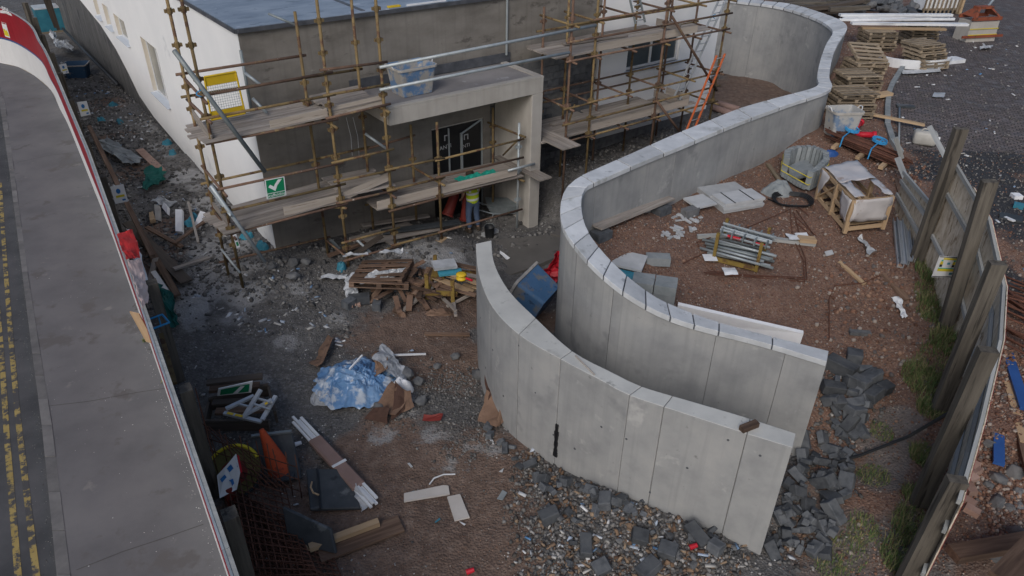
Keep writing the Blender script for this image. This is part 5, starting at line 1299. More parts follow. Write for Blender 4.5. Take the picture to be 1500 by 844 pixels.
# ------------------------------------------------------------------ rubble blocks: each a thing of its own, sharing one mesh per size
def chipped(L, Wd, H, seed, m):
    rd = random.Random(seed); b = MB(); c = []
    for z in (-.5, .5):
        for x, y in ((-.5, -.5), (.5, -.5), (.5, .5), (-.5, .5)):
            c.append(((x + rd.uniform(-.04, .04)) * L, (y + rd.uniform(-.05, .05)) * Wd, (z + rd.uniform(-.05, .05)) * H))
    b.add(c, [(3, 2, 1, 0), (4, 5, 6, 7), (0, 1, 5, 4), (1, 2, 6, 5), (2, 3, 7, 6), (3, 0, 4, 7)])
    me_ = b.mesh('concrete_block', m); bmx = bmesh_bevel(me_); return me_
import bmesh
def bmesh_bevel(me_, w_=.012):
    bm = bmesh.new(); bm.from_mesh(me_); bmesh.ops.bevel(bm, geom=bm.edges[:], offset=w_, segments=1, affect='EDGES'); bm.to_mesh(me_); bm.free(); return me_
BLK = [chipped(*s_, i, M_dblock) for i, s_ in enumerate([(.42, .21, .20), (.40, .20, .17), (.22, .20, .19), (.30, .20, .18), (.21, .12, .10), (.26, .22, .20), (.20, .11, .085), (.36, .26, .13)])]
RK = [bmesh_bevel(MB().rock((0, 0, 0), .16, 100 + i).mesh('rock', M_block), .01) for i in range(4)]
def loose_block(px, py, z0, k, rz, label, group, scale=1.0, lift=.0, tilt=.35, cat='block', name='concrete_block', rk=False):
    p = G2(px, py, z0); me_ = (RK if rk else BLK)[k % (4 if rk else 8)]
    m_ = Matrix.Translation(p + ZUP * (.04 + lift)) @ rot3(random.uniform(-tilt, tilt), random.uniform(-tilt, tilt), rz).to_4x4() @ Matrix.Scale(scale, 4)
    o = link(name, me_, None, m_); return tag(o, label, cat, group)
# those that stand out at the end of the coped wall
for px, py, k, rz, sc_, lb in [(1249, 531, 5, 1.2, 1.25, 'squarish dark block standing alone above the block heap at the end of the coped wall'), (1229, 546, 0, -.75, 1.35, 'longest dark block slanting down from the end of the coped wall'), (1269, 566, 0, .5, 1.3, 'dark block lying across the middle of the heap right of the wall end'),
                               (1264, 549, 6, -.1, 1.4, 'small brownish brick at the right edge of the block heap, upper one of two'), (1281, 554, 6, -.1, 1.2, 'small brownish brick at the right edge of the block heap, lower one of two'), (1218, 577, 0, -.05, 1.05, 'dark block lying level beside the edge of the coped wall'), (1293, 577, 3, .6, 1.1, 'paired dark blocks at the far right of the heap, upper one'), (1278, 586, 3, .6, 1.1, 'paired dark blocks at the far right of the heap, lower one'), (1255, 567, 0, 2.2, 1.05, 'narrow dark block on end in the middle of the heap'), (1246, 606, 7, -1.2, 1.2, 'broad flat dark block at the foot of the upper heap'), (1224, 598, 2, 0, 1.2, 'cube-like dark block at the foot of the upper heap')]:
    loose_block(px, py, 1.0, k, rz, lb, None, sc_, .10, .2)
random.seed(21)
for i in range(30):
    px = random.uniform(1212, 1285); py = random.uniform(545, 640); 
    if px > 1290 - (py - 545) * .3: continue
    loose_block(px, py, .8, random.randrange(8), random.uniform(0, 6), 'dark grey concrete block tumbled in the heap just past the end of the coped wall', 'blocks heaped past the coped wall end', random.uniform(.55, 1.0), random.uniform(0, .10), .7)
for i in range(115):
    py = random.uniform(640, 815); t = (py - 640) / 175
    px = random.uniform(1172 - t * 50, 1262 - t * 52)
    loose_block(px, py, .2, random.randrange(8), random.uniform(0, 6), 'dark broken block in the long spill down the right end of the low curved wall', 'blocks spilled beside the low wall end', random.choice([.35, .45, .55, .65, .75, .9, 1.0]), random.uniform(-.02, .12), .9)
# along the outer foot of the low wall
for i in range(26):
    t = i / 25; px = 715 + t * 150 + random.uniform(-8, 6); py = 628 + t * 108 - 30 * math.sin(t * 3.1) * .3 + random.uniform(-4, 10)
    if i < 12: px = 712 + i * 9 + random.uniform(-6, 6); py = 632 + i * 8.4 + random.uniform(-7, 6)
    else: px = 815 + (i - 12) * 9 + random.uniform(-5, 5); py = 706 + (i - 12) * 3.2 + random.uniform(-4, 12)
    loose_block(px, py, 0, random.randrange(8), random.uniform(0, 6), 'dark block in the row tipped along the outer foot of the low curved wall', 'blocks along the low wall foot', random.uniform(.4, .75), .03, .7)
for px, py, k, sc_, lb in [(936, 793, 5, 1.0, 'large square dark block in the middle of the mixed rubble heap'), (977, 814, 5, 1.1, 'large dark block in the rubble heap, right of the square one'), (1020, 790, 0, 1.0, 'long dark block leaning at the wall foot in the rubble heap'), (1047, 808, 2, 1.0, 'dark block against the wall foot at the right of the rubble heap'), (886, 740, 3, 1.0, 'dark block half buried at the top of the rubble heap'), (805, 762, 3, 1.1, 'dark block at the left edge of the rubble heap'), (858, 806, 0, .9, 'narrow dark block standing in the rubble heap'), (950, 838, 7, 1.0, 'dark slab at the bottom of the rubble heap'), (880, 838, 5, 1.0, 'dark chunk at the bottom left of the rubble heap'), (1000, 742, 3, 1.2, 'brownish-grey block against the low wall above the rubble heap')]:
    loose_block(px, py, 0, k, random.uniform(0, 3), lb, None, sc_, .07, .25)
for i in range(40):
    px = random.uniform(800, 1085); py = random.uniform(725 + abs(px - 900) * .18, 842)
    loose_block(px, py, 0, random.randrange(8), random.uniform(0, 6), 'small broken dark block lying in the mixed rubble heap before the low wall', 'broken blocks in the rubble heap', random.uniform(.25, .6), .03, .9, rk=(i % 3 == 0))
# rocks about the tarpaulin and the site
for px, py, sc_, lb in [(557, 602, 1.2, 'round grey boulder beside the brown cardboard'), (597, 552, 1.3, 'dark boulder right of the blue tarpaulin'), (617, 592, 1.0, 'grey rock right of the white sack'), (703, 553, 1.5, 'dark squarish rock at the foot of the low wall'), (668, 525, .8, 'grey rock near the low wall, above the dark one'), (612, 562, .9, 'flat grey rock behind the white sack'), (430, 388, 1.2, 'pale angular block of rubble under the entrance scaffold, left one'), (448, 386, 1.0, 'pale angular rubble under the entrance scaffold, second from left'), (430, 408, 1.2, 'grey block lying in front of the entrance scaffold'), (398, 395, 1.0, 'grey lump in front of the building corner'), (705, 318, 1.4, 'pale boulder right of the worker'), (640, 540, .7, 'small rock midway between tarpaulin and low wall'), (485, 565, .7, 'small grey rock left of the tarpaulin')]:
    loose_block(px, py, 0, int(px), random.uniform(0, 6), lb, None, sc_, .03, .3, 'rock', 'rock', True)

# ------------------------------------------------------------------ garden side: slabs, boards and stacks
def flat_slab(px, py, z0, L, Wd, t_, rz, m, name, label, cat, lift=0.0, tilt=0.0):
    p = G2(px, py, z0); p.z += t_ / 2 + lift
    return tag(link(name, box_mesh(L, Wd, t_, m, name=name), None, Matrix.Translation(p) @ rot3(tilt, tilt * .5, rz).to_4x4()), label, cat)
def ground_az(p0, p1, z0=GN): a, b = G2(*p0, z0), G2(*p1, z0); return math.atan2(b.y - a.y, b.x - a.x)
st_ = thing('slab_stack', 'stack of pale square paving slabs lying on the red gravel', 'slab stack', GG(1075, 300), ground_az((1053, 312), (1112, 302)))
for r_ in range(2):
    for k in range(4 if r_ == 0 else 3):
        for h in range(1):
            pass
for k in range(4):
    o = link('paving_slab', box_mesh(1.18, .60, .062, M_slab), st_, local=Matrix.Translation((random.uniform(-.03, .03), -.1 + random.uniform(-.02, .02), .05 + k * .066)) @ Matrix.Rotation(random.uniform(-.02, .02), 4, 'Z'))
for k in range(3):
    o = link('paving_slab', box_mesh(1.15, .58, .062, M_slab), st_, local=Matrix.Translation((-.02 + random.uniform(-.03, .03), .50, .05 + k * .066 + .02)) @ Matrix.Rotation(random.uniform(-.02, .02), 4, 'Z'))
for x in (-.3, .25): MB().box((x, -.1, .285), (.03, .64, .006)).build('strap', M_cable, st_)
flat_slab(1024, 304, GN, .62, .55, .05, .5, M_slab, 'paving_slab', 'single pale paving slab propped on a block, left of the slab stack', 'slab', .14, .05)
flat_slab(1010, 316, GN, .42, .22, .2, .6, M_block, 'concrete_block', 'grey hollow block under the propped paving slab', 'block')
flat_slab(921, 388, 1.7, .68, .62, .05, -.35, M_slab, 'paving_slab', 'single pale slab lying on the gravel inside the curve of the coped wall', 'slab', .08, .06)
flat_slab(963, 386, 1.6, .52, .26, .2, -.05, M_kerbst, 'concrete_block', 'blue-grey block beside the single pale slab', 'block')
bs_ = thing('block_stack', 'small stack of blue-grey blocks against the inside of the coped wall', 'block stack', G2(948, 428, 1.5), -.25)
for x in range(3):
    for y in range(2):
        for z in range(2 if x < 2 else 1):
            link('block', box_mesh(.44, .21, .2, M_kerbst), bs_, local=Matrix.Translation((-.1 + y * .46, -.25 + x * .22, .1 + z * .205)) @ Matrix.Rotation(random.uniform(-.03, .03), 4, 'Z'))
flat_slab(918, 409, 1.7, .4, .3, .12, -.4, M_cyan, 'plastic_box', 'turquoise plastic box beside the block stack', 'box')
# white foam board behind the coped wall's near end
a, b = P(990, 449, 1.75), P(1176, 487, 1.45)
quad_board('insulation_board', [P(988, 470, 1.35), P(1170, 510, 1.15), P(1177, 489, 1.5), P(993, 447, 1.8)], M_foam, None, .09, label='long white foam insulation board with red print behind the coped wall', cat='insulation board')
# plank bench along the wall
a, b = G2(873, 349, 2.3), G2(980, 304, 2.1); a.z += .27; b.z += .27
beam('plank', a, b, .27, .05, M_wood, label='long plank resting on two blocks along the inside of the coped wall', cat='plank')
for (px, py, lb) in ((880, 350, 'dark block under the near end of the long plank'), (968, 313, 'dark block under the far end of the long plank')):
    flat_slab(px, py, 2.2, .42, .3, .2, .7, M_dblock, 'concrete_block', lb, 'block')

# tube stillage
p0, p1 = GG(1040, 388), GG(1108, 408); rz = math.atan2(p1.y - p0.y, p1.x - p0.x)
stl = thing('tube_stillage', 'ochre steel stillage with four uprights holding scaffold fittings on the gravel', 'stillage', GG(1082, 378), rz)
for x in (-.48, .48):
    for y in (-.42, .42): MB().box((x, y, .36), (.07, .07, .72)).build('upright', M_yelsteel, stl)
MB().box((0, -.42, .06), (1.0, .06, .09)).box((0, .42, .06), (1.0, .06, .09)).build('side_rail', M_yelsteel, stl)
MB().box((-.48, 0, .06), (.06, .78, .08)).box((.48, 0, .06), (.06, .78, .08)).build('cross_rail', M_yelsteel, stl)
random.seed(5)
WM_s = WM[stl.name]
for i in range(16):
    y = -.35 + (i % 6) * .14; z = .13 + (i // 6) * .075; ln_ = random.uniform(1.15, 1.55); x0 = random.uniform(-.18, .12); sk = random.uniform(-.12, .12)
    a, b = WM_s @ Vector((x0 - ln_ / 2, y, z)), WM_s @ Vector((x0 + ln_ / 2, y + sk, z + random.uniform(-.02, .02)))
    tube('scaffold_tube', a, b, .033, M_dgalv if i % 3 else M_galv, None, label='grey scaffold tube lying in the ochre stillage', cat='tube', group='tubes in the ochre stillage')
bg_ = thing('bracket_bundle', 'bundle of galvanised frames with red and white bands on top of the stillage', 'bundle', WM_s @ Vector((.05, .15, .45)), rz - .08)
for i in range(7):
    y = -.2 + i * .075; z = .05 + (i % 2) * .07 + (.1 if 2 <= i <= 4 else 0)
    MB().tube((-.58, y, z), (.60, y + random.uniform(-.05, .05), z), .028, n=7).build('tube', M_galv, bg_)
for i in range(5):
    x = -.52 + i * .26; MB().box((x, 0, .1), (.03, .6, .14)).build('frame_bar', M_dgalv, bg_)
for x in (-.22, .38):
    MB().tube((x - .15, -.2, .052), (x + .15, -.2, .052), .033, n=8).tube((x - .15, .1, .155), (x + .15, .1, .155), .033, n=8).build('red_band', M_red, bg_)
for (a, b, lb, w_) in [((1021, 349), (1108, 344), 'pale timber lying behind the stillage on its left', .1), ((1128, 352), (1193, 360), 'pale timber lying behind the stillage on its right', .12)]:
    lyingbeam('timber', GG(*a), GG(*b), w_, .08, M_grewood, label=lb, cat='timber')
lyingbeam('timber', GG(1168, 357), GG(1192, 359), .2, .1, M_newwood, .08, label='short timber offcut wrapped with white film behind the stillage', cat='timber')
for k, (x, y, lb) in enumerate([(1161, 354, 'scrap of white film on the pale timber, left one'), (1174, 352, 'scrap of white film on the pale timber, right one'), (1068, 404, 'white paper scrap beside the bent reinforcing bars'), (1039, 383, 'white card square lying left of the stillage')]):
    q = GG(x, y, .1); s_ = .15; o = cloth('film_scrap', [q + Vector((-s_, -s_, 0)), q + Vector((s_, -s_, 0)), q + Vector((s_, s_, 0)), q + Vector((-s_, s_, 0))], 4, 4, .05 if k < 3 else .003, M_whitepl, k, .004); tag(o, lb, 'scrap')
# bent reinforcing bars on the gravel
def rods(label, paths, z0=GN, r_=.012, name='reinforcing_bar', m=None, lift=.03):
    for pts in paths:
        b = MB(); b.path([G2(*q_, z0, lift + random.uniform(0, .03)) for q_ in pts], r_, 5); tag(b.build(name, m or M_rebar), label, 'bar', 'bars: ' + label[:40])
rods('rusty bar of the bent group below the stillage', [[(1031, 402), (1080, 406), (1181, 413), (1179, 380), (1168, 355)], [(1033, 404), (1090, 408), (1178, 415), (1176, 385), (1160, 350)], [(1036, 400), (1100, 405), (1176, 410)]])
rods('thin rusty bar fanned out behind the stillage', [[(1157, 310), (1160, 345)], [(1162, 313), (1172, 352)], [(1166, 310), (1190, 345)], [(1168, 330), (1196, 356)], [(1165, 320), (1195, 348)], [(1083, 340), (1158, 308)], [(1020, 358), (1060, 344)], [(1000, 388), (1036, 370)], [(1168, 306), (1184, 318)]])
rods('long thin bar curving over the gravel towards the board hoarding', [[(1214, 500), (1214, 440), (1222, 421), (1262, 418), (1288, 406)]], 1.3)
# edging stones packed in a ring on a pallet, coil, cover
ks = thing('edging_pack', 'grey edging stones strapped in a hollow ring on a pallet', 'stone pack', GG(1177, 262), .0)
R8 = [(1150, 262), (1142, 245), (1158, 235), (1178, 232), (1203, 240), (1206, 258), (1196, 272), (1175, 283)]
ring = [G2(*q_, GN) for q_ in [(1146, 262), (1147, 250), (1160, 244), (1182, 243), (1202, 251), (1203, 263), (1190, 277), (1180, 282)]]
for i in range(8):
    a, b = ring[i], ring[(i + 1) % 8]; d = (b - a).normalized(); L = (b - a).length
    if i == 7 : hgt = .12
    else: hgt = .52
    k = max(2, int(L / .11))
    for j in range(k):
        p = a.lerp(b, (j + .5) / k); p.z = gh1(p.x, p.y) + .08 + hgt / 2
        link('edging_stone', box_mesh(L / k - .022, .16, hgt - random.uniform(0, .02), M_kerbst), ks, WM and Matrix.Translation(p) @ Matrix.Rotation(math.atan2(d.y, d.x), 4, 'Z'))
cen = sum(ring, Vector()) / 8
for k in range(4): link('edging_stone', box_mesh(.9, .2, .1, M_kerbst), ks, Matrix.Translation(cen + Vector((-.1 + .02 * k, -.3 + k * .2, .2))) @ rot3(.1, .05, .5 + .1 * k).to_4x4())
mb = MB()
for z in (.25, .45): mb.path([q_ + ZUP * z + (q_ - cen).normalized() * .09 for q_ in [*ring[:8], ring[0]]], .012, 4)
mb.build('strap', M_signy, ks, world=True)
for k in range(4):
    a_ = cen + Vector((-.75 + .5 * k, -.75, -.0)); b_ = cen + Vector((-.75 + .5 * k, .75, 0)); a_.z = b_.z = cen.z + .03
    beam('pallet_board', a_, b_, .12, .05, M_pallet, ks)
o = mound('sheet_cover', GG(1140, 282), .5, .36, .3, .1, M_kerbst, 4, 18, .3, 5); tag(o, 'crumpled grey cover heaped beside the edging stone pack', 'cover')
mb = MB(); q = GG(1160, 297, .05)
for k in range(4):
    pts = [q + Vector((math.cos(a) * (.42 + .03 * k), math.sin(a) * (.36 + .03 * k), .02 * k + .02 * math.sin(3 * a))) for a in np.linspace(0, 6.28, 22)]; mb.path(pts, .018, 5)
pts = [q + Vector((-.4, 0, 0)), GG(1140, 300, .03), GG(1125, 293, .03)]; mb.path(pts, .018, 5); tag(mb.build('cable_coil', M_cable), 'coil of black cable on the gravel below the edging stones', 'cable')
# shattered pale offcuts
random.seed(9)
for i in range(34):
    if i < 14: px, py = random.uniform(985, 1028), random.uniform(316, 326)
    elif i < 26: px, py = random.uniform(968, 1004), random.uniform(336, 352)
    else: px, py = random.uniform(990, 1022), random.uniform(334, 347)
    p = GG(px, py, .03); tag(link('slab_fragment', box_mesh(random.choice([.1, .16, .26]), .07, .03, M_slab), None, Matrix.Translation(p) @ rot3(random.uniform(-.2, .2), 0, random.uniform(0, 3)).to_4x4()), 'pale broken slab fragment scattered on the gravel left of the slab stack', 'fragment', 'slab fragments on the gravel')

# film-wrapped timber crate
zc = gh1(*GG(1240, 325)[:2]); A, B_, C_, D_ = [P(*q_, z_) for q_, z_ in (((1196, 290), zc + .05), ((1237, 340), zc + .02), ((1292, 335), zc), ((1243, 280), zc + .05))]
cr = thing('timber_crate', 'timber crate half covered with torn white film beside the board hoarding', 'crate', A.lerp(C_, .5))
A.z = B_.z = C_.z = D_.z = zc + .04
Ht = .82; UPc = [Vector((q_.x, q_.y, q_.z + Ht)) for q_ in (A, B_, C_, D_)]
for a, b in ((A, B_), (B_, C_), (C_, D_), (D_, A)):
    for z in (.06, Ht * .5, Ht - .05): beam('slat', a + ZUP * z, b + ZUP * z, .03, .10, M_newwood, cr)
for q_ in (A, B_, C_, D_, A.lerp(B_, .5), C_.lerp(D_, .5)): beam('crate_post', q_ - ZUP * .04, q_ + ZUP * Ht, .09, .09, M_newwood, cr)
for k in range(5): t = (k + .5) / 5; beam('floor_board', A.lerp(B_, t) + ZUP * .1, D_.lerp(C_, t) + ZUP * .1, .16, .02, M_newwood, cr)
beam('brace', A.lerp(B_, .05) + ZUP * .1, A.lerp(B_, .48) + ZUP * (Ht - .1), .08, .03, M_newwood, cr)
for k, z in ((0, .2), (1, .35)):
    t = thing('timber_bundle', ['bundle of new timber lengths inside the wrapped crate, lower', 'bundle of new timber lengths inside the wrapped crate, upper'][k], 'timber bundle', A.lerp(C_, .5) + ZUP * z)
    for j in range(5): s_ = .15 + j * .16; beam('length', D_.lerp(A, s_).lerp(C_.lerp(B_, s_), .08) + ZUP * z, D_.lerp(A, s_).lerp(C_.lerp(B_, s_), .9) + ZUP * (z + random.uniform(0, .05)), .09, .05, M_newwood, t)
cloth('film', [UPc[0] + ZUP * .03, UPc[1].lerp(UPc[0], .45) + ZUP * .03, UPc[2].lerp(UPc[3], .45) + ZUP * .03, UPc[3] + ZUP * .03], 10, 10, .05, M_wrap, 3, .004, 3, True, cr)
def rim_film(seed, cs, nx=8, ny=8): return cloth('film', cs, nx, ny, .05, M_wrap, seed, .004, 3, True, cr)
m1, m2 = UPc[1].lerp(UPc[0], .45) + ZUP * .03, UPc[2].lerp(UPc[3], .45) + ZUP * .03
rim_film(5, [m1, UPc[1] + ZUP * .03, UPc[1].lerp(UPc[2], .28) + ZUP * .03, m1.lerp(m2, .28)], 6, 4)
rim_film(6, [m1.lerp(m2, .8), UPc[1].lerp(UPc[2], .8) + ZUP * .03, UPc[2] + ZUP * .03, m2], 6, 4)
ob = (C_ - B_).normalized(); oc = (B_ - A).normalized()
cloth('film', [B_ + oc * .03 + ZUP * .28, C_ + oc * .03 + ZUP * .22, UPc[2] + oc * .03, UPc[1] + oc * .03], 8, 6, .05, M_wrap, 8, .004, 3, True, cr)
cloth('film', [A - ob * .03 + ZUP * .1, A.lerp(B_, .12) - ob * .03 + ZUP * .35, UPc[0].lerp(UPc[1], .3) - ob * .03, UPc[0] - ob * .03], 6, 6, .05, M_wrap, 9, .004, 3, True, cr)
cloth('film', [UPc[0].lerp(UPc[1], .78) - ob * .03 - ZUP * .55, B_ - ob * .03 + ZUP * .2, UPc[1] - ob * .03, UPc[0].lerp(UPc[1], .68) - ob * .03], 6, 6, .05, M_wrap, 10, .004, 3, True, cr)

# rusty rod pack with blue ropes
a0, a1 = GG(1222, 205), GG(1315, 244); rp_ = thing('rod_pack', 'pack of rusty straight reinforcing rods tied with blue rope on timber bearers', 'rod pack', a0.lerp(a1, .5))
dr = (a1 - a0).normalized(); sd = Vector((-dr.y, dr.x, 0))
random.seed(3)
for i in range(46):
    o_ = (i % 12 - 5.5) * .062; z = .12 + (i // 12) * .05; e0, e1 = random.uniform(-.35, .25), random.uniform(-.25, .35)
    a = a0 + sd * o_ + dr * e0 + ZUP * z; b = a1 + sd * (o_ + random.uniform(-.08, .08)) + dr * e1 + ZUP * (z + random.uniform(-.01, .01))
    tube('rod', a, b, .022, M_rebar, rp_, 5)
for t, lb in ((.18, 'a'), (.62, 'b')):
    q = a0.lerp(a1, t); mb = MB(); mb.path([q - sd * .5 + ZUP * .06, q - sd * .42 + ZUP * .34, q + sd * .42 + ZUP * .36, q + sd * .5 + ZUP * .06], .02, 5)
    for k in range(3): mb.path([q + sd * (.3 * math.cos(x) * .6 + .25) + dr * (.2 * math.sin(x)) + ZUP * (.37 + .03 * k) for x in np.linspace(k, 5.5 + k, 12)], .02, 5)
    mb.build('blue_rope', M_rope, rp_, world=True)
for t in (.12, .5, .85): beam('bearer', a0.lerp(a1, t) - sd * .7 + ZUP * .05, a0.lerp(a1, t) + sd * .6 + ZUP * .05, .12, .09, M_newwood, rp_)
q = GG(1216, 226, .02); o = mound('blue_sheet', q, .3, .14, .1, .05, M_bluebar, 7, 14, .2, 6); tag(o, 'crumpled bright blue sheet on the gravel below the pale tub', 'sheet')
for k, (x, y, r_, lb) in enumerate([(1254, 190, 1.2, 'red plastic pipe fitting by the pale tub, upper'), (1263, 203, 0, 'red plastic pipe fitting by the pale tub, lower')]):
    q = GG(x, y, .12); d = Vector((math.cos(-.3 + r_), math.sin(-.3 + r_), .1)) * .3; t = thing('pipe_fitting', lb, 'pipe', q)
    MB().tube(q - d, q + d, .085, n=10).build('barrel', M_red, t, world=True, smooth=True); MB().tube(q + d * .8, q + d * 1.15, .11, n=10).build('socket', M_red, t, world=True, smooth=True)
# galvanised channels leaning at the hoarding
random.seed(4)
gc_ = thing('channel_stack', 'stack of galvanised steel channels lying by the foot of the board hoarding', 'steel stack', GG(1322, 358))
for i in range(5):
    a, b = GG(1311 + i * 4.5, 325 + i * 2), GG(1318 + i * 4.2, 393 - i * 2.2); a.z += .05 + .06 * (i % 2); b.z += .05 + .06 * (i % 2)
    mw_, L = frame(a, b); mb = MB().box((0, 0, -.035), (L, .13, .012)).box((0, -.06, .01), (L, .012, .08)).box((0, .06, .01), (L, .012, .08))
    link('channel', mb.mesh('channel', M_alu), gc_, mw_)
for a, b, w_, m_, lb in [((1229, 385), (1266, 418), .09, M_newwood, 'thin pale timber batten lying on open gravel near the hoarding'), ((1294, 403), (1328, 441), .17, M_brnwood, 'short brown plank lying at the edge of the grass'), ((1312, 262), (1336, 345), .12, M_brnwood, 'brown stake lying along the foot of the first board panel')]:
    lyingbeam('timber', GG(*a), GG(*b), w_, .05, m_, label=lb, cat='timber')
o = cloth('film_strip', [GG(1306, 441, .05), GG(1316, 439, .05), GG(1331, 470, .05), GG(1318, 472, .05)], 5, 12, .1, M_whitepl, 31, .004, 5); tag(o, 'twisted strip of white film at the edge of the grass', 'film')
o = cloth('film_strip', [GG(1255, 352, .05), GG(1262, 352, .05), GG(1282, 374, .05), GG(1274, 378, .05)], 5, 12, .1, M_film, 33, .004, 5); tag(o, 'torn clear film lying below the wrapped crate', 'film')
o = cloth('sheet_offcut', [GG(1207, 371, .03), GG(1218, 368, .03), GG(1221, 374, .03), GG(1210, 377, .03)], 3, 3, .01, M_slab, 2, .02); tag(o, 'grey flat offcut lying alone on the gravel right of the stillage', 'offcut')
flat_slab(1259, 490, 1.2, .42, .12, .08, -.1, M_block, 'block_offcut', 'grey strip of block on the gravel above the block heap', 'block')
mb = MB(); mb.path([P(1445, 580, 2.4), P(1395, 602, 1.6), P(1330, 640, .9), P(1258, 668, .5), P(1170, 690, .22)], .03, 6); tag(mb.build('black_cable', M_cable), 'black cable running from the board hoarding down across the path', 'cable')
# ------------------------------------------------------------------ pallets and the yard
random.seed(12)
def make_pallet(label, m):
    t = thing('timber_pallet', label, 'pallet', (0, 0, 0), 0)
    for i in range(5): link('deck_board', box_mesh(1.2, .115, .022, m), t, local=Matrix.Translation((0, -.44 + i * .22, .133)) @ Matrix.Rotation(random.uniform(-.015, .015), 4, 'Z'))
    for x in (-.55, 0, .55): link('bearer', box_mesh(.1, 1.0, .078, m), t, local=Matrix.Translation((x, 0, .083)))
    for y in (-.45, 0, .45): link('base_board', box_mesh(1.2, .1, .022, m), t, local=Matrix.Translation((0, y, .033)))
    return t
first = None
PAL = []
for (px, py, n_, rz, dx, dy, nm) in [(1240, 168, 5, .12, .02, .05, 'front stack below the coped wall corner'), (1252, 140, 5, .10, .0, .04, 'middle stack beside the coped wall corner'), (1262, 112, 5, .12, .02, .03, 'rear stack beside the coped wall'), (1356, 98, 6, .35, -.06, .03, 'leaning stack under the white profiles'), (1281, 72, 5, .1, 0, .02, 'far stack under the white profiles, left'), (1340, 66, 6, .15, 0, .02, 'far stack under the white profiles, middle')]:
    q = GG(px, py)
    for k in range(n_):
        pos = ['lowest', 'second from the bottom', 'third from the bottom', 'fourth from the bottom', 'fifth from the bottom', 'topmost'][k if k < n_ - 1 else 5]
        lb = f'timber pallet, {pos} in the {nm}'
        m_ = Matrix.Translation(q + Vector((dx * k + random.uniform(-.05, .05), dy * k + random.uniform(-.04, .04), .15 * k))) @ Matrix.Rotation(rz + random.uniform(-.06, .06), 4, 'Z')
        if nm.startswith('rear') and k == n_ - 1: m_ = Matrix.Translation(q + Vector((.1, .3, .15 * k + .12))) @ rot3(.38, .08, rz).to_4x4()
        if first is None:
            first = make_pallet(lb, M_pallet); first.matrix_basis = m_; WM[first.name] = m_; first['group'] = 'stacked timber pallets'
            for ch in first.children: WM[ch.name] = m_ @ ch.matrix_basis
        else: copy_tree(first, m_, lb)
# white profiles across the far stacks
pf = thing('profile_stack', 'long white plastic profiles laid across the far pallets', 'profile stack', P(1320, 30, 3.3))
for k, (x0, y0, x1, y1, w_, z) in enumerate([(1230, 22, 1394, 22, .22, 3.55), (1229, 29, 1398, 28, .10, 3.5), (1247, 34, 1417, 36, .25, 3.4), (1235, 27, 1390, 25, .12, 3.45)]):
    a, b = P(x0, y0, z), P(x1, y1, z); beam('profile', a, b, w_, .09, M_whitepl, pf)
a, b = P(1262, 41, 3.25), P(1385, 43, 3.25); beam('timber_bearer', a, b, .2, .08, M_newwood, label='flat timber bearer under the white profiles', cat='timber')
a, b = P(1292, 30, 3.62), P(1365, 26, 3.62); beam('profile_offcut', a, b, .06, .04, M_signw, label='thin white strip lying crosswise on the white profiles', cat='strip')
# broken white curved tray under the leaning pallets
q = GG(1345, 97); tr_ = thing('curved_tray', 'broken white curved moulding lying under the leaning pallets', 'moulding', q, .1)
mb = MB(); prof = []
for i in range(13):
    a = math.pi * (.95 + i / 12 * .95); prof.append((1.35 * math.cos(a), .85 * math.sin(a) + .35))
for i in range(12):
    (x0, y0), (x1, y1) = prof[i], prof[i + 1]
    mb.hexa([(x0, y0, 0), (x1, y1, 0), (x1 * .9, y1 * .85, 0), (x0 * .9, y0 * .85, 0)], [(x0 * 1.06, y0 * 1.06, .34), (x1 * 1.06, y1 * 1.06, .34), (x1 * .97, y1 * .93, .34), (x0 * .97, y0 * .93, .34)])
mb.build('rim', M_whitepl, tr_)
MB().box((.2, .1, .03), (1.8, .7, .04)).build('floor_sheet', M_drkwood, tr_)
flat_slab(1394, 91, 2.3, .85, .5, .14, .35, M_whitepl, 'foam_block', 'white foam block lying right of the curved moulding', 'foam')
flat_slab(1374, 96, 2.3, .3, .25, .35, .2, M_newwood, 'timber_block', 'upright timber block at the front of the curved moulding', 'timber')
o = cloth('white_strip', [GG(1321, 111, .05), GG(1318, 106, .05), GG(1376, 104, .05), GG(1377, 108, .05)], 12, 3, .08, M_film, 41, .006); tag(o, 'torn white plastic strip on the paving below the curved moulding', 'plastic strip')
o = cloth('white_strip', [GG(1434, 75, .05), GG(1450, 76, .05), GG(1452, 70, .05), GG(1438, 69, .05)], 5, 5, .2, M_film, 43, .006); tag(o, 'crumpled pale plastic on the paving by the concrete weight', 'plastic')
# concrete weight with orange grab
q = GG(1425, 58); cb_ = thing('concrete_weight', 'big grey concrete block standing on the paved yard', 'concrete block', q, .25)
MB().hexa([(-.75, -.4, 0), (.75, -.4, 0), (.75, .4, 0), (-.75, .4, 0)], [(-.72, -.36, .85), (.72, -.36, .85), (.72, .36, .85), (-.72, .36, .85)]).build('block', M_conc2, cb_)
for y in (.55, .3): MB().box((0, -.41, y), (1.5, .01, .03)).build('strap', M_signy, cb_)
og = thing('block_grab', 'orange steel lifting grab set over the concrete block', 'grab', q + ZUP * .86, .25)
MB().box((0, -.38, .10), (1.5, .08, .14)).box((0, .38, .10), (1.5, .08, .14)).build('side_bar', M_orrust, og)
MB().box((.0, -.44, -.62), (2.1, .06, .10)).build('clamp_bar', M_orrust, og)
for x in (-.6, .6): MB().hexa([(x - .06, -.4, .17), (x + .06, -.4, .17), (x + .06, .4, .17), (x - .06, .4, .17)], [(x * .55 - .06, -.15, .46), (x * .55 + .06, -.15, .46), (x * .55 + .06, .15, .46), (x * .55 - .06, .15, .46)]).build('arm', M_orrust, og)
MB().box((0, 0, .50), (.8, .3, .1)).build('head', M_orrust, og)
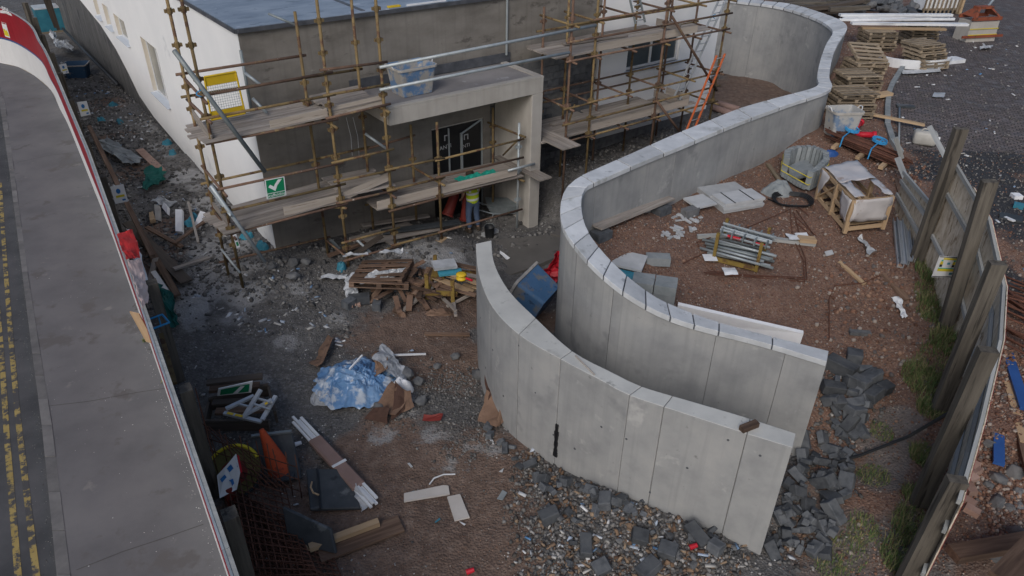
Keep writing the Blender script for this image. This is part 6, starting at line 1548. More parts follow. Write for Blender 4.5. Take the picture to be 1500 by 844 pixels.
MB().tube((.3, .1, .5), (1.0, .5, .9), .05, n=8).build('lever', M_galv, og)
# timber and stone heap at the far edge
random.seed(8)
lh_ = 0
for i in range(26):
    px = random.uniform(1150, 1262); py = random.uniform(2, 17); p = P(px, py, 2.55 + random.uniform(0, .5)); d = Vector((random.uniform(.5, 1), random.uniform(-.25, .25), random.uniform(-.08, .08))) * random.uniform(.9, 1.6)
    beam('old_log', p - d, p + d, random.uniform(.16, .26), random.uniform(.14, .22), M_post if i % 3 else M_drkwood, label='old grey timber in the heap behind the far curve of the coped wall', cat='timber', group='old timbers behind the coped wall')
for i in range(36):
    px = random.uniform(1258, 1345); py = random.uniform(2, 20); p = P(px, py, 2.55 + random.uniform(0, .4)); m_ = Matrix.Translation(p) @ rot3(random.uniform(-.7, .7), random.uniform(-.7, .7), random.uniform(0, 6)).to_4x4() @ Matrix.Scale(random.uniform(1.2, 2.1), 4)
    tag(link('rubble_stone', RK[i % 4] if i % 2 else BLK[i % 8], None, m_), 'pale grey rubble stone in the heap behind the white profiles', 'stone', 'stones behind the white profiles')
t = thing('slatted_crate', 'tall slatted crate of dark timber at the top edge of the yard', 'crate', P(1368, 14, 2.5), .15)
for k in range(9): MB().box((-.9 + k * .225, -.5, .55), (.07, .05, 1.3)).build('slat', M_pallet, t)
for z in (.1, 1.1): MB().box((0, -.46, z), (1.95, .04, .1)).build('rail', M_pallet, t)
MB().box((0, .05, .6), (1.8, .9, 1.1)).build('white_contents', M_whitepl, t)
MB().box((1.05, -.3, .5), (.12, .6, 1.3)).build('end_panel', M_newwood, t)
# jerrycan, plank, dark sheets and small things on the yard
q = GG(1352, 210); jc = thing('jerrycan', 'white plastic jerrycan lying on the yard beside the grey stud', 'jerrycan', q, -.35)
loft(MB(), [rrect(.29, .18, .07, .0), rrect(.32, .20, .09, .05), rrect(.32, .20, .09, .32), rrect(.27, .16, .07, .38)]).build('body', M_jerry, jc, smooth=True)
MB().tube((.32, 0, .2), (.40, 0, .2), .05, n=10).build('cap', M_whitepl, jc); MB().path([(-.14, 0, .37), (-.1, 0, .44), (.1, 0, .44), (.14, 0, .37)], .022, 6).build('handle', M_jerry, jc)
lyingbeam('plank', GG(1274, 174), GG(1352, 190), .16, .06, M_newwood, .12, label='pale sawn plank lying between the pallets and the white jerrycan', cat='plank')
lyingbeam('plank', GG(1262, 150), GG(1302, 143), .3, .1, M_newwood, .1, label='broad pale timber against the side of the middle pallets', cat='timber')
tube('steel_pipe', GG(1317, 160, .05), GG(1316, 215, .05), .03, M_galv, label='thin grey pipe lying along the yard edge', cat='pipe')
for k, (px, py, lb) in enumerate([(1374, 141, 'large pale paint splash of torn paper on the paving'), (1399, 448, 'x')][:1]):
    o = cloth('paper_sheet', [GG(px - 9, py + 3, .03), GG(px + 8, py + 4, .03), GG(px + 10, py - 3, .03), GG(px - 6, py - 4, .03)], 5, 5, .05, M_film, 51, .004); tag(o, 'pale torn sheet lying in the open on the paved yard', 'sheet')
flat_slab(1326, 157, 2.4, .55, .25, .06, -.2, M_sheetblk, 'dark_offcut', 'dark flat offcut on the paving near the yard edge', 'offcut')
flat_slab(1480, 320, 2.0, .5, .35, .05, -.5, M_sheetblk, 'dark_offcut', 'dark flat sheet on the yard right of the board hoarding', 'offcut')
beam('white_batten', P(1472, 318, 2.03), P(1486, 324, 2.03), .1, .03, M_signw, label='short white batten beside the dark sheet on the yard', cat='batten')
for k in range(2): flat_slab(1488 + k * 3, 290 + k * 14, 2.0, .22, .22, .1, k, M_cyan if k else M_foam, 'small_pot', ['white plastic pot at the right edge of the yard', 'blue plastic pot at the right edge of the yard'][k], 'cap')
# right of the board hoarding
for (a, b, w_, t_, z, m_, lb) in [((1462, 560), (1463, 680), .17, .06, 1.05, M_bluebar, 'blue steel bar lying upright in view just right of the board hoarding'), ((1474, 512), (1502, 600), .19, .06, 1.25, M_bluebar, 'blue steel bar slanting to the right edge beyond the hoarding'), ((1462, 512), (1500, 650), .14, .07, 1.15, M_newwood, 'pale timber lying between the two blue bars'), ((1475, 560), (1510, 700), .14, .07, 1.1, M_brnwood, 'brown timber right of the blue bars at the edge'), ((1395, 812), (1520, 790), .26, .14, .9, M_brnwood, 'thick brown beam lying against the outside of the hoarding at bottom right'), ((1465, 850), (1530, 780), .3, .1, 1.5, M_brnwood, 'reddish plank end in the bottom right corner'), ((1450, 505), (1500, 512), .2, .06, 1.3, M_brnwood, 'short brown board beyond the hoarding below the rusty rods'), ((1440, 455), (1470, 448), .2, .06, 1.5, M_newwood, 'small pale board beyond the hoarding beside the rusty rods')]:
    beam('loose_bar' if 'bar' in lb else 'timber', P(*a, z), P(*b, z - .1), w_, t_, m_, label=lb, cat='bar' if 'bar' in lb else 'timber')
random.seed(17)
for i in range(34):
    x = random.uniform(1450, 1500); y = random.uniform(405, 500); a = P(x, y, 1.45 + random.uniform(0, .25)); an = random.gauss(-1.0, .25); d = Vector((math.cos(an), math.sin(an), random.uniform(-.06, .06))) * random.uniform(.7, 1.1)
    tube('rusty_rod', a - d, a + d, .022, M_rebar, None, 5, label='rusty rod in the pile beyond the board hoarding', cat='rod', group='rusty rods beyond the hoarding')
for i, (x, y) in enumerate([(1426, 683), (1423, 700), (1421, 716), (1418, 735), (1428, 690), (1424, 748)]):
    p = P(x, y, .95); tag(link('brick', box_mesh(.215, .14, .1, M_brick), None, Matrix.Translation(p) @ rot3(.2 * random.uniform(-1, 1), .2 * random.uniform(-1, 1), random.uniform(0, 3)).to_4x4()), 'pinkish brick in the little pile hugging the outside of the board hoarding', 'brick', 'bricks outside the hoarding')
for i in range(18):
    x = random.uniform(1435, 1498); y = random.uniform(650, 840); p = G2(x, y, .8)
    tag(link('rock', RK[i % 4], None, Matrix.Translation(p) @ rot3(random.uniform(0, 6), 0, random.uniform(0, 6)).to_4x4() @ Matrix.Scale(random.uniform(.6, 1.3), 4)), 'brown rock on the earth beyond the board hoarding at bottom right', 'rock', 'rocks beyond the hoarding').data.materials[0]

# ------------------------------------------------------------------ foreground site
# traffic cone
q = GL(412, 694); cn = thing('traffic_cone', 'faded orange traffic cone on a black base among the rusty mesh', 'cone', q + ZUP * .03, .4, rot=rot3(-.12, -.22, .1))
MB().lathe([(.02 + .21, .05), (.215, .06), (.055, .93), (.045, .95), (.045, .98)], 20).build('cone', M_orange, cn, smooth=True)
loft(MB(), [rrect(.30, .30, .05, 0), rrect(.30, .30, .05, .04), rrect(.26, .26, .05, .055)]).build('base', M_sheetblk, cn)
MB().lathe([(.060, .84), (.066, .84), (.058, .88), (.052, .88)], 16, cap=False).build('sleeve', M_whitepl, cn)
# dark plates
def plate(pts, m, label, th=.05, name='black_panel', extra=None):
    o = quad_board(name, pts, m, None, th, label=label, cat='panel'); b = o.modifiers.new('b', 'BEVEL'); b.width = .01; b.segments = 1; return o
z = .15
def plate_thing(pts, label):
    t = thing('rubber_mat', label, 'panel', pts[0]); o = quad_board('board', pts, M_sheetblk, t, .07); b = o.modifiers.new('b', 'BEVEL'); b.width = .015; b.segments = 1
    return t
t = plate_thing([P(454, 746, .12), P(528, 744, .1), P(512, 686, .22), P(448, 687, .22)], 'black rubber panel with rope handle lying flat below the white profile bundle')
beam('ridge', P(469, 745, .16), P(464, 687, .26), .03, .03, M_cable, t)
MB().path([P(457, 706, .24), P(455, 714, .3), P(459, 722, .3), P(467, 725, .22)], .016, 6).build('rope_handle', M_newwood, t, world=True)
t = plate_thing([P(422, 795, .10), P(492, 812, .12), P(484, 776, .42), P(413, 743, .62)], 'black panel tilted on its edge above the brown boards')
MB().path([P(447, 795, .14), P(452, 806, .1), P(462, 806, .1), P(466, 800, .14)], .014, 6).build('handle', M_newwood, t, world=True)
t = plate_thing([P(370, 700, .05), P(442, 702, .05), P(427, 633, .55), P(368, 640, .55)], 'black panel propped upright behind the traffic cone')
beam('top_edge', P(368, 639, .58), P(427, 632, .58), .06, .04, M_dgalv, t)
# brown boards bottom left
a, b = GL(468, 818), GL(588, 772); lyingbeam('board', a, b, .34, .05, M_brnwood, .06, label='wide brown board lying at the bottom, under a narrower one', cat='board')
lyingbeam('board', GL(455, 812), GL(556, 774), .12, .09, M_newwood, .11, label='narrow squared timber resting on the wide brown board', cat='board')
# white profiles in mauve card
a, b = GL(432, 618), GL(552, 748)
wb = thing('profile_bundle', 'bundle of white plastic trims half wrapped in mauve cardboard', 'trim bundle', a.lerp(b, .5))
d = (b - a).normalized(); s_ = Vector((-d.y, d.x, 0))
for k in range(4):
    off_ = s_ * ((k - 1.5) * .055) + ZUP * (.12 + .04 * (k % 2)); beam('trim', a + off_ + d * random.uniform(-.1, .15), b + off_ + d * random.uniform(-.15, .1), .05, .035, M_whitepl, wb)
mw_, L = frame(a.lerp(b, .28) + ZUP * .13, a.lerp(b, .82) + ZUP * .13); mb = MB(); mb.box((0, 0, 0), (L, .26, .13)); link('card_sleeve', bmesh_bevel(mb.mesh('card_sleeve', M_cardwr), .03), wb, mw_)
beam('tape', a.lerp(b, .58) + s_ * .0 + ZUP * .2, a.lerp(b, .6) + ZUP * .2, .28, .012, M_whitepl, wb)
cloth('film', [a.lerp(b, .8) - s_ * .16, b - d * .12 - s_ * .2, b - d * .1 - s_ * .02 + ZUP * .1, a.lerp(b, .8) + ZUP * .2], 6, 5, .06, M_film, 61, .004, 5, False, wb)
lyingbeam('card_tube', GL(466, 662), GL(494, 688), .08, .07, M_cardwr, label='mauve cardboard strip beside the white trim bundle', cat='cardboard')
# flat white boards
def flatpoly(name, pts, m, th, **kw):
    q_ = [GL(*p_) for p_ in pts]; zc_ = max(p_.z for p_ in q_)
    return tag(MB().prism([(p_.x, p_.y) for p_ in q_], [p_.z + .03 for p_ in q_], [p_.z + .03 + th for p_ in q_]).build(name, m), **kw)
M_ply = mat('dirty_white_board', [(.44, .41, .38), (.52, .49, .46)], 2, .9, .1, spots=[((.30, .25, .21), 3.5, .64)])
flatpoly('white_board', [(592, 738), (659, 727), (657, 715), (650, 714), (592, 726)], M_ply, .03, label='long flat dirty white board on the brown mud', cat='board')
flatpoly('white_board', [(666, 766), (688, 761), (674, 727), (655, 731)], M_ply, .03, label='shorter flat white board right of the long one', cat='board')
for k, (pts, m_, lb) in enumerate([([(728, 733), (736, 735), (743, 724), (736, 720)], M_kerbst, 'blue-grey rectangular scrap lying on the mud'), ([(599, 724), (607, 721), (606, 726)], M_cyan, 'blue plastic scrap at the end of the long white board'), ([(637, 767), (644, 761), (645, 763), (638, 768)], M_cyan, 'thin blue plastic strip below the white boards'), ([(673, 766), (682, 770), (680, 772)], M_whitepl, 'white sliver under the shorter white board'), ([(597, 681), (600, 680), (605, 686), (602, 687)], M_slab, 'pale blue sliver above the white boards'), ([(731, 693), (738, 688), (736, 694)], M_slab, 'pale triangular scrap near the low wall foot')]):
    flatpoly('scrap', pts, m_, .012, label=lb, cat='scrap')
for k, (x, y, m_, lb) in enumerate([(437, 655, M_foam, 'crushed white cup beside the black upright panel'), (1015, 806, M_red, 'red drinks can in the rubble by the low wall'), (496, 588, M_signb, 'blue can lying below the tarpaulin'), (689, 842, M_red, 'red pin sticking up at the bottom edge'), (300, 680, M_signb, 'small blue and white can beside the hoarding post')]):
    q = GL(x, y, .04); tag(MB().tube(q + Vector((-.06, 0, .02)), q + Vector((.06, .03, .05)), .045, .035, 10).build('can' if k else 'cup', m_), lb, 'can' if k else 'cup')
mb = MB(); mb.path([GL(629, 712, .04), GL(636, 704, .06), GL(650, 698, .05), GL(667, 697, .04)], .014, 5); tag(mb.build('wire', M_whitepl), 'thin pale wire curving over the mud above the white boards', 'wire')
# tarpaulin heap
q = GL(520, 560); 
def crumpled(name, c, rx, ry, h, m, seed, n=168, rot=.2):
    vs, fs = [], []; c = Vector(c); cr_, sr_ = math.cos(rot), math.sin(rot); R_n = n // 3
    for k in range(R_n + 1):
        for i in range(n):
            a_ = 2 * math.pi * i / n; f_ = k / R_n
            ed = 1 + .25 * mnoise.noise(Vector((math.cos(a_) * 1.8, math.sin(a_) * 1.8, seed))) + .10 * mnoise.noise(Vector((math.cos(a_) * 6, math.sin(a_) * 6, seed)))
            x_, y_ = rx * f_ * ed * math.cos(a_), ry * f_ * ed * math.sin(a_)
            p_ = Vector((c.x + x_ * cr_ - y_ * sr_, c.y + x_ * sr_ + y_ * cr_, 0)); s3 = Vector((p_.x, p_.y, seed))
            wv = s3 + Vector((mnoise.noise(s3 * 1.7), mnoise.noise(s3 * 1.7 + Vector((5, 0, 0))), 0)) * .45
            rg = sum((1 - 2.2 * abs(mnoise.noise(wv * q_ + Vector((q_, 0, 0))))) / q_ ** .45 for q_ in (2.2, 4.1, 7.0, 11.5))
            lump = .5 + mnoise.noise(s3 * 1.3 + Vector((0, 3, 0)))
            p_.z = c.z - .04 + h * (1 - f_ ** 1.8) * (.55 + .75 * lump) + .125 * rg * (1 - f_ * .6)
            p_.z = max(p_.z, gh1(p_.x, p_.y) - .02)
            vs.append(p_ + Vector((mnoise.noise(s3 * 6), mnoise.noise(s3 * 6 + Vector((7, 1, 0))), 0)) * .05)
    for k in range(R_n):
        for i in range(n): fs.append((k * n + i, (k + 1) * n + i, (k + 1) * n + (i + 1) % n, k * n + (i + 1) % n))
    return MB().add(vs, fs).build(name, m, world=True, smooth=True)
o = crumpled('tarpaulin', q, .86, .78, .21, M_tarpb, 3); tag(o, 'crumpled blue and clear plastic tarpaulin heaped over rubble', 'tarpaulin')
o = cloth('clear_sheet', [GL(548, 545, .35), GL(560, 524, .4), GL(600, 550, .06), GL(590, 572, .06)], 26, 20, .085, M_film, 72, .004, 3.2); tag(o, 'torn clear film trailing right of the blue tarpaulin', 'film')
o = cloth('clear_sheet', [GL(488, 586, .04), GL(497, 566, .22), GL(520, 572, .24), GL(516, 592, .04)], 24, 24, .09, M_film, 74, .004, 3.2); tag(o, 'cloudy film over the front of the blue tarpaulin', 'film')
o = cloth('cardboard_sheet', [GL(455, 540, .05), GL(470, 545, .1), GL(492, 508, .2), GL(478, 503, .1)], 5, 8, .12, M_card, 75, .008); tag(o, 'brown wet cardboard under the left side of the tarpaulin', 'cardboard')
o = cloth('cardboard_sheet', [GL(548, 560, .1), GL(570, 552, .2), GL(568, 530, .3), GL(552, 537, .35)], 5, 6, .12, M_card, 76, .008); tag(o, 'brown cardboard poking out right of the tarpaulin', 'cardboard')
beam('white_batten', GL(573, 531, .2), GL(624, 525, .12), .04, .03, M_whitepl, label='thin white batten pointing right from the tarpaulin heap', cat='batten')
beam('white_batten', GL(515, 566, .45), GL(534, 548, .5), .03, .03, M_whitepl, label='thin white batten lying on top of the tarpaulin', cat='batten')
o = mound('white_sack', GL(588, 570), .26, .2, .26, .1, M_foam, 9, 20, .3, 5, True); tag(o, 'slumped white sack beside the tarpaulin', 'sack')
o = mound('film_heap', GL(478, 582), .34, .3, .14, .12, M_film, 19, 18, .3, 6); tag(o, 'small heap of shredded white film at the left foot of the tarpaulin', 'film')
# brown cardboards
cbt = thing('cardboard_box', 'big torn brown cardboard box folded open below the white sack', 'cardboard', GL(572, 605))
for pts, m_ in [([GL(546, 606, .05), GL(584, 616, .12), GL(602, 590, .25), GL(578, 582, .42)], M_card), ([GL(536, 618, .05), GL(570, 624, .05), GL(573, 613, .25), GL(548, 608, .2)], M_carddk), ([GL(574, 620, .06), GL(592, 606, .1), GL(592, 592, .3), GL(580, 582, .42)], M_carddk), ([GL(588, 608, .05), GL(606, 600, .08), GL(603, 588, .3), GL(587, 592, .3)], M_card)]:
    cloth('flap', pts, 6, 6, .06, m_, len(pts) + int(pts[0].x * 7), .01, 2.5, False, cbt)
cbt = thing('cardboard_box', 'torn brown cardboard crushed against the foot of the low wall', 'cardboard', GL(720, 618))
for pts, m_ in [([GL(698, 622, .08), GL(728, 630, .08), GL(740, 610, .3), GL(716, 598, .45)], M_card), ([GL(716, 605, .3), GL(728, 598, .5), GL(722, 575, .7), GL(712, 578, .6)], M_carddk), ([GL(728, 630, .08), GL(742, 622, .12), GL(738, 600, .5), GL(730, 602, .5)], M_card)]:
    cloth('flap', pts, 5, 5, .07, m_, int(pts[0].y * 9), .01, 2.5, False, cbt)
o = cloth('brown_scrap', [GL(618, 618, .05), GL(648, 622, .05), GL(650, 614, .08), GL(622, 612, .08)], 5, 4, .06, M_dred, 91, .01); tag(o, 'rusty reddish strip between the two brown cardboards', 'scrap')
lyingbeam('timber', GL(622, 492), GL(688, 493), .09, .05, M_brnwood, .03, label='single brown batten lying level on the mud left of the low wall', cat='timber')
# mesh cage of rusty bars
random.seed(31)
q0, q1, q2, q3 = GL(335, 800), GL(480, 838), GL(415, 640), GL(300, 640)
mg = thing('rusty_mesh', 'stack of rusty reinforcing mesh spread behind the street hoarding', 'mesh', q0.lerp(q2, .5))
layers = [([GL(322, 700, .15), GL(462, 846, .15), GL(520, 872, .15), GL(372, 880, .2)], 12, 12), ([GL(332, 690, .3), GL(420, 725, .3), GL(450, 850, .25), GL(362, 850, .3)], 9, 14), ([GL(340, 720, .08), GL(480, 800, .08), GL(505, 860, .08), GL(362, 870, .1)], 16, 10), ([GL(352, 735, .22), GL(440, 790, .2), GL(470, 860, .2), GL(370, 870, .22)], 12, 12)]
for cs, nu, nv in layers:
    a, b, c, d = cs
    for i in range(nu + 1):
        t = i / nu; tube('bar', a.lerp(b, t) + ZUP * random.uniform(-.02, .02), d.lerp(c, t), .011, M_rebar, mg, 5)
    for j in range(nv + 1):
        t = j / nv; tube('bar', a.lerp(d, t) + ZUP * .012, b.lerp(c, t) + ZUP * .012, .011, M_rebar, mg, 5)
# upright cage of bars round the signs
cg = thing('bar_cage', 'upright cage of thin rusty bars standing round the discarded road signs', 'bar cage', GL(350, 700))
for i in range(11):
    t = i / 10; b = GL(312 + 130 * t, 690 + 40 * t); top = b + ZUP * (1.15 - .1 * t); tube('bar', b - ZUP * .05, top + Vector((random.uniform(-.05, .05), random.uniform(-.05, .05), 0)), .010, M_rebar, cg, 5)
for z in (.25, .55, .85): tube('cross_bar', GL(310, 690, z), GL(444, 732, z - .05), .010, M_rebar, cg, 5)
for i in range(7):
    t = i / 6; b = GL(306 + 18 * t, 640 + 70 * t); tube('bar', b - ZUP * .05, b + ZUP * 1.2, .010, M_rebar, cg, 5)
for k in range(5): tube('slack_bar', GL(310 + 9 * k, 672, .9 - .1 * k), GL(395 + 8 * k, 735, .35), .009, M_rebar, cg, 5)
# discarded signs
q = P(342, 690, .25); sgn = thing('round_sign_frame', 'round yellow-edged sign lying face up inside the rusty cage', 'sign', q, rot=rot3(R(28), 0, .1))
MB().lathe([(.43, -.03), (.46, -.03), (.47, 0), (.47, .03), (.44, .05)], 28, cap=False).build('rim', M_olive, sgn)
MB().path([(.455 * math.cos(x), .455 * math.sin(x), .035) for x in np.linspace(.5, 2.7, 16)], .032, 6).build('yellow_band', M_signy, sgn)
MB().lathe([(.01, .02), (.44, .02), (.44, .03), (.01, .03)], 28).build('plate', M_olive, sgn)
MB().lathe([(.47, -.06), (.50, -.06), (.50, .0), (.475, .0)], 28, cap=False).build('rubber_edge', M_sheetblk, sgn)
MB().lathe([(.01, .031), (.24, .031), (.24, .036), (.01, .036)], 20, (.02, -.05, 0)).build('red_disc', M_dred, sgn)
t = thing('triangular_sign', 'torn triangular road sign with blue markings leaning in the rusty cage', 'sign', P(335, 725, .3))
c = [P(322, 729, .35), P(349, 716, .35), P(353, 688, .65), P(319, 690, .7)]
pts = [P(322, 730, .3), P(347, 717, .3), P(352, 692, .55), P(346, 665, .9), P(332, 682, .75), P(318, 697, .6)]
nn2 = (pts[1] - pts[0]).cross(pts[3] - pts[0]).normalized()
MB().add(pts + [p_ - nn2 * .012 for p_ in pts], [tuple(range(6)), tuple(range(11, 5, -1))] + [(i, (i + 1) % 6, 6 + (i + 1) % 6, 6 + i) for i in range(6)]).build('plate', M_signw, t, world=True)
c = [pts[0], pts[1], pts[3], pts[5]]; nn_ = nn2 if nn2.dot(CAMP - pts[0]) > 0 else -nn2
def tri(name, l_, m_, o_=.006): MB().add([P(*p_[:2], p_[2]) + nn_ * o_ for p_ in l_], [tuple(range(len(l_)))]).build(name, m_, t, world=True)
tri('blue_mark', [(322, 702, .57), (329, 695, .63), (332, 699, .59), (325, 707, .53)], M_signb); tri('blue_mark', [(332, 686, .7), (338, 680, .76), (342, 686, .69), (336, 692, .64)], M_signb)
tri('blue_mark', [(341, 674, .8), (345, 672, .82), (348, 684, .67), (344, 686, .66)], M_signb); tri('blue_mark', [(335, 704, .52), (341, 701, .52), (343, 708, .44), (340, 712, .42), (338, 706, .48)], M_signb)
tri('red_edge', [(347, 666, .89), (350, 668, .87), (355, 692, .56), (352, 692, .56)], M_red)
q = GL(340, 738, .05); tag(MB().lathe([(.1, 0), (.1, .1), (.07, .35), (.05, .36)], 12, tuple(q)).build('sign_foot', M_dred), 'small red sign foot under the triangular sign', 'sign foot')
# timber stillage with trestle and green board
tb = thing('timber_bin', 'open bin of dark boards and scrap below the green board', 'bin', GL(352, 612))
for (a, b, z, w_, h_) in [((312, 612), (398, 590), .35, .05, .3), ((306, 640), (398, 640), .3, .05, .25), ((312, 612), (306, 640), .3, .05, .25), ((398, 590), (408, 628), .3, .05, .3)]:
    beam('side_board', GL(*a, z), GL(*b, z), w_, h_, M_drkwood, tb)
for k, (a, b, z) in enumerate([((312, 596), (392, 586), .62), ((316, 605), (388, 598), .6), ((318, 616), (392, 612), .45), ((322, 626), (396, 622), .4)]):
    beam('timber', GL(*a, z), GL(*b, z), .16, .06, M_brnwood if k % 2 else M_drkwood, label=['dark board across the top of the timber bin', 'brown board second from the top of the timber bin', 'dark board low in the timber bin', 'brown board at the front of the timber bin'][k], cat='board')
gb = thing('green_board', 'green sign board with white border standing in the timber bin', 'sign', GL(345, 585, .5))
c = [P(318, 580, .72), P(368, 575, .72), P(370, 559, 1.02), P(320, 570, .95)]
quad_board('board', c, M_signw, gb, .02); nn_ = (c[1] - c[0]).cross(c[3] - c[0]).normalized(); sheet('green_field', [(.08, .1), (.92, .1), (.92, .85), (.08, .85)], M_signg, gb, .004)
sheet('white_stroke', [(.45, .1), (.6, .1), (.78, .75), (.65, .8)], M_signw, gb, .006)
tl = thing('trestle', 'folded aluminium trestle with yellow labels lying on the timber bin', 'trestle', GL(355, 605, .6))
def tp(x, y, z): return P(x, y, z)
for a, b in [((331, 599, .8), (372, 580, .9)), ((328, 605, .75), (383, 618, .65)), ((356, 613, .72), (382, 571, 1.0)), ((384, 615, .68), (404, 580, .85)), ((362, 606, .74), (398, 586, .88))]:
    beam('leg', tp(*a), tp(*b), .075, .045, M_alu, tl, up=CAMP)
for a, b in [((378, 584, .9), (400, 590, .85)), ((372, 592, .85), (396, 600, .8)), ((350, 592, .84), (366, 596, .84))]: beam('strut', tp(*a), tp(*b), .035, .03, M_alu, tl, up=CAMP)
for a, b in [((333, 604.8, .80), (341.5, 607, .79)), ((344.5, 607.6, .79), (355, 610, .77)), ((388, 592, .91), (392, 590, .92))]: beam('yellow_label', tp(*a), tp(*b), .05, .012, M_yel, tl, up=CAMP)
# wreck of timber and pallets below the entrance
random.seed(41)
wr = GL(570, 430)
pa = copy_tree(first, Matrix.Translation(GL(557, 428, .22)) @ rot3(-.35, .10, .12).to_4x4() @ Matrix.Scale(1.2, 4), 'dark broken pallet covered with plastic in the wreckage before the entrance scaffold')
pb = copy_tree(first, Matrix.Translation(GL(562, 418, .30)) @ rot3(-.05, -.12, -.12).to_4x4() @ Matrix.Scale(1.15, 4), 'second dark pallet lying on the broken one before the entrance scaffold')
for t_ in (pa, pb):
    del t_['group']
    for ch in t_.children: ch.data = box_mesh(round(max(ch.data.vertices[i].co.x for i in range(8)) * 2, 2), round(max(ch.data.vertices[i].co.y for i in range(8)) * 2, 3), .022 if 'board' in ch.name else .078, M_brnwood)
o = cloth('white_film', [GL(529, 432, .3), GL(580, 428, .4), GL(596, 420, .55), GL(545, 423, .5)], 24, 12, .09, M_film, 81, .004, 5); tag(o, 'white plastic strip over the broken dark pallet', 'film')
o = cloth('white_film', [GL(505, 446, .05), GL(528, 440, .1), GL(520, 415, .3), GL(508, 418, .2)], 16, 20, .10, M_film, 82, .004, 5); tag(o, 'grey-white film bunched left of the broken pallet', 'film')
for k, (x, y) in enumerate([(575, 398), (525, 403), (490, 413)]):
    q = GL(x, y, .1 if k == 2 else .55); o = cloth('white_film', [q + Vector((-.35, -.08, 0)), q + Vector((.35, -.08, .05)), q + Vector((.3, .1, .05)), q + Vector((-.3, .1, 0))], 8, 3, .08, M_film, 84 + k, .004, 6); tag(o, ['thin white film on the right end of the upper pallet', 'white film scrap on the left end of the upper pallet', 'strip of white board and film left of the pallets'][k], 'film')
for i in range(48):
    x = random.uniform(540, 655) if i > 25 else random.uniform(585, 640); y = random.uniform(402, 458) if x < 625 else random.uniform(405, 445); q = GL(x, y, random.uniform(.08, .35)); an = random.gauss(1.9, .7); d = Vector((math.cos(an), math.sin(an), random.uniform(-.3, .3))) * random.uniform(.15, .4)
    beam('broken_board', q - d, q + d, random.uniform(.07, .16), .03, random.choice([M_brnwood, M_card, M_brnwood]), label='reddish splintered board in the wreckage right of the dark pallets', cat='board', group='splintered boards in the wreckage')
for a, b, lb in [((590, 460), (636, 432), 'long thin batten sticking out of the wreckage, lower one'), ((592, 456), (640, 424), 'long thin batten sticking out of the wreckage, upper one'), ((645, 436), (668, 468), 'crooked pale stick in front of the ochre stillage'), ((664, 440), (668, 475), 'upright broken stick below the ochre stillage'), ((655, 452), (700, 438), 'grey board across the front of the ochre stillage')]:
    beam('batten', GL(*a, .06), GL(*b, .25), .07, .05, M_wood, label=lb, cat='batten')
o = mound('brown_sack', GL(590, 462), .12, .2, .12, .06, M_card, 13, 14, .6, 5); tag(o, 'small brown crumpled paper at the tip of the wreckage', 'paper')
o = mound('brown_sack', GL(640, 460), .4, .14, .12, .08, M_brnwood, 14, 16, .3, 5); tag(o, 'brown crumpled sacking in front of the ochre stillage', 'sacking')
y0 = thing('ochre_stillage', 'low ochre stillage with posts filled with boards, left of the low wall', 'stillage', GL(665, 430), -.05)
for x, y, h_ in ((-.62, -.35, .75), (.05, -.55, .75), (-.55, .6, .75), (.75, .55, .95), (.75, -.4, .6)):
    MB().box((x, y, h_ / 2), (.09, .09, h_)).build('post', M_yelsteel, y0)
MB().box((-.25, -.45, .28), (.8, .06, .12)).box((-.58, .12, .28), (.06, .9, .12)).box((.1, .6, .28), (1.3, .06, .1)).build('rail', M_yelsteel, y0)
MB().box((-.42, .3, .4), (.35, .45, .03)).build('side_plate', M_yelsteel, y0)
for i in range(12):
    q = WM[y0.name] @ Vector((random.uniform(-.1, .75), random.uniform(-.3, .5), random.uniform(.25, .5))); d = Vector((.62, -.35, random.uniform(-.08, .1))) * random.uniform(.7, 1.1)
    beam('board_offcut', q - d, q + d, random.uniform(.08, .18), .035, random.choice([M_brnwood, M_wood, M_drkwood, M_newwood]), label='loose board offcut piled in the low ochre stillage', cat='board', group='boards in the ochre stillage')
flat_slab(652, 420, 0, .6, .34, .08, .35, M_film, 'foam_tray', 'white and clear tray lying on the boards of the ochre stillage', 'tray', .62, .12)
flat_slab(660, 426, 0, .6, .2, .06, .3, M_greenbr if False else M_cyan, 'green_tray', 'blue-green tray edge under the white tray in the ochre stillage', 'tray', .52, .1)
q = P(676, 409, .55); rl = thing('tape_reel', 'bright yellow reel on the ochre stillage', 'reel', q)
MB().lathe([(.12, 0), (.135, .03), (.135, .05), (.09, .07), (.09, .11), (.13, .13), (.13, .15), (.07, .17)], 18).build('drum', M_yel, rl, smooth=True); MB().tube((.12, -.12, .1), (.28, -.25, .12), .03, n=6).build('handle', M_red, rl)
flat_slab(527, 443, 0, .5, .24, .2, .2, M_dblock, 'concrete_block', 'dark block left of the broken pallet wreckage', 'block')
flat_slab(512, 449, 0, .3, .24, .2, 1.0, M_dblock, 'concrete_block', 'second dark block at the left edge of the wreckage', 'block')
flat_slab(553, 452, 0, .2, .3, .2, 0, M_dblock, 'concrete_block', 'dark block propping the front of the broken pallet', 'block')
for i in range(8): tag(link('brick_bit', box_mesh(.1, .08, .06, M_brick), None, Matrix.Translation(GL(520 + random.uniform(-8, 8), 449 + random.uniform(-2, 3), .05)) @ rot3(.3, .2, i).to_4x4()), 'orange brick bit beside the dark blocks left of the wreckage', 'brick', 'brick bits left of the wreckage')
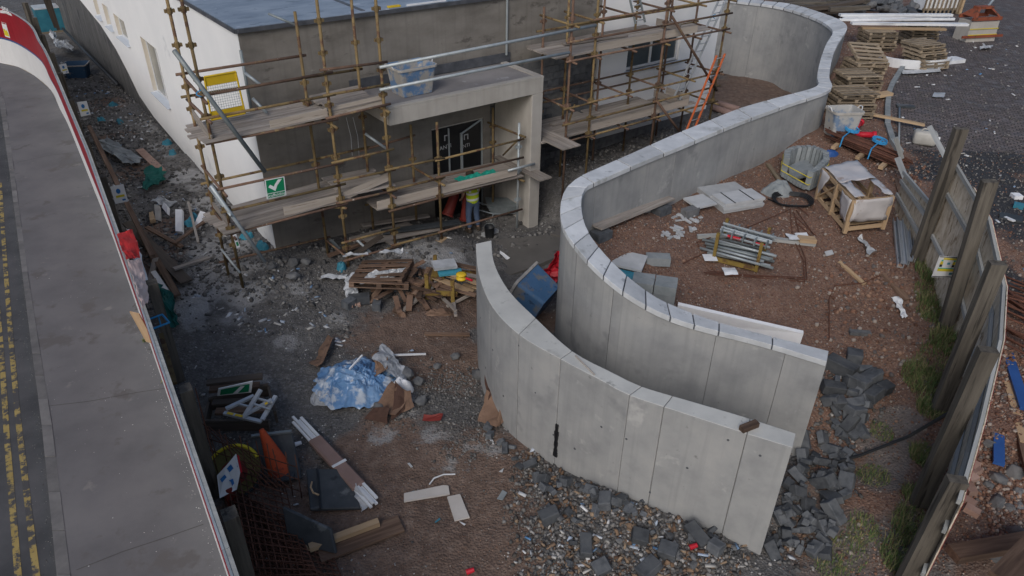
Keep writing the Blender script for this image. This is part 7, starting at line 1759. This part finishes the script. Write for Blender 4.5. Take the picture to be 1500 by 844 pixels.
# long boards under the scaffold
for a, b, za, zb, w_, m_, lb in [((506, 382), (560, 345), .2, .7, .2, M_drkwood, 'dark plank leaning among the boards under the entrance scaffold'), ((515, 352), (600, 328), .3, .3, .28, M_wood, 'pale broad board low under the entrance scaffold'), ((535, 355), (645, 333), .35, .35, .3, M_wood, 'long grey board lying under the scaffold towards the door'), ((560, 340), (672, 325), .42, .42, .25, M_sheetblk, 'black wrapped pack lying under the scaffold beside the chutes'), ((566, 352), (608, 375), .3, .1, .16, M_wood, 'plank end sloping down in front of the third standard'), ((484, 352), (512, 382), .5, .1, .1, M_dgalv, 'grey tube sloping at the second standard foot'), ((480, 375), (535, 355), .3, .4, .14, M_brnwood, 'reddish board end at the second standard foot'), ((530, 330), (628, 316), .3, .3, .2, M_wood, 'pale plank against the rendered wall under the scaffold')]:
    beam('board', P(*a, za - .15), P(*b, zb - .35 if b[0] > 560 else zb - .15), w_, .05, m_, label=lb, cat='board')
q = PV(720, 345, -2.0); flat_slab(718, 343, -.6, .55, .15, .1, BROT, M_slab, 'white_sill', 'short pale ribbed sill on the ground in front of the worker', 'sill')
q = GL(711, 343); t = thing('bucket', 'black bucket standing in front of the entrance canopy', 'bucket', GL(717, 347)); MB().lathe([(.13, 0), (.16, .34), (.17, .35), (.155, .35), (.13, .05)], 16, cap=False).build('body', M_cable, t, smooth=True); MB().path([(-.16, 0, .34), (-.1, 0, .45), (.1, 0, .45), (.16, 0, .34)], .008, 5).build('handle', M_dgalv, t)
t = thing('wheelbarrow', 'grey upturned barrow by the canopy wall', 'barrow', PV(735, 318, -.9), BROT - .5)
MB().hexa([(-.35, -.25, .25), (.3, -.22, .22), (.3, .22, .22), (-.35, .25, .25)], [(-.5, -.38, .55), (.48, -.32, .50), (.48, .32, .50), (-.5, .38, .55)]).build('tray', M_dgalv, t)
for s_ in (-.28, .28): MB().path([(.55, s_ * .3, .15), (-.3, s_, .26), (-.95, s_, .5)], .02, 6).build('handle', M_galv, t); MB().path([(-.3, s_, .26), (-.42, s_, 0)], .02, 6).build('leg', M_galv, t)
t_ = MB(); t_.lathe([(.05, -.04), (.17, -.05), (.18, 0), (.17, .05), (.05, .04)], 16); o = link('wheel', t_.mesh('wheel', M_cable, True), t, local=Matrix.Translation((.62, 0, .18)) @ Matrix.Rotation(R(90), 4, 'X'))
o = cloth('white_scrap', [P(727, 369, -.48), P(731, 368, -.48), P(747, 379, -.48), P(742, 381, -.48)], 8, 2, .06, M_whitepl, 93, .006); tag(o, 'twisted white scrap on the concrete path', 'scrap')
# on top of the low wall
q = P(1097, 623, 2.5); beam('timber_block', P(1086, 629, 2.545), P(1109, 620, 2.545), .1, .085, M_brnwood, label='short timber block lying on top of the low curved wall near its end', cat='timber')
beam('stick', P(843, 521, 2.515), P(871, 549, 2.515), .02, .02, M_wood, label='thin stick lying on top of the low curved wall', cat='stick')
# brown pipes at the end of the rear scaffold
for k, (a, b, lb) in enumerate([((1047, 150, .62), (1082, 161, .62), 'brown clay pipe at the far end of the rear scaffold, upper'), ((1043, 157, .55), (1075, 168, .55), 'brown clay pipe at the far end of the rear scaffold, lower')]):
    mw_, L = frame(P(*a), P(*b)); t = MB().tube((-L / 2, 0, 0), (L / 2, 0, 0), .13, n=14); t.tube((L / 2 - .02, 0, 0), (L / 2 + .01, 0, 0), .15, n=14); tag(link('clay_pipe', t.mesh('clay_pipe', M_cardwr, True), None, mw_), lb, 'pipe')

# ------------------------------------------------------------------ strip between hoarding and building
def strip_sheet(name, pts, m, amp, seed, label, cat, th=.008, nx=9, ny=9, fr=4):
    o = cloth(name, [GL(*p_[:2], p_[2]) for p_ in pts], nx, ny, amp, m, seed, th, fr); return tag(o, label, cat)
strip_sheet('green_sheet', [(210, 286, .1), (238, 275, .1), (248, 262, .25), (218, 258, .25)], M_greensh, .18, 101, 'dark green mesh sheet lying in the strip behind the hoarding, upper one', 'sheet')
strip_sheet('green_sheet', [(240, 440, .5), (262, 452, .4), (266, 484, .1), (250, 488, .1)], M_greensh, .15, 102, 'dark green mesh sheet bunched by the street hoarding post with the blue strap', 'sheet')
lyingbeam('plank', GL(205, 222), GL(238, 254), .26, .05, M_brick, .05, label='reddish cement-stained plank in the strip behind the hoarding', cat='plank')
strip_sheet('grey_sheet', [(145, 222, .1), (195, 248, .1), (212, 240, .15), (158, 210, .2)], M_kerbst, .14, 103, 'long grey crumpled plastic sheet in the strip behind the hoarding', 'sheet')
for k, (pts, m_, lb) in enumerate([([(220, 318, .05), (226, 316, .05), (230, 330, .1), (222, 332, .1)], M_newwood, 'cream foam slab standing in the strip, leftmost'), ([(228, 324, .05), (236, 326, .05), (236, 310, .2), (228, 308, .2)], M_crust, 'cream foam lump beside the cream slab'), ([(238, 308, .1), (246, 318, .1), (248, 312, .2), (242, 305, .2)], M_foam, 'white foam block in the strip near the cream lumps'), ([(258, 343, .1), (268, 344, .1), (270, 320, .3), (260, 320, .3)], M_foam, 'upright white foam board in the strip'), ([(284, 336, .1), (292, 338, .1), (303, 322, .25), (296, 320, .25)], M_foam, 'slanting white foam board near the scaffold corner')]):
    q_ = [GL(*p_[:2], p_[2]) for p_ in pts]; quad_board('foam_piece', q_, m_, None, .1, label=lb, cat='foam')
for k, (x, y, lb) in enumerate([(276, 330, 'blue plastic bag among the white foam in the strip'), (166, 155, 'blue plastic bag beside the hoarding notice, upper'), (176, 180, 'blue plastic bag beside the hoarding notice, lower'), (148, 178, 'blue plastic bag close to the hoarding post'), (245, 212, 'blue bag at the foot of the white wall, upper'), (253, 226, 'blue bag at the foot of the white wall, lower'), (286, 322, 'small blue bag right of the white foam'), (360, 348, 'blue bag at the corner of the white wall'), (500, 393, 'blue bag by the second scaffold standard'), (385, 362, 'small blue scrap at the building corner')]):
    o = mound('plastic_bag', GL(x, y), .22, .15, .16, .12, M_cyan, 110 + k, 14, k, 6); tag(o, lb, 'bag')
for k, (a, b, w_, m_, lb) in enumerate([((217, 342), (268, 368), .12, M_brnwood, 'brown batten crossing the strip below the white foam, upper'), ((258, 368), (302, 330), .10, M_brnwood, 'brown batten leaning against its neighbour by the scaffold corner'), ((258, 408), (308, 384), .14, M_wood, 'pale batten lying left of the scaffold corner feet'), ((190, 335), (275, 420), .30, M_drkwood, 'wide dark fallen board behind the street hoarding'), ((208, 350), (262, 440), .16, M_brnwood, 'brown board lying along the wide dark one'), ((232, 392), (222, 420), .14, M_wood, 'short prop standing by the hoarding post'), ((278, 305), (292, 362), .07, M_wood, 'thin upright stake in the strip by the foam'), ((228, 410), (250, 440), .12, M_howhite, 'white board edge beside the dark fallen board')]):
    beam('board', GL(*a, .2 + .04 * (k % 3)), GL(*b, .14), w_, .05, m_, label=lb, cat='board')
tube('drain_pipe', P(92, 42, .3), P(172, 124, .25), .07, M_pvc, label='long black drain pipe lying in the far part of the strip', cat='pipe')
# blue wrapped pack far left
q = P(76, 30, .2); bw = thing('brick_pack', 'pack wrapped in blue and white film at the far end of the strip', 'pack', Vector((q.x, q.y, gh1(q.x, q.y))), BROT)
MB().box((0, 0, .7), (1.5, 1.2, 1.2)).build('wrapped_bricks', M_cyan, bw); MB().box((0, 0, 1.32), (1.52, 1.22, .06)).build('white_top', M_film, bw); MB().box((0, 0, .05), (1.6, 1.3, .1)).build('pallet', M_pallet, bw)
strip_sheet('white_film', [(75, 55, .3), (84, 58, .3), (95, 80, .3), (86, 82, .3)], M_film, .25, 121, 'white and clear film hung on the far hoarding posts', 'film')
strip_sheet('white_film', [(86, 82, .5), (110, 90, .4), (112, 80, .4), (92, 76, .5)], M_film, .25, 122, 'white film bunched over the top of the dark blue tub', 'film')
for k, (x0, y0, x1, y1) in enumerate([(63, -8, 82, 40), (70, -6, 86, 44)]): beam('prop_timber', P(x0, y0, 2.2), P(x1, y1, .4), .16, .1, M_drkwood, label=['dark timber prop at the far end of the strip, left', 'dark timber prop at the far end of the strip, right'][k], cat='prop')
strip_sheet('white_film', [(226, 302, .05), (248, 306, .05), (262, 302, .05), (232, 296, .1)], M_film, .15, 123, 'grey-white film lying above the foam pieces', 'film')
strip_sheet('grey_film', [(330, 325, .05), (352, 345, .05), (352, 318, .05), (338, 312, .05)], M_film, .12, 124, 'pale wrapping in the ground by the scaffold corner', 'film')
# ------------------------------------------------------------------ what nobody could count: stones, chips, gravel, rubble, grass
TPL = []
for k in range(5):
    mb = MB()
    if k < 3: mb.rock((0, 0, 0), .5, 900 + k, .75)
    else: mb.box((0, 0, 0), (1, .7, .45) if k == 3 else (1.2, .5, .25))
    vs = np.array([tuple(v) for v in mb.v]); fs = []
    for f in mb.f: fs += [f] if len(f) == 3 else [(f[0], f[1], f[2]), (f[0], f[2], f[3])]
    TPL.append((vs, np.array(fs)))
def scatter(name, xy, size, m, kinds=(0, 1, 2), sink=.25, label=None, cat='stones', seed=1, flat=1.0, lift=0.0, parent=None):
    r = np.random.default_rng(seed); xy = np.asarray(xy); n = len(xy); size = np.broadcast_to(size, (n,))
    kind = r.choice(kinds, n); VS, FS, off = [], [], 0
    z = lookup(xy[:, 0], xy[:, 1])
    for k in set(kinds):
        ii = np.where(kind == k)[0]
        if not len(ii): continue
        tv, tf = TPL[k]; q = r.normal(size=(len(ii), 4)); q /= np.linalg.norm(q, axis=1)[:, None]
        a, b, c, d = q.T
        RM = np.stack([1 - 2 * (c * c + d * d), 2 * (b * c - a * d), 2 * (b * d + a * c), 2 * (b * c + a * d), 1 - 2 * (b * b + d * d), 2 * (c * d - a * b), 2 * (b * d - a * c), 2 * (c * d + a * b), 1 - 2 * (b * b + c * c)], 1).reshape(-1, 3, 3)
        p = np.einsum('nij,vj->nvi', RM, tv) * size[ii][:, None, None]; p[:, :, 2] *= flat
        p[:, :, 0] += xy[ii, 0][:, None]; p[:, :, 1] += xy[ii, 1][:, None]; p[:, :, 2] += (z[ii] + size[ii] * (.5 - sink) * .6 * flat + lift)[:, None]
        VS.append(p.reshape(-1, 3)); nv = len(tv)
        f = tf[None] + (np.arange(len(ii)) * nv)[:, None, None] + off; FS.append(f.reshape(-1, 3)); off += len(ii) * nv
    me_ = bpy.data.meshes.new(name); np_mesh(me_, np.concatenate(VS), np.concatenate(FS)); me_.materials.append(m)
    o = link(name, me_); return tag(o, label, cat, None, 'stuff')
def sample(mask, n, seed):
    r = np.random.default_rng(seed); w_ = mask.ravel().astype(float); w_ /= w_.sum(); i = r.choice(w_.size, n, p=w_)
    x = XX.ravel()[i] + r.uniform(-GS, GS, n) * .5; y = YY.ravel()[i] + r.uniform(-GS, GS, n) * .5; return np.stack([x, y], 1)
DIST = np.hypot(XX, YY); inview = (np.abs(XX) < YY * .80 + 2.5) & (YY > 4) & (DIST < 40)
near_w = np.clip(16.0 / (DIST + 1), 0, 2)
inb = np.zeros_like(XX, bool)
uu = (XX - B0.x) * U.x + (YY - B0.y) * U.y; vv = (XX - B0.x) * V.x + (YY - B0.y) * V.y
inb = (uu > .05) & (vv > .02)
S_N = np.full(XX.shape, 9.0)
_nm = [(a + b) / 2 for a, b in near_top]
dn = np.abs(sdist(_nm, XX.ravel(), YY.ravel()).reshape(XX.shape))
site_m = (S_H > .25) & inview & ~inb & (S_W < -.2) & (dn > .2)
patch = np.clip((fbm(XX * .7, YY * .7, 55, 4) - .36) * 5, .05, 1)
gravel_m = site_m * near_w * patch * (1 - .75 * np.clip(z_mud, 0, 1))
scatter('site_stones', sample(gravel_m, 26000, 1), rng.uniform(.010, .030, 26000) * (1 + (rng.random(26000) > .96) * 1.6), M_stone, label='grey stones and grit strewn over the building site', seed=2)
patch2 = np.clip((fbm(XX * 1.1, YY * 1.1, 66, 4) - .45) * 7, .01, 1)
scatter('pale_chips', sample(site_m * near_w * patch2 * (1 - .6 * np.clip(z_mud, 0, 1)), 2200, 3), rng.uniform(.012, .042, 2200), M_pale, (0, 1, 3, 4), label='pale chips of mortar and plaster strewn over the site', cat='chips', seed=4)
strip_m = site_m & (S_H < 6.5) & (YY > 13.5) & (uu < .1)
scatter('strip_debris', sample(strip_m * np.clip(patch + .2, 0, 1), 2600, 5), rng.uniform(.03, .13, 2600), M_stone, (0, 1, 3, 4), label='mixed debris in the strip between hoarding and building', cat='debris', seed=6, flat=.7)
scatter('paper_scraps', sample((strip_m * 3.0 + site_m * .35) * patch2, 420, 7), rng.uniform(.05, .17, 420), M_litter, (4,), label='scraps of paper and plastic littering the site', cat='litter', seed=8, flat=.4)
foot_m = site_m & (vv > -3.2) & (uu > -2.5) & (uu < 8.5)
scatter('foot_rubble', sample(foot_m * np.clip(patch + .3, 0, 1), 1300, 9), rng.uniform(.04, .17, 1300), M_stone, (0, 1, 2, 3), label='broken rubble along the foot of the entrance scaffold', cat='rubble', seed=10)
rear_m = (uu > 9.5) & (uu < 22) & (vv < -.1) & (S_W < -.2)
scatter('rear_rubble', sample(rear_m, 2600, 11), rng.uniform(.03, .15, 2600), M_stone, (0, 1, 3), label='pale and dark rubble under the rear scaffold', cat='rubble', seed=12)
def pxmask(cx, cy, rpx, z=0.0, k=1.0):
    p = P(cx, cy, z); r_ = rpx / pm(p); return np.clip(1.25 - np.hypot(XX - p.x, (YY - p.y) * .8) / r_ + (fbm(XX * 2, YY * 2, 88, 3) - .5) * .8, 0, 1) * k
heap = np.maximum.reduce([pxmask(930, 795, 120), pxmask(860, 790, 95), pxmask(1010, 815, 80), pxmask(840, 838, 90), pxmask(960, 845, 120), pxmask(800, 700, 45), pxmask(870, 740, 50)]) * (dn > .2) * (S_W < 0)
fr_ = sdist(_nm, XX.ravel(), YY.ravel()).reshape(XX.shape)
outer = (fr_ > 0) if fr_[np.unravel_index(np.argmin((XX - P(930, 795, 0).x) ** 2 + (YY - P(930, 795, 0).y) ** 2), XX.shape)] > 0 else (fr_ < 0)
heap = heap * outer
scatter('rubble_heap', sample(heap, 17000, 13), .010 + .09 * rng.random(17000) ** 3.0, M_rubb, (0, 1, 2, 3, 4), label='heap of mixed brick, stone and timber rubble before the low curved wall', cat='rubble', seed=14)
scatter('heap_splinters', sample(heap, 260, 15), rng.uniform(.05, .15, 260), M_splin, (4,), label='timber splinters and broken laths in the rubble heap', cat='splinters', seed=16, flat=.8, lift=.02)
scatter('heap_scraps', sample(heap, 90, 17), rng.uniform(.05, .14, 90), M_litter, (4,), label='white and coloured scraps in the rubble heap', cat='litter', seed=18, flat=.6, lift=.03)
spill = np.maximum.reduce([pxmask(1200, 700, 50, .2), pxmask(1180, 760, 45, .1), pxmask(1150, 800, 45, 0), pxmask(1225, 620, 50, .6), pxmask(1230, 580, 50, .8)]) * (dn > .2) * (np.abs(S_W) > .0)
scatter('spill_rubble', sample(spill, 1300, 19), .015 + .09 * rng.random(1300) ** 2, M_rubb, (0, 1, 2, 3), label='small dark rubble between the tumbled blocks at the wall ends', cat='rubble', seed=20)
scatter('wall_foot_rubble', sample(pxmask(690, 640, 50) + pxmask(640, 560, 45) + pxmask(700, 560, 40) + pxmask(590, 600, 50), 1300, 21), rng.uniform(.015, .07, 1300), M_stone, (0, 1, 2, 3), label='rubble strewn between the tarpaulin and the low wall', cat='rubble', seed=22)
mudp = site_m * near_w * np.clip(z_mud, 0, 1)
scatter('mud_grit', sample(mudp, 4200, 23), rng.uniform(.008, .028, 4200), M_redst, label='grit and clods in the brown mud', cat='grit', seed=24)
gard = (S_W > .25) & inview & (sdist([P(*p_, z_) for p_, z_ in HO_R][::-1], XX.ravel(), YY.ravel()).reshape(XX.shape) > -20) & (z_pave < .3)
scatter('red_gravel', sample(gard * near_w * (1 - np.clip(z_char * .8, 0, 1)) * np.clip(patch + .35, 0, 1), 26000, 25), rng.uniform(.018, .05, 26000) * (1 + (rng.random(26000) > .95) * 1.0), M_redst, label='red-brown gravel and chips over the raised garden', cat='gravel', seed=26)
gz = pxmask(1280, 470, 90, 1.2) + pxmask(1290, 430, 60, 1.4) + pxmask(1330, 250, 50, 2.1) + pxmask(1290, 300, 40, 1.9)
scatter('garden_stones', sample(gz * gard, 900, 27), .025 + .11 * rng.random(900) ** 2.2, M_redst, label='larger brown stones at the low end of the garden', cat='stones', seed=28)
scatter('yard_bits', sample(np.clip(z_char, 0, 1) * inview + z_pave * inview * .25, 2600, 29), rng.uniform(.02, .075, 2600), M_stone, (0, 1, 3), label='dark bits strewn on the yard', cat='bits', seed=30)
scatter('yard_scraps', sample((np.clip(z_char, 0, 1) + z_pave * .8) * inview, 150, 31), rng.uniform(.05, .16, 150), M_litter, (4, 3), label='pale scraps and paper blown over the yard', cat='litter', seed=32, flat=.4)
scatter('right_earth', sample((pxmask(1480, 700, 90, .8) + pxmask(1480, 560, 70, 1.1)), 2200, 33), rng.uniform(.02, .10, 2200), M_redst, label='brown earth and stones beyond the board hoarding', cat='stones', seed=34)
road_m = (S_H < -.3) & inview
def grass(name, spots, n, label, seed, hmax=.22):
    r = np.random.default_rng(seed); VS, FS = [], []; o = 0
    for px, py, z, rad in spots:
        c = P(px, py, z)
        for i in range(n):
            a = r.uniform(0, 6.28); d = rad * math.sqrt(r.random()); cl = .35 + .65 * vnoise(np.array([(c.x + d * math.cos(a)) * 5]), np.array([(c.y + d * math.sin(a)) * 5]), 3)[0]
            x, y = c.x + d * math.cos(a), c.y + d * math.sin(a) * 1.3; zz = gh1(x, y) - .01; h_ = hmax * cl * r.uniform(.5, 1.2); th = r.uniform(0, 6.28); b = r.uniform(.3, .9) * h_; w_ = r.uniform(.004, .008)
            dx, dy = math.cos(th), math.sin(th); p = np.array([x, y, zz])
            VS += [p + [-dy * w_, dx * w_, 0], p + [dy * w_, -dx * w_, 0], p + [dx * b * .4 + dy * w_ * .7, dy * b * .4 - dx * w_ * .7, h_ * .7], p + [dx * b * .4 - dy * w_ * .7, dy * b * .4 + dx * w_ * .7, h_ * .7], p + [dx * b, dy * b, h_]]
            FS += [(o, o + 1, o + 2), (o, o + 2, o + 3), (o + 3, o + 2, o + 4)]; o += 5
    me_ = bpy.data.meshes.new(name); np_mesh(me_, np.array(VS), np.array(FS)); me_.materials.append(M_grass); return tag(link(name, me_), label, 'grass', None, 'stuff')
grass('grass_verge', [(1362, 400, 1.75, .30), (1366, 430, 1.6, .34), (1372, 455, 1.5, .34), (1385, 505, 1.3, .3), (1374, 530, 1.2, .36), (1362, 560, 1.1, .36), (1350, 545, 1.15, .3), (1362, 600, .95, .22), (1355, 660, .8, .2), (1335, 770, .5, .28), (1322, 815, .4, .30), (1340, 730, .55, .2)], 620, 'rough grass along the foot of the board hoarding', 41, .24)
grass('path_grass', [(1275, 705, .3, .25), (1262, 785, .2, .25), (1240, 815, .1, .28), (1215, 830, .1, .25), (1288, 640, .5, .2)], 420, 'thin grass tufts beside the worn path', 42, .13)
grass('pavement_weeds', [(252, 585, .03, .06), (240, 560, .03, .05), (212, 500, .03, .05)], 60, 'small weeds at the foot of the street hoarding', 43, .09)

# grit in the gutter and litter on the pavement: flat surfaces of known height
def flat_scatter(name, pts, z, sizes, m, label, cat, seed, kinds=(0, 1, 3)):
    global lookup
    keep = lookup; lookup = lambda x, y: np.full(np.shape(x), z)
    o = scatter(name, pts, sizes, m, kinds, label=label, cat=cat, seed=seed, flat=.6); lookup = keep; return o
r_ = np.random.default_rng(77); gp = []
for a, b in zip(KF[:-1], KF[1:]):
    L = (b - a).length; d = (b - a).normalized(); n_ = Vector((-d.y, d.x, 0)); n_ = -n_ if n_.x > 0 else n_
    for i in range(int(L * 55)):
        p = a.lerp(b, r_.random()) + n_ * abs(r_.normal(0, .13)); gp.append((p.x, p.y))
flat_scatter('gutter_grit', np.array(gp), -.10, r_.uniform(.006, .022, len(gp)), M_stone, 'grit gathered in the gutter along the kerb', 'grit', 78)
pp_ = []
for i in range(70):
    t = r_.random(); a = KB[4].lerp(KB[8], t); pp_.append((a.x + r_.uniform(.1, 1.9), a.y + r_.uniform(-.3, .3)))
for i in range(160):
    a = Vector((-7.42, 11.78, 0)).lerp(Vector((-4.6, 7.3, 0)), r_.uniform(-.5, 1.2)); pp_.append((a.x - abs(r_.normal(0, .07)) + .12, a.y - .02))
flat_scatter('pavement_grit', np.array(pp_), .03, r_.uniform(.006, .022, len(pp_)), M_pale, 'scattered grit and small litter on the pavement', 'grit', 79)
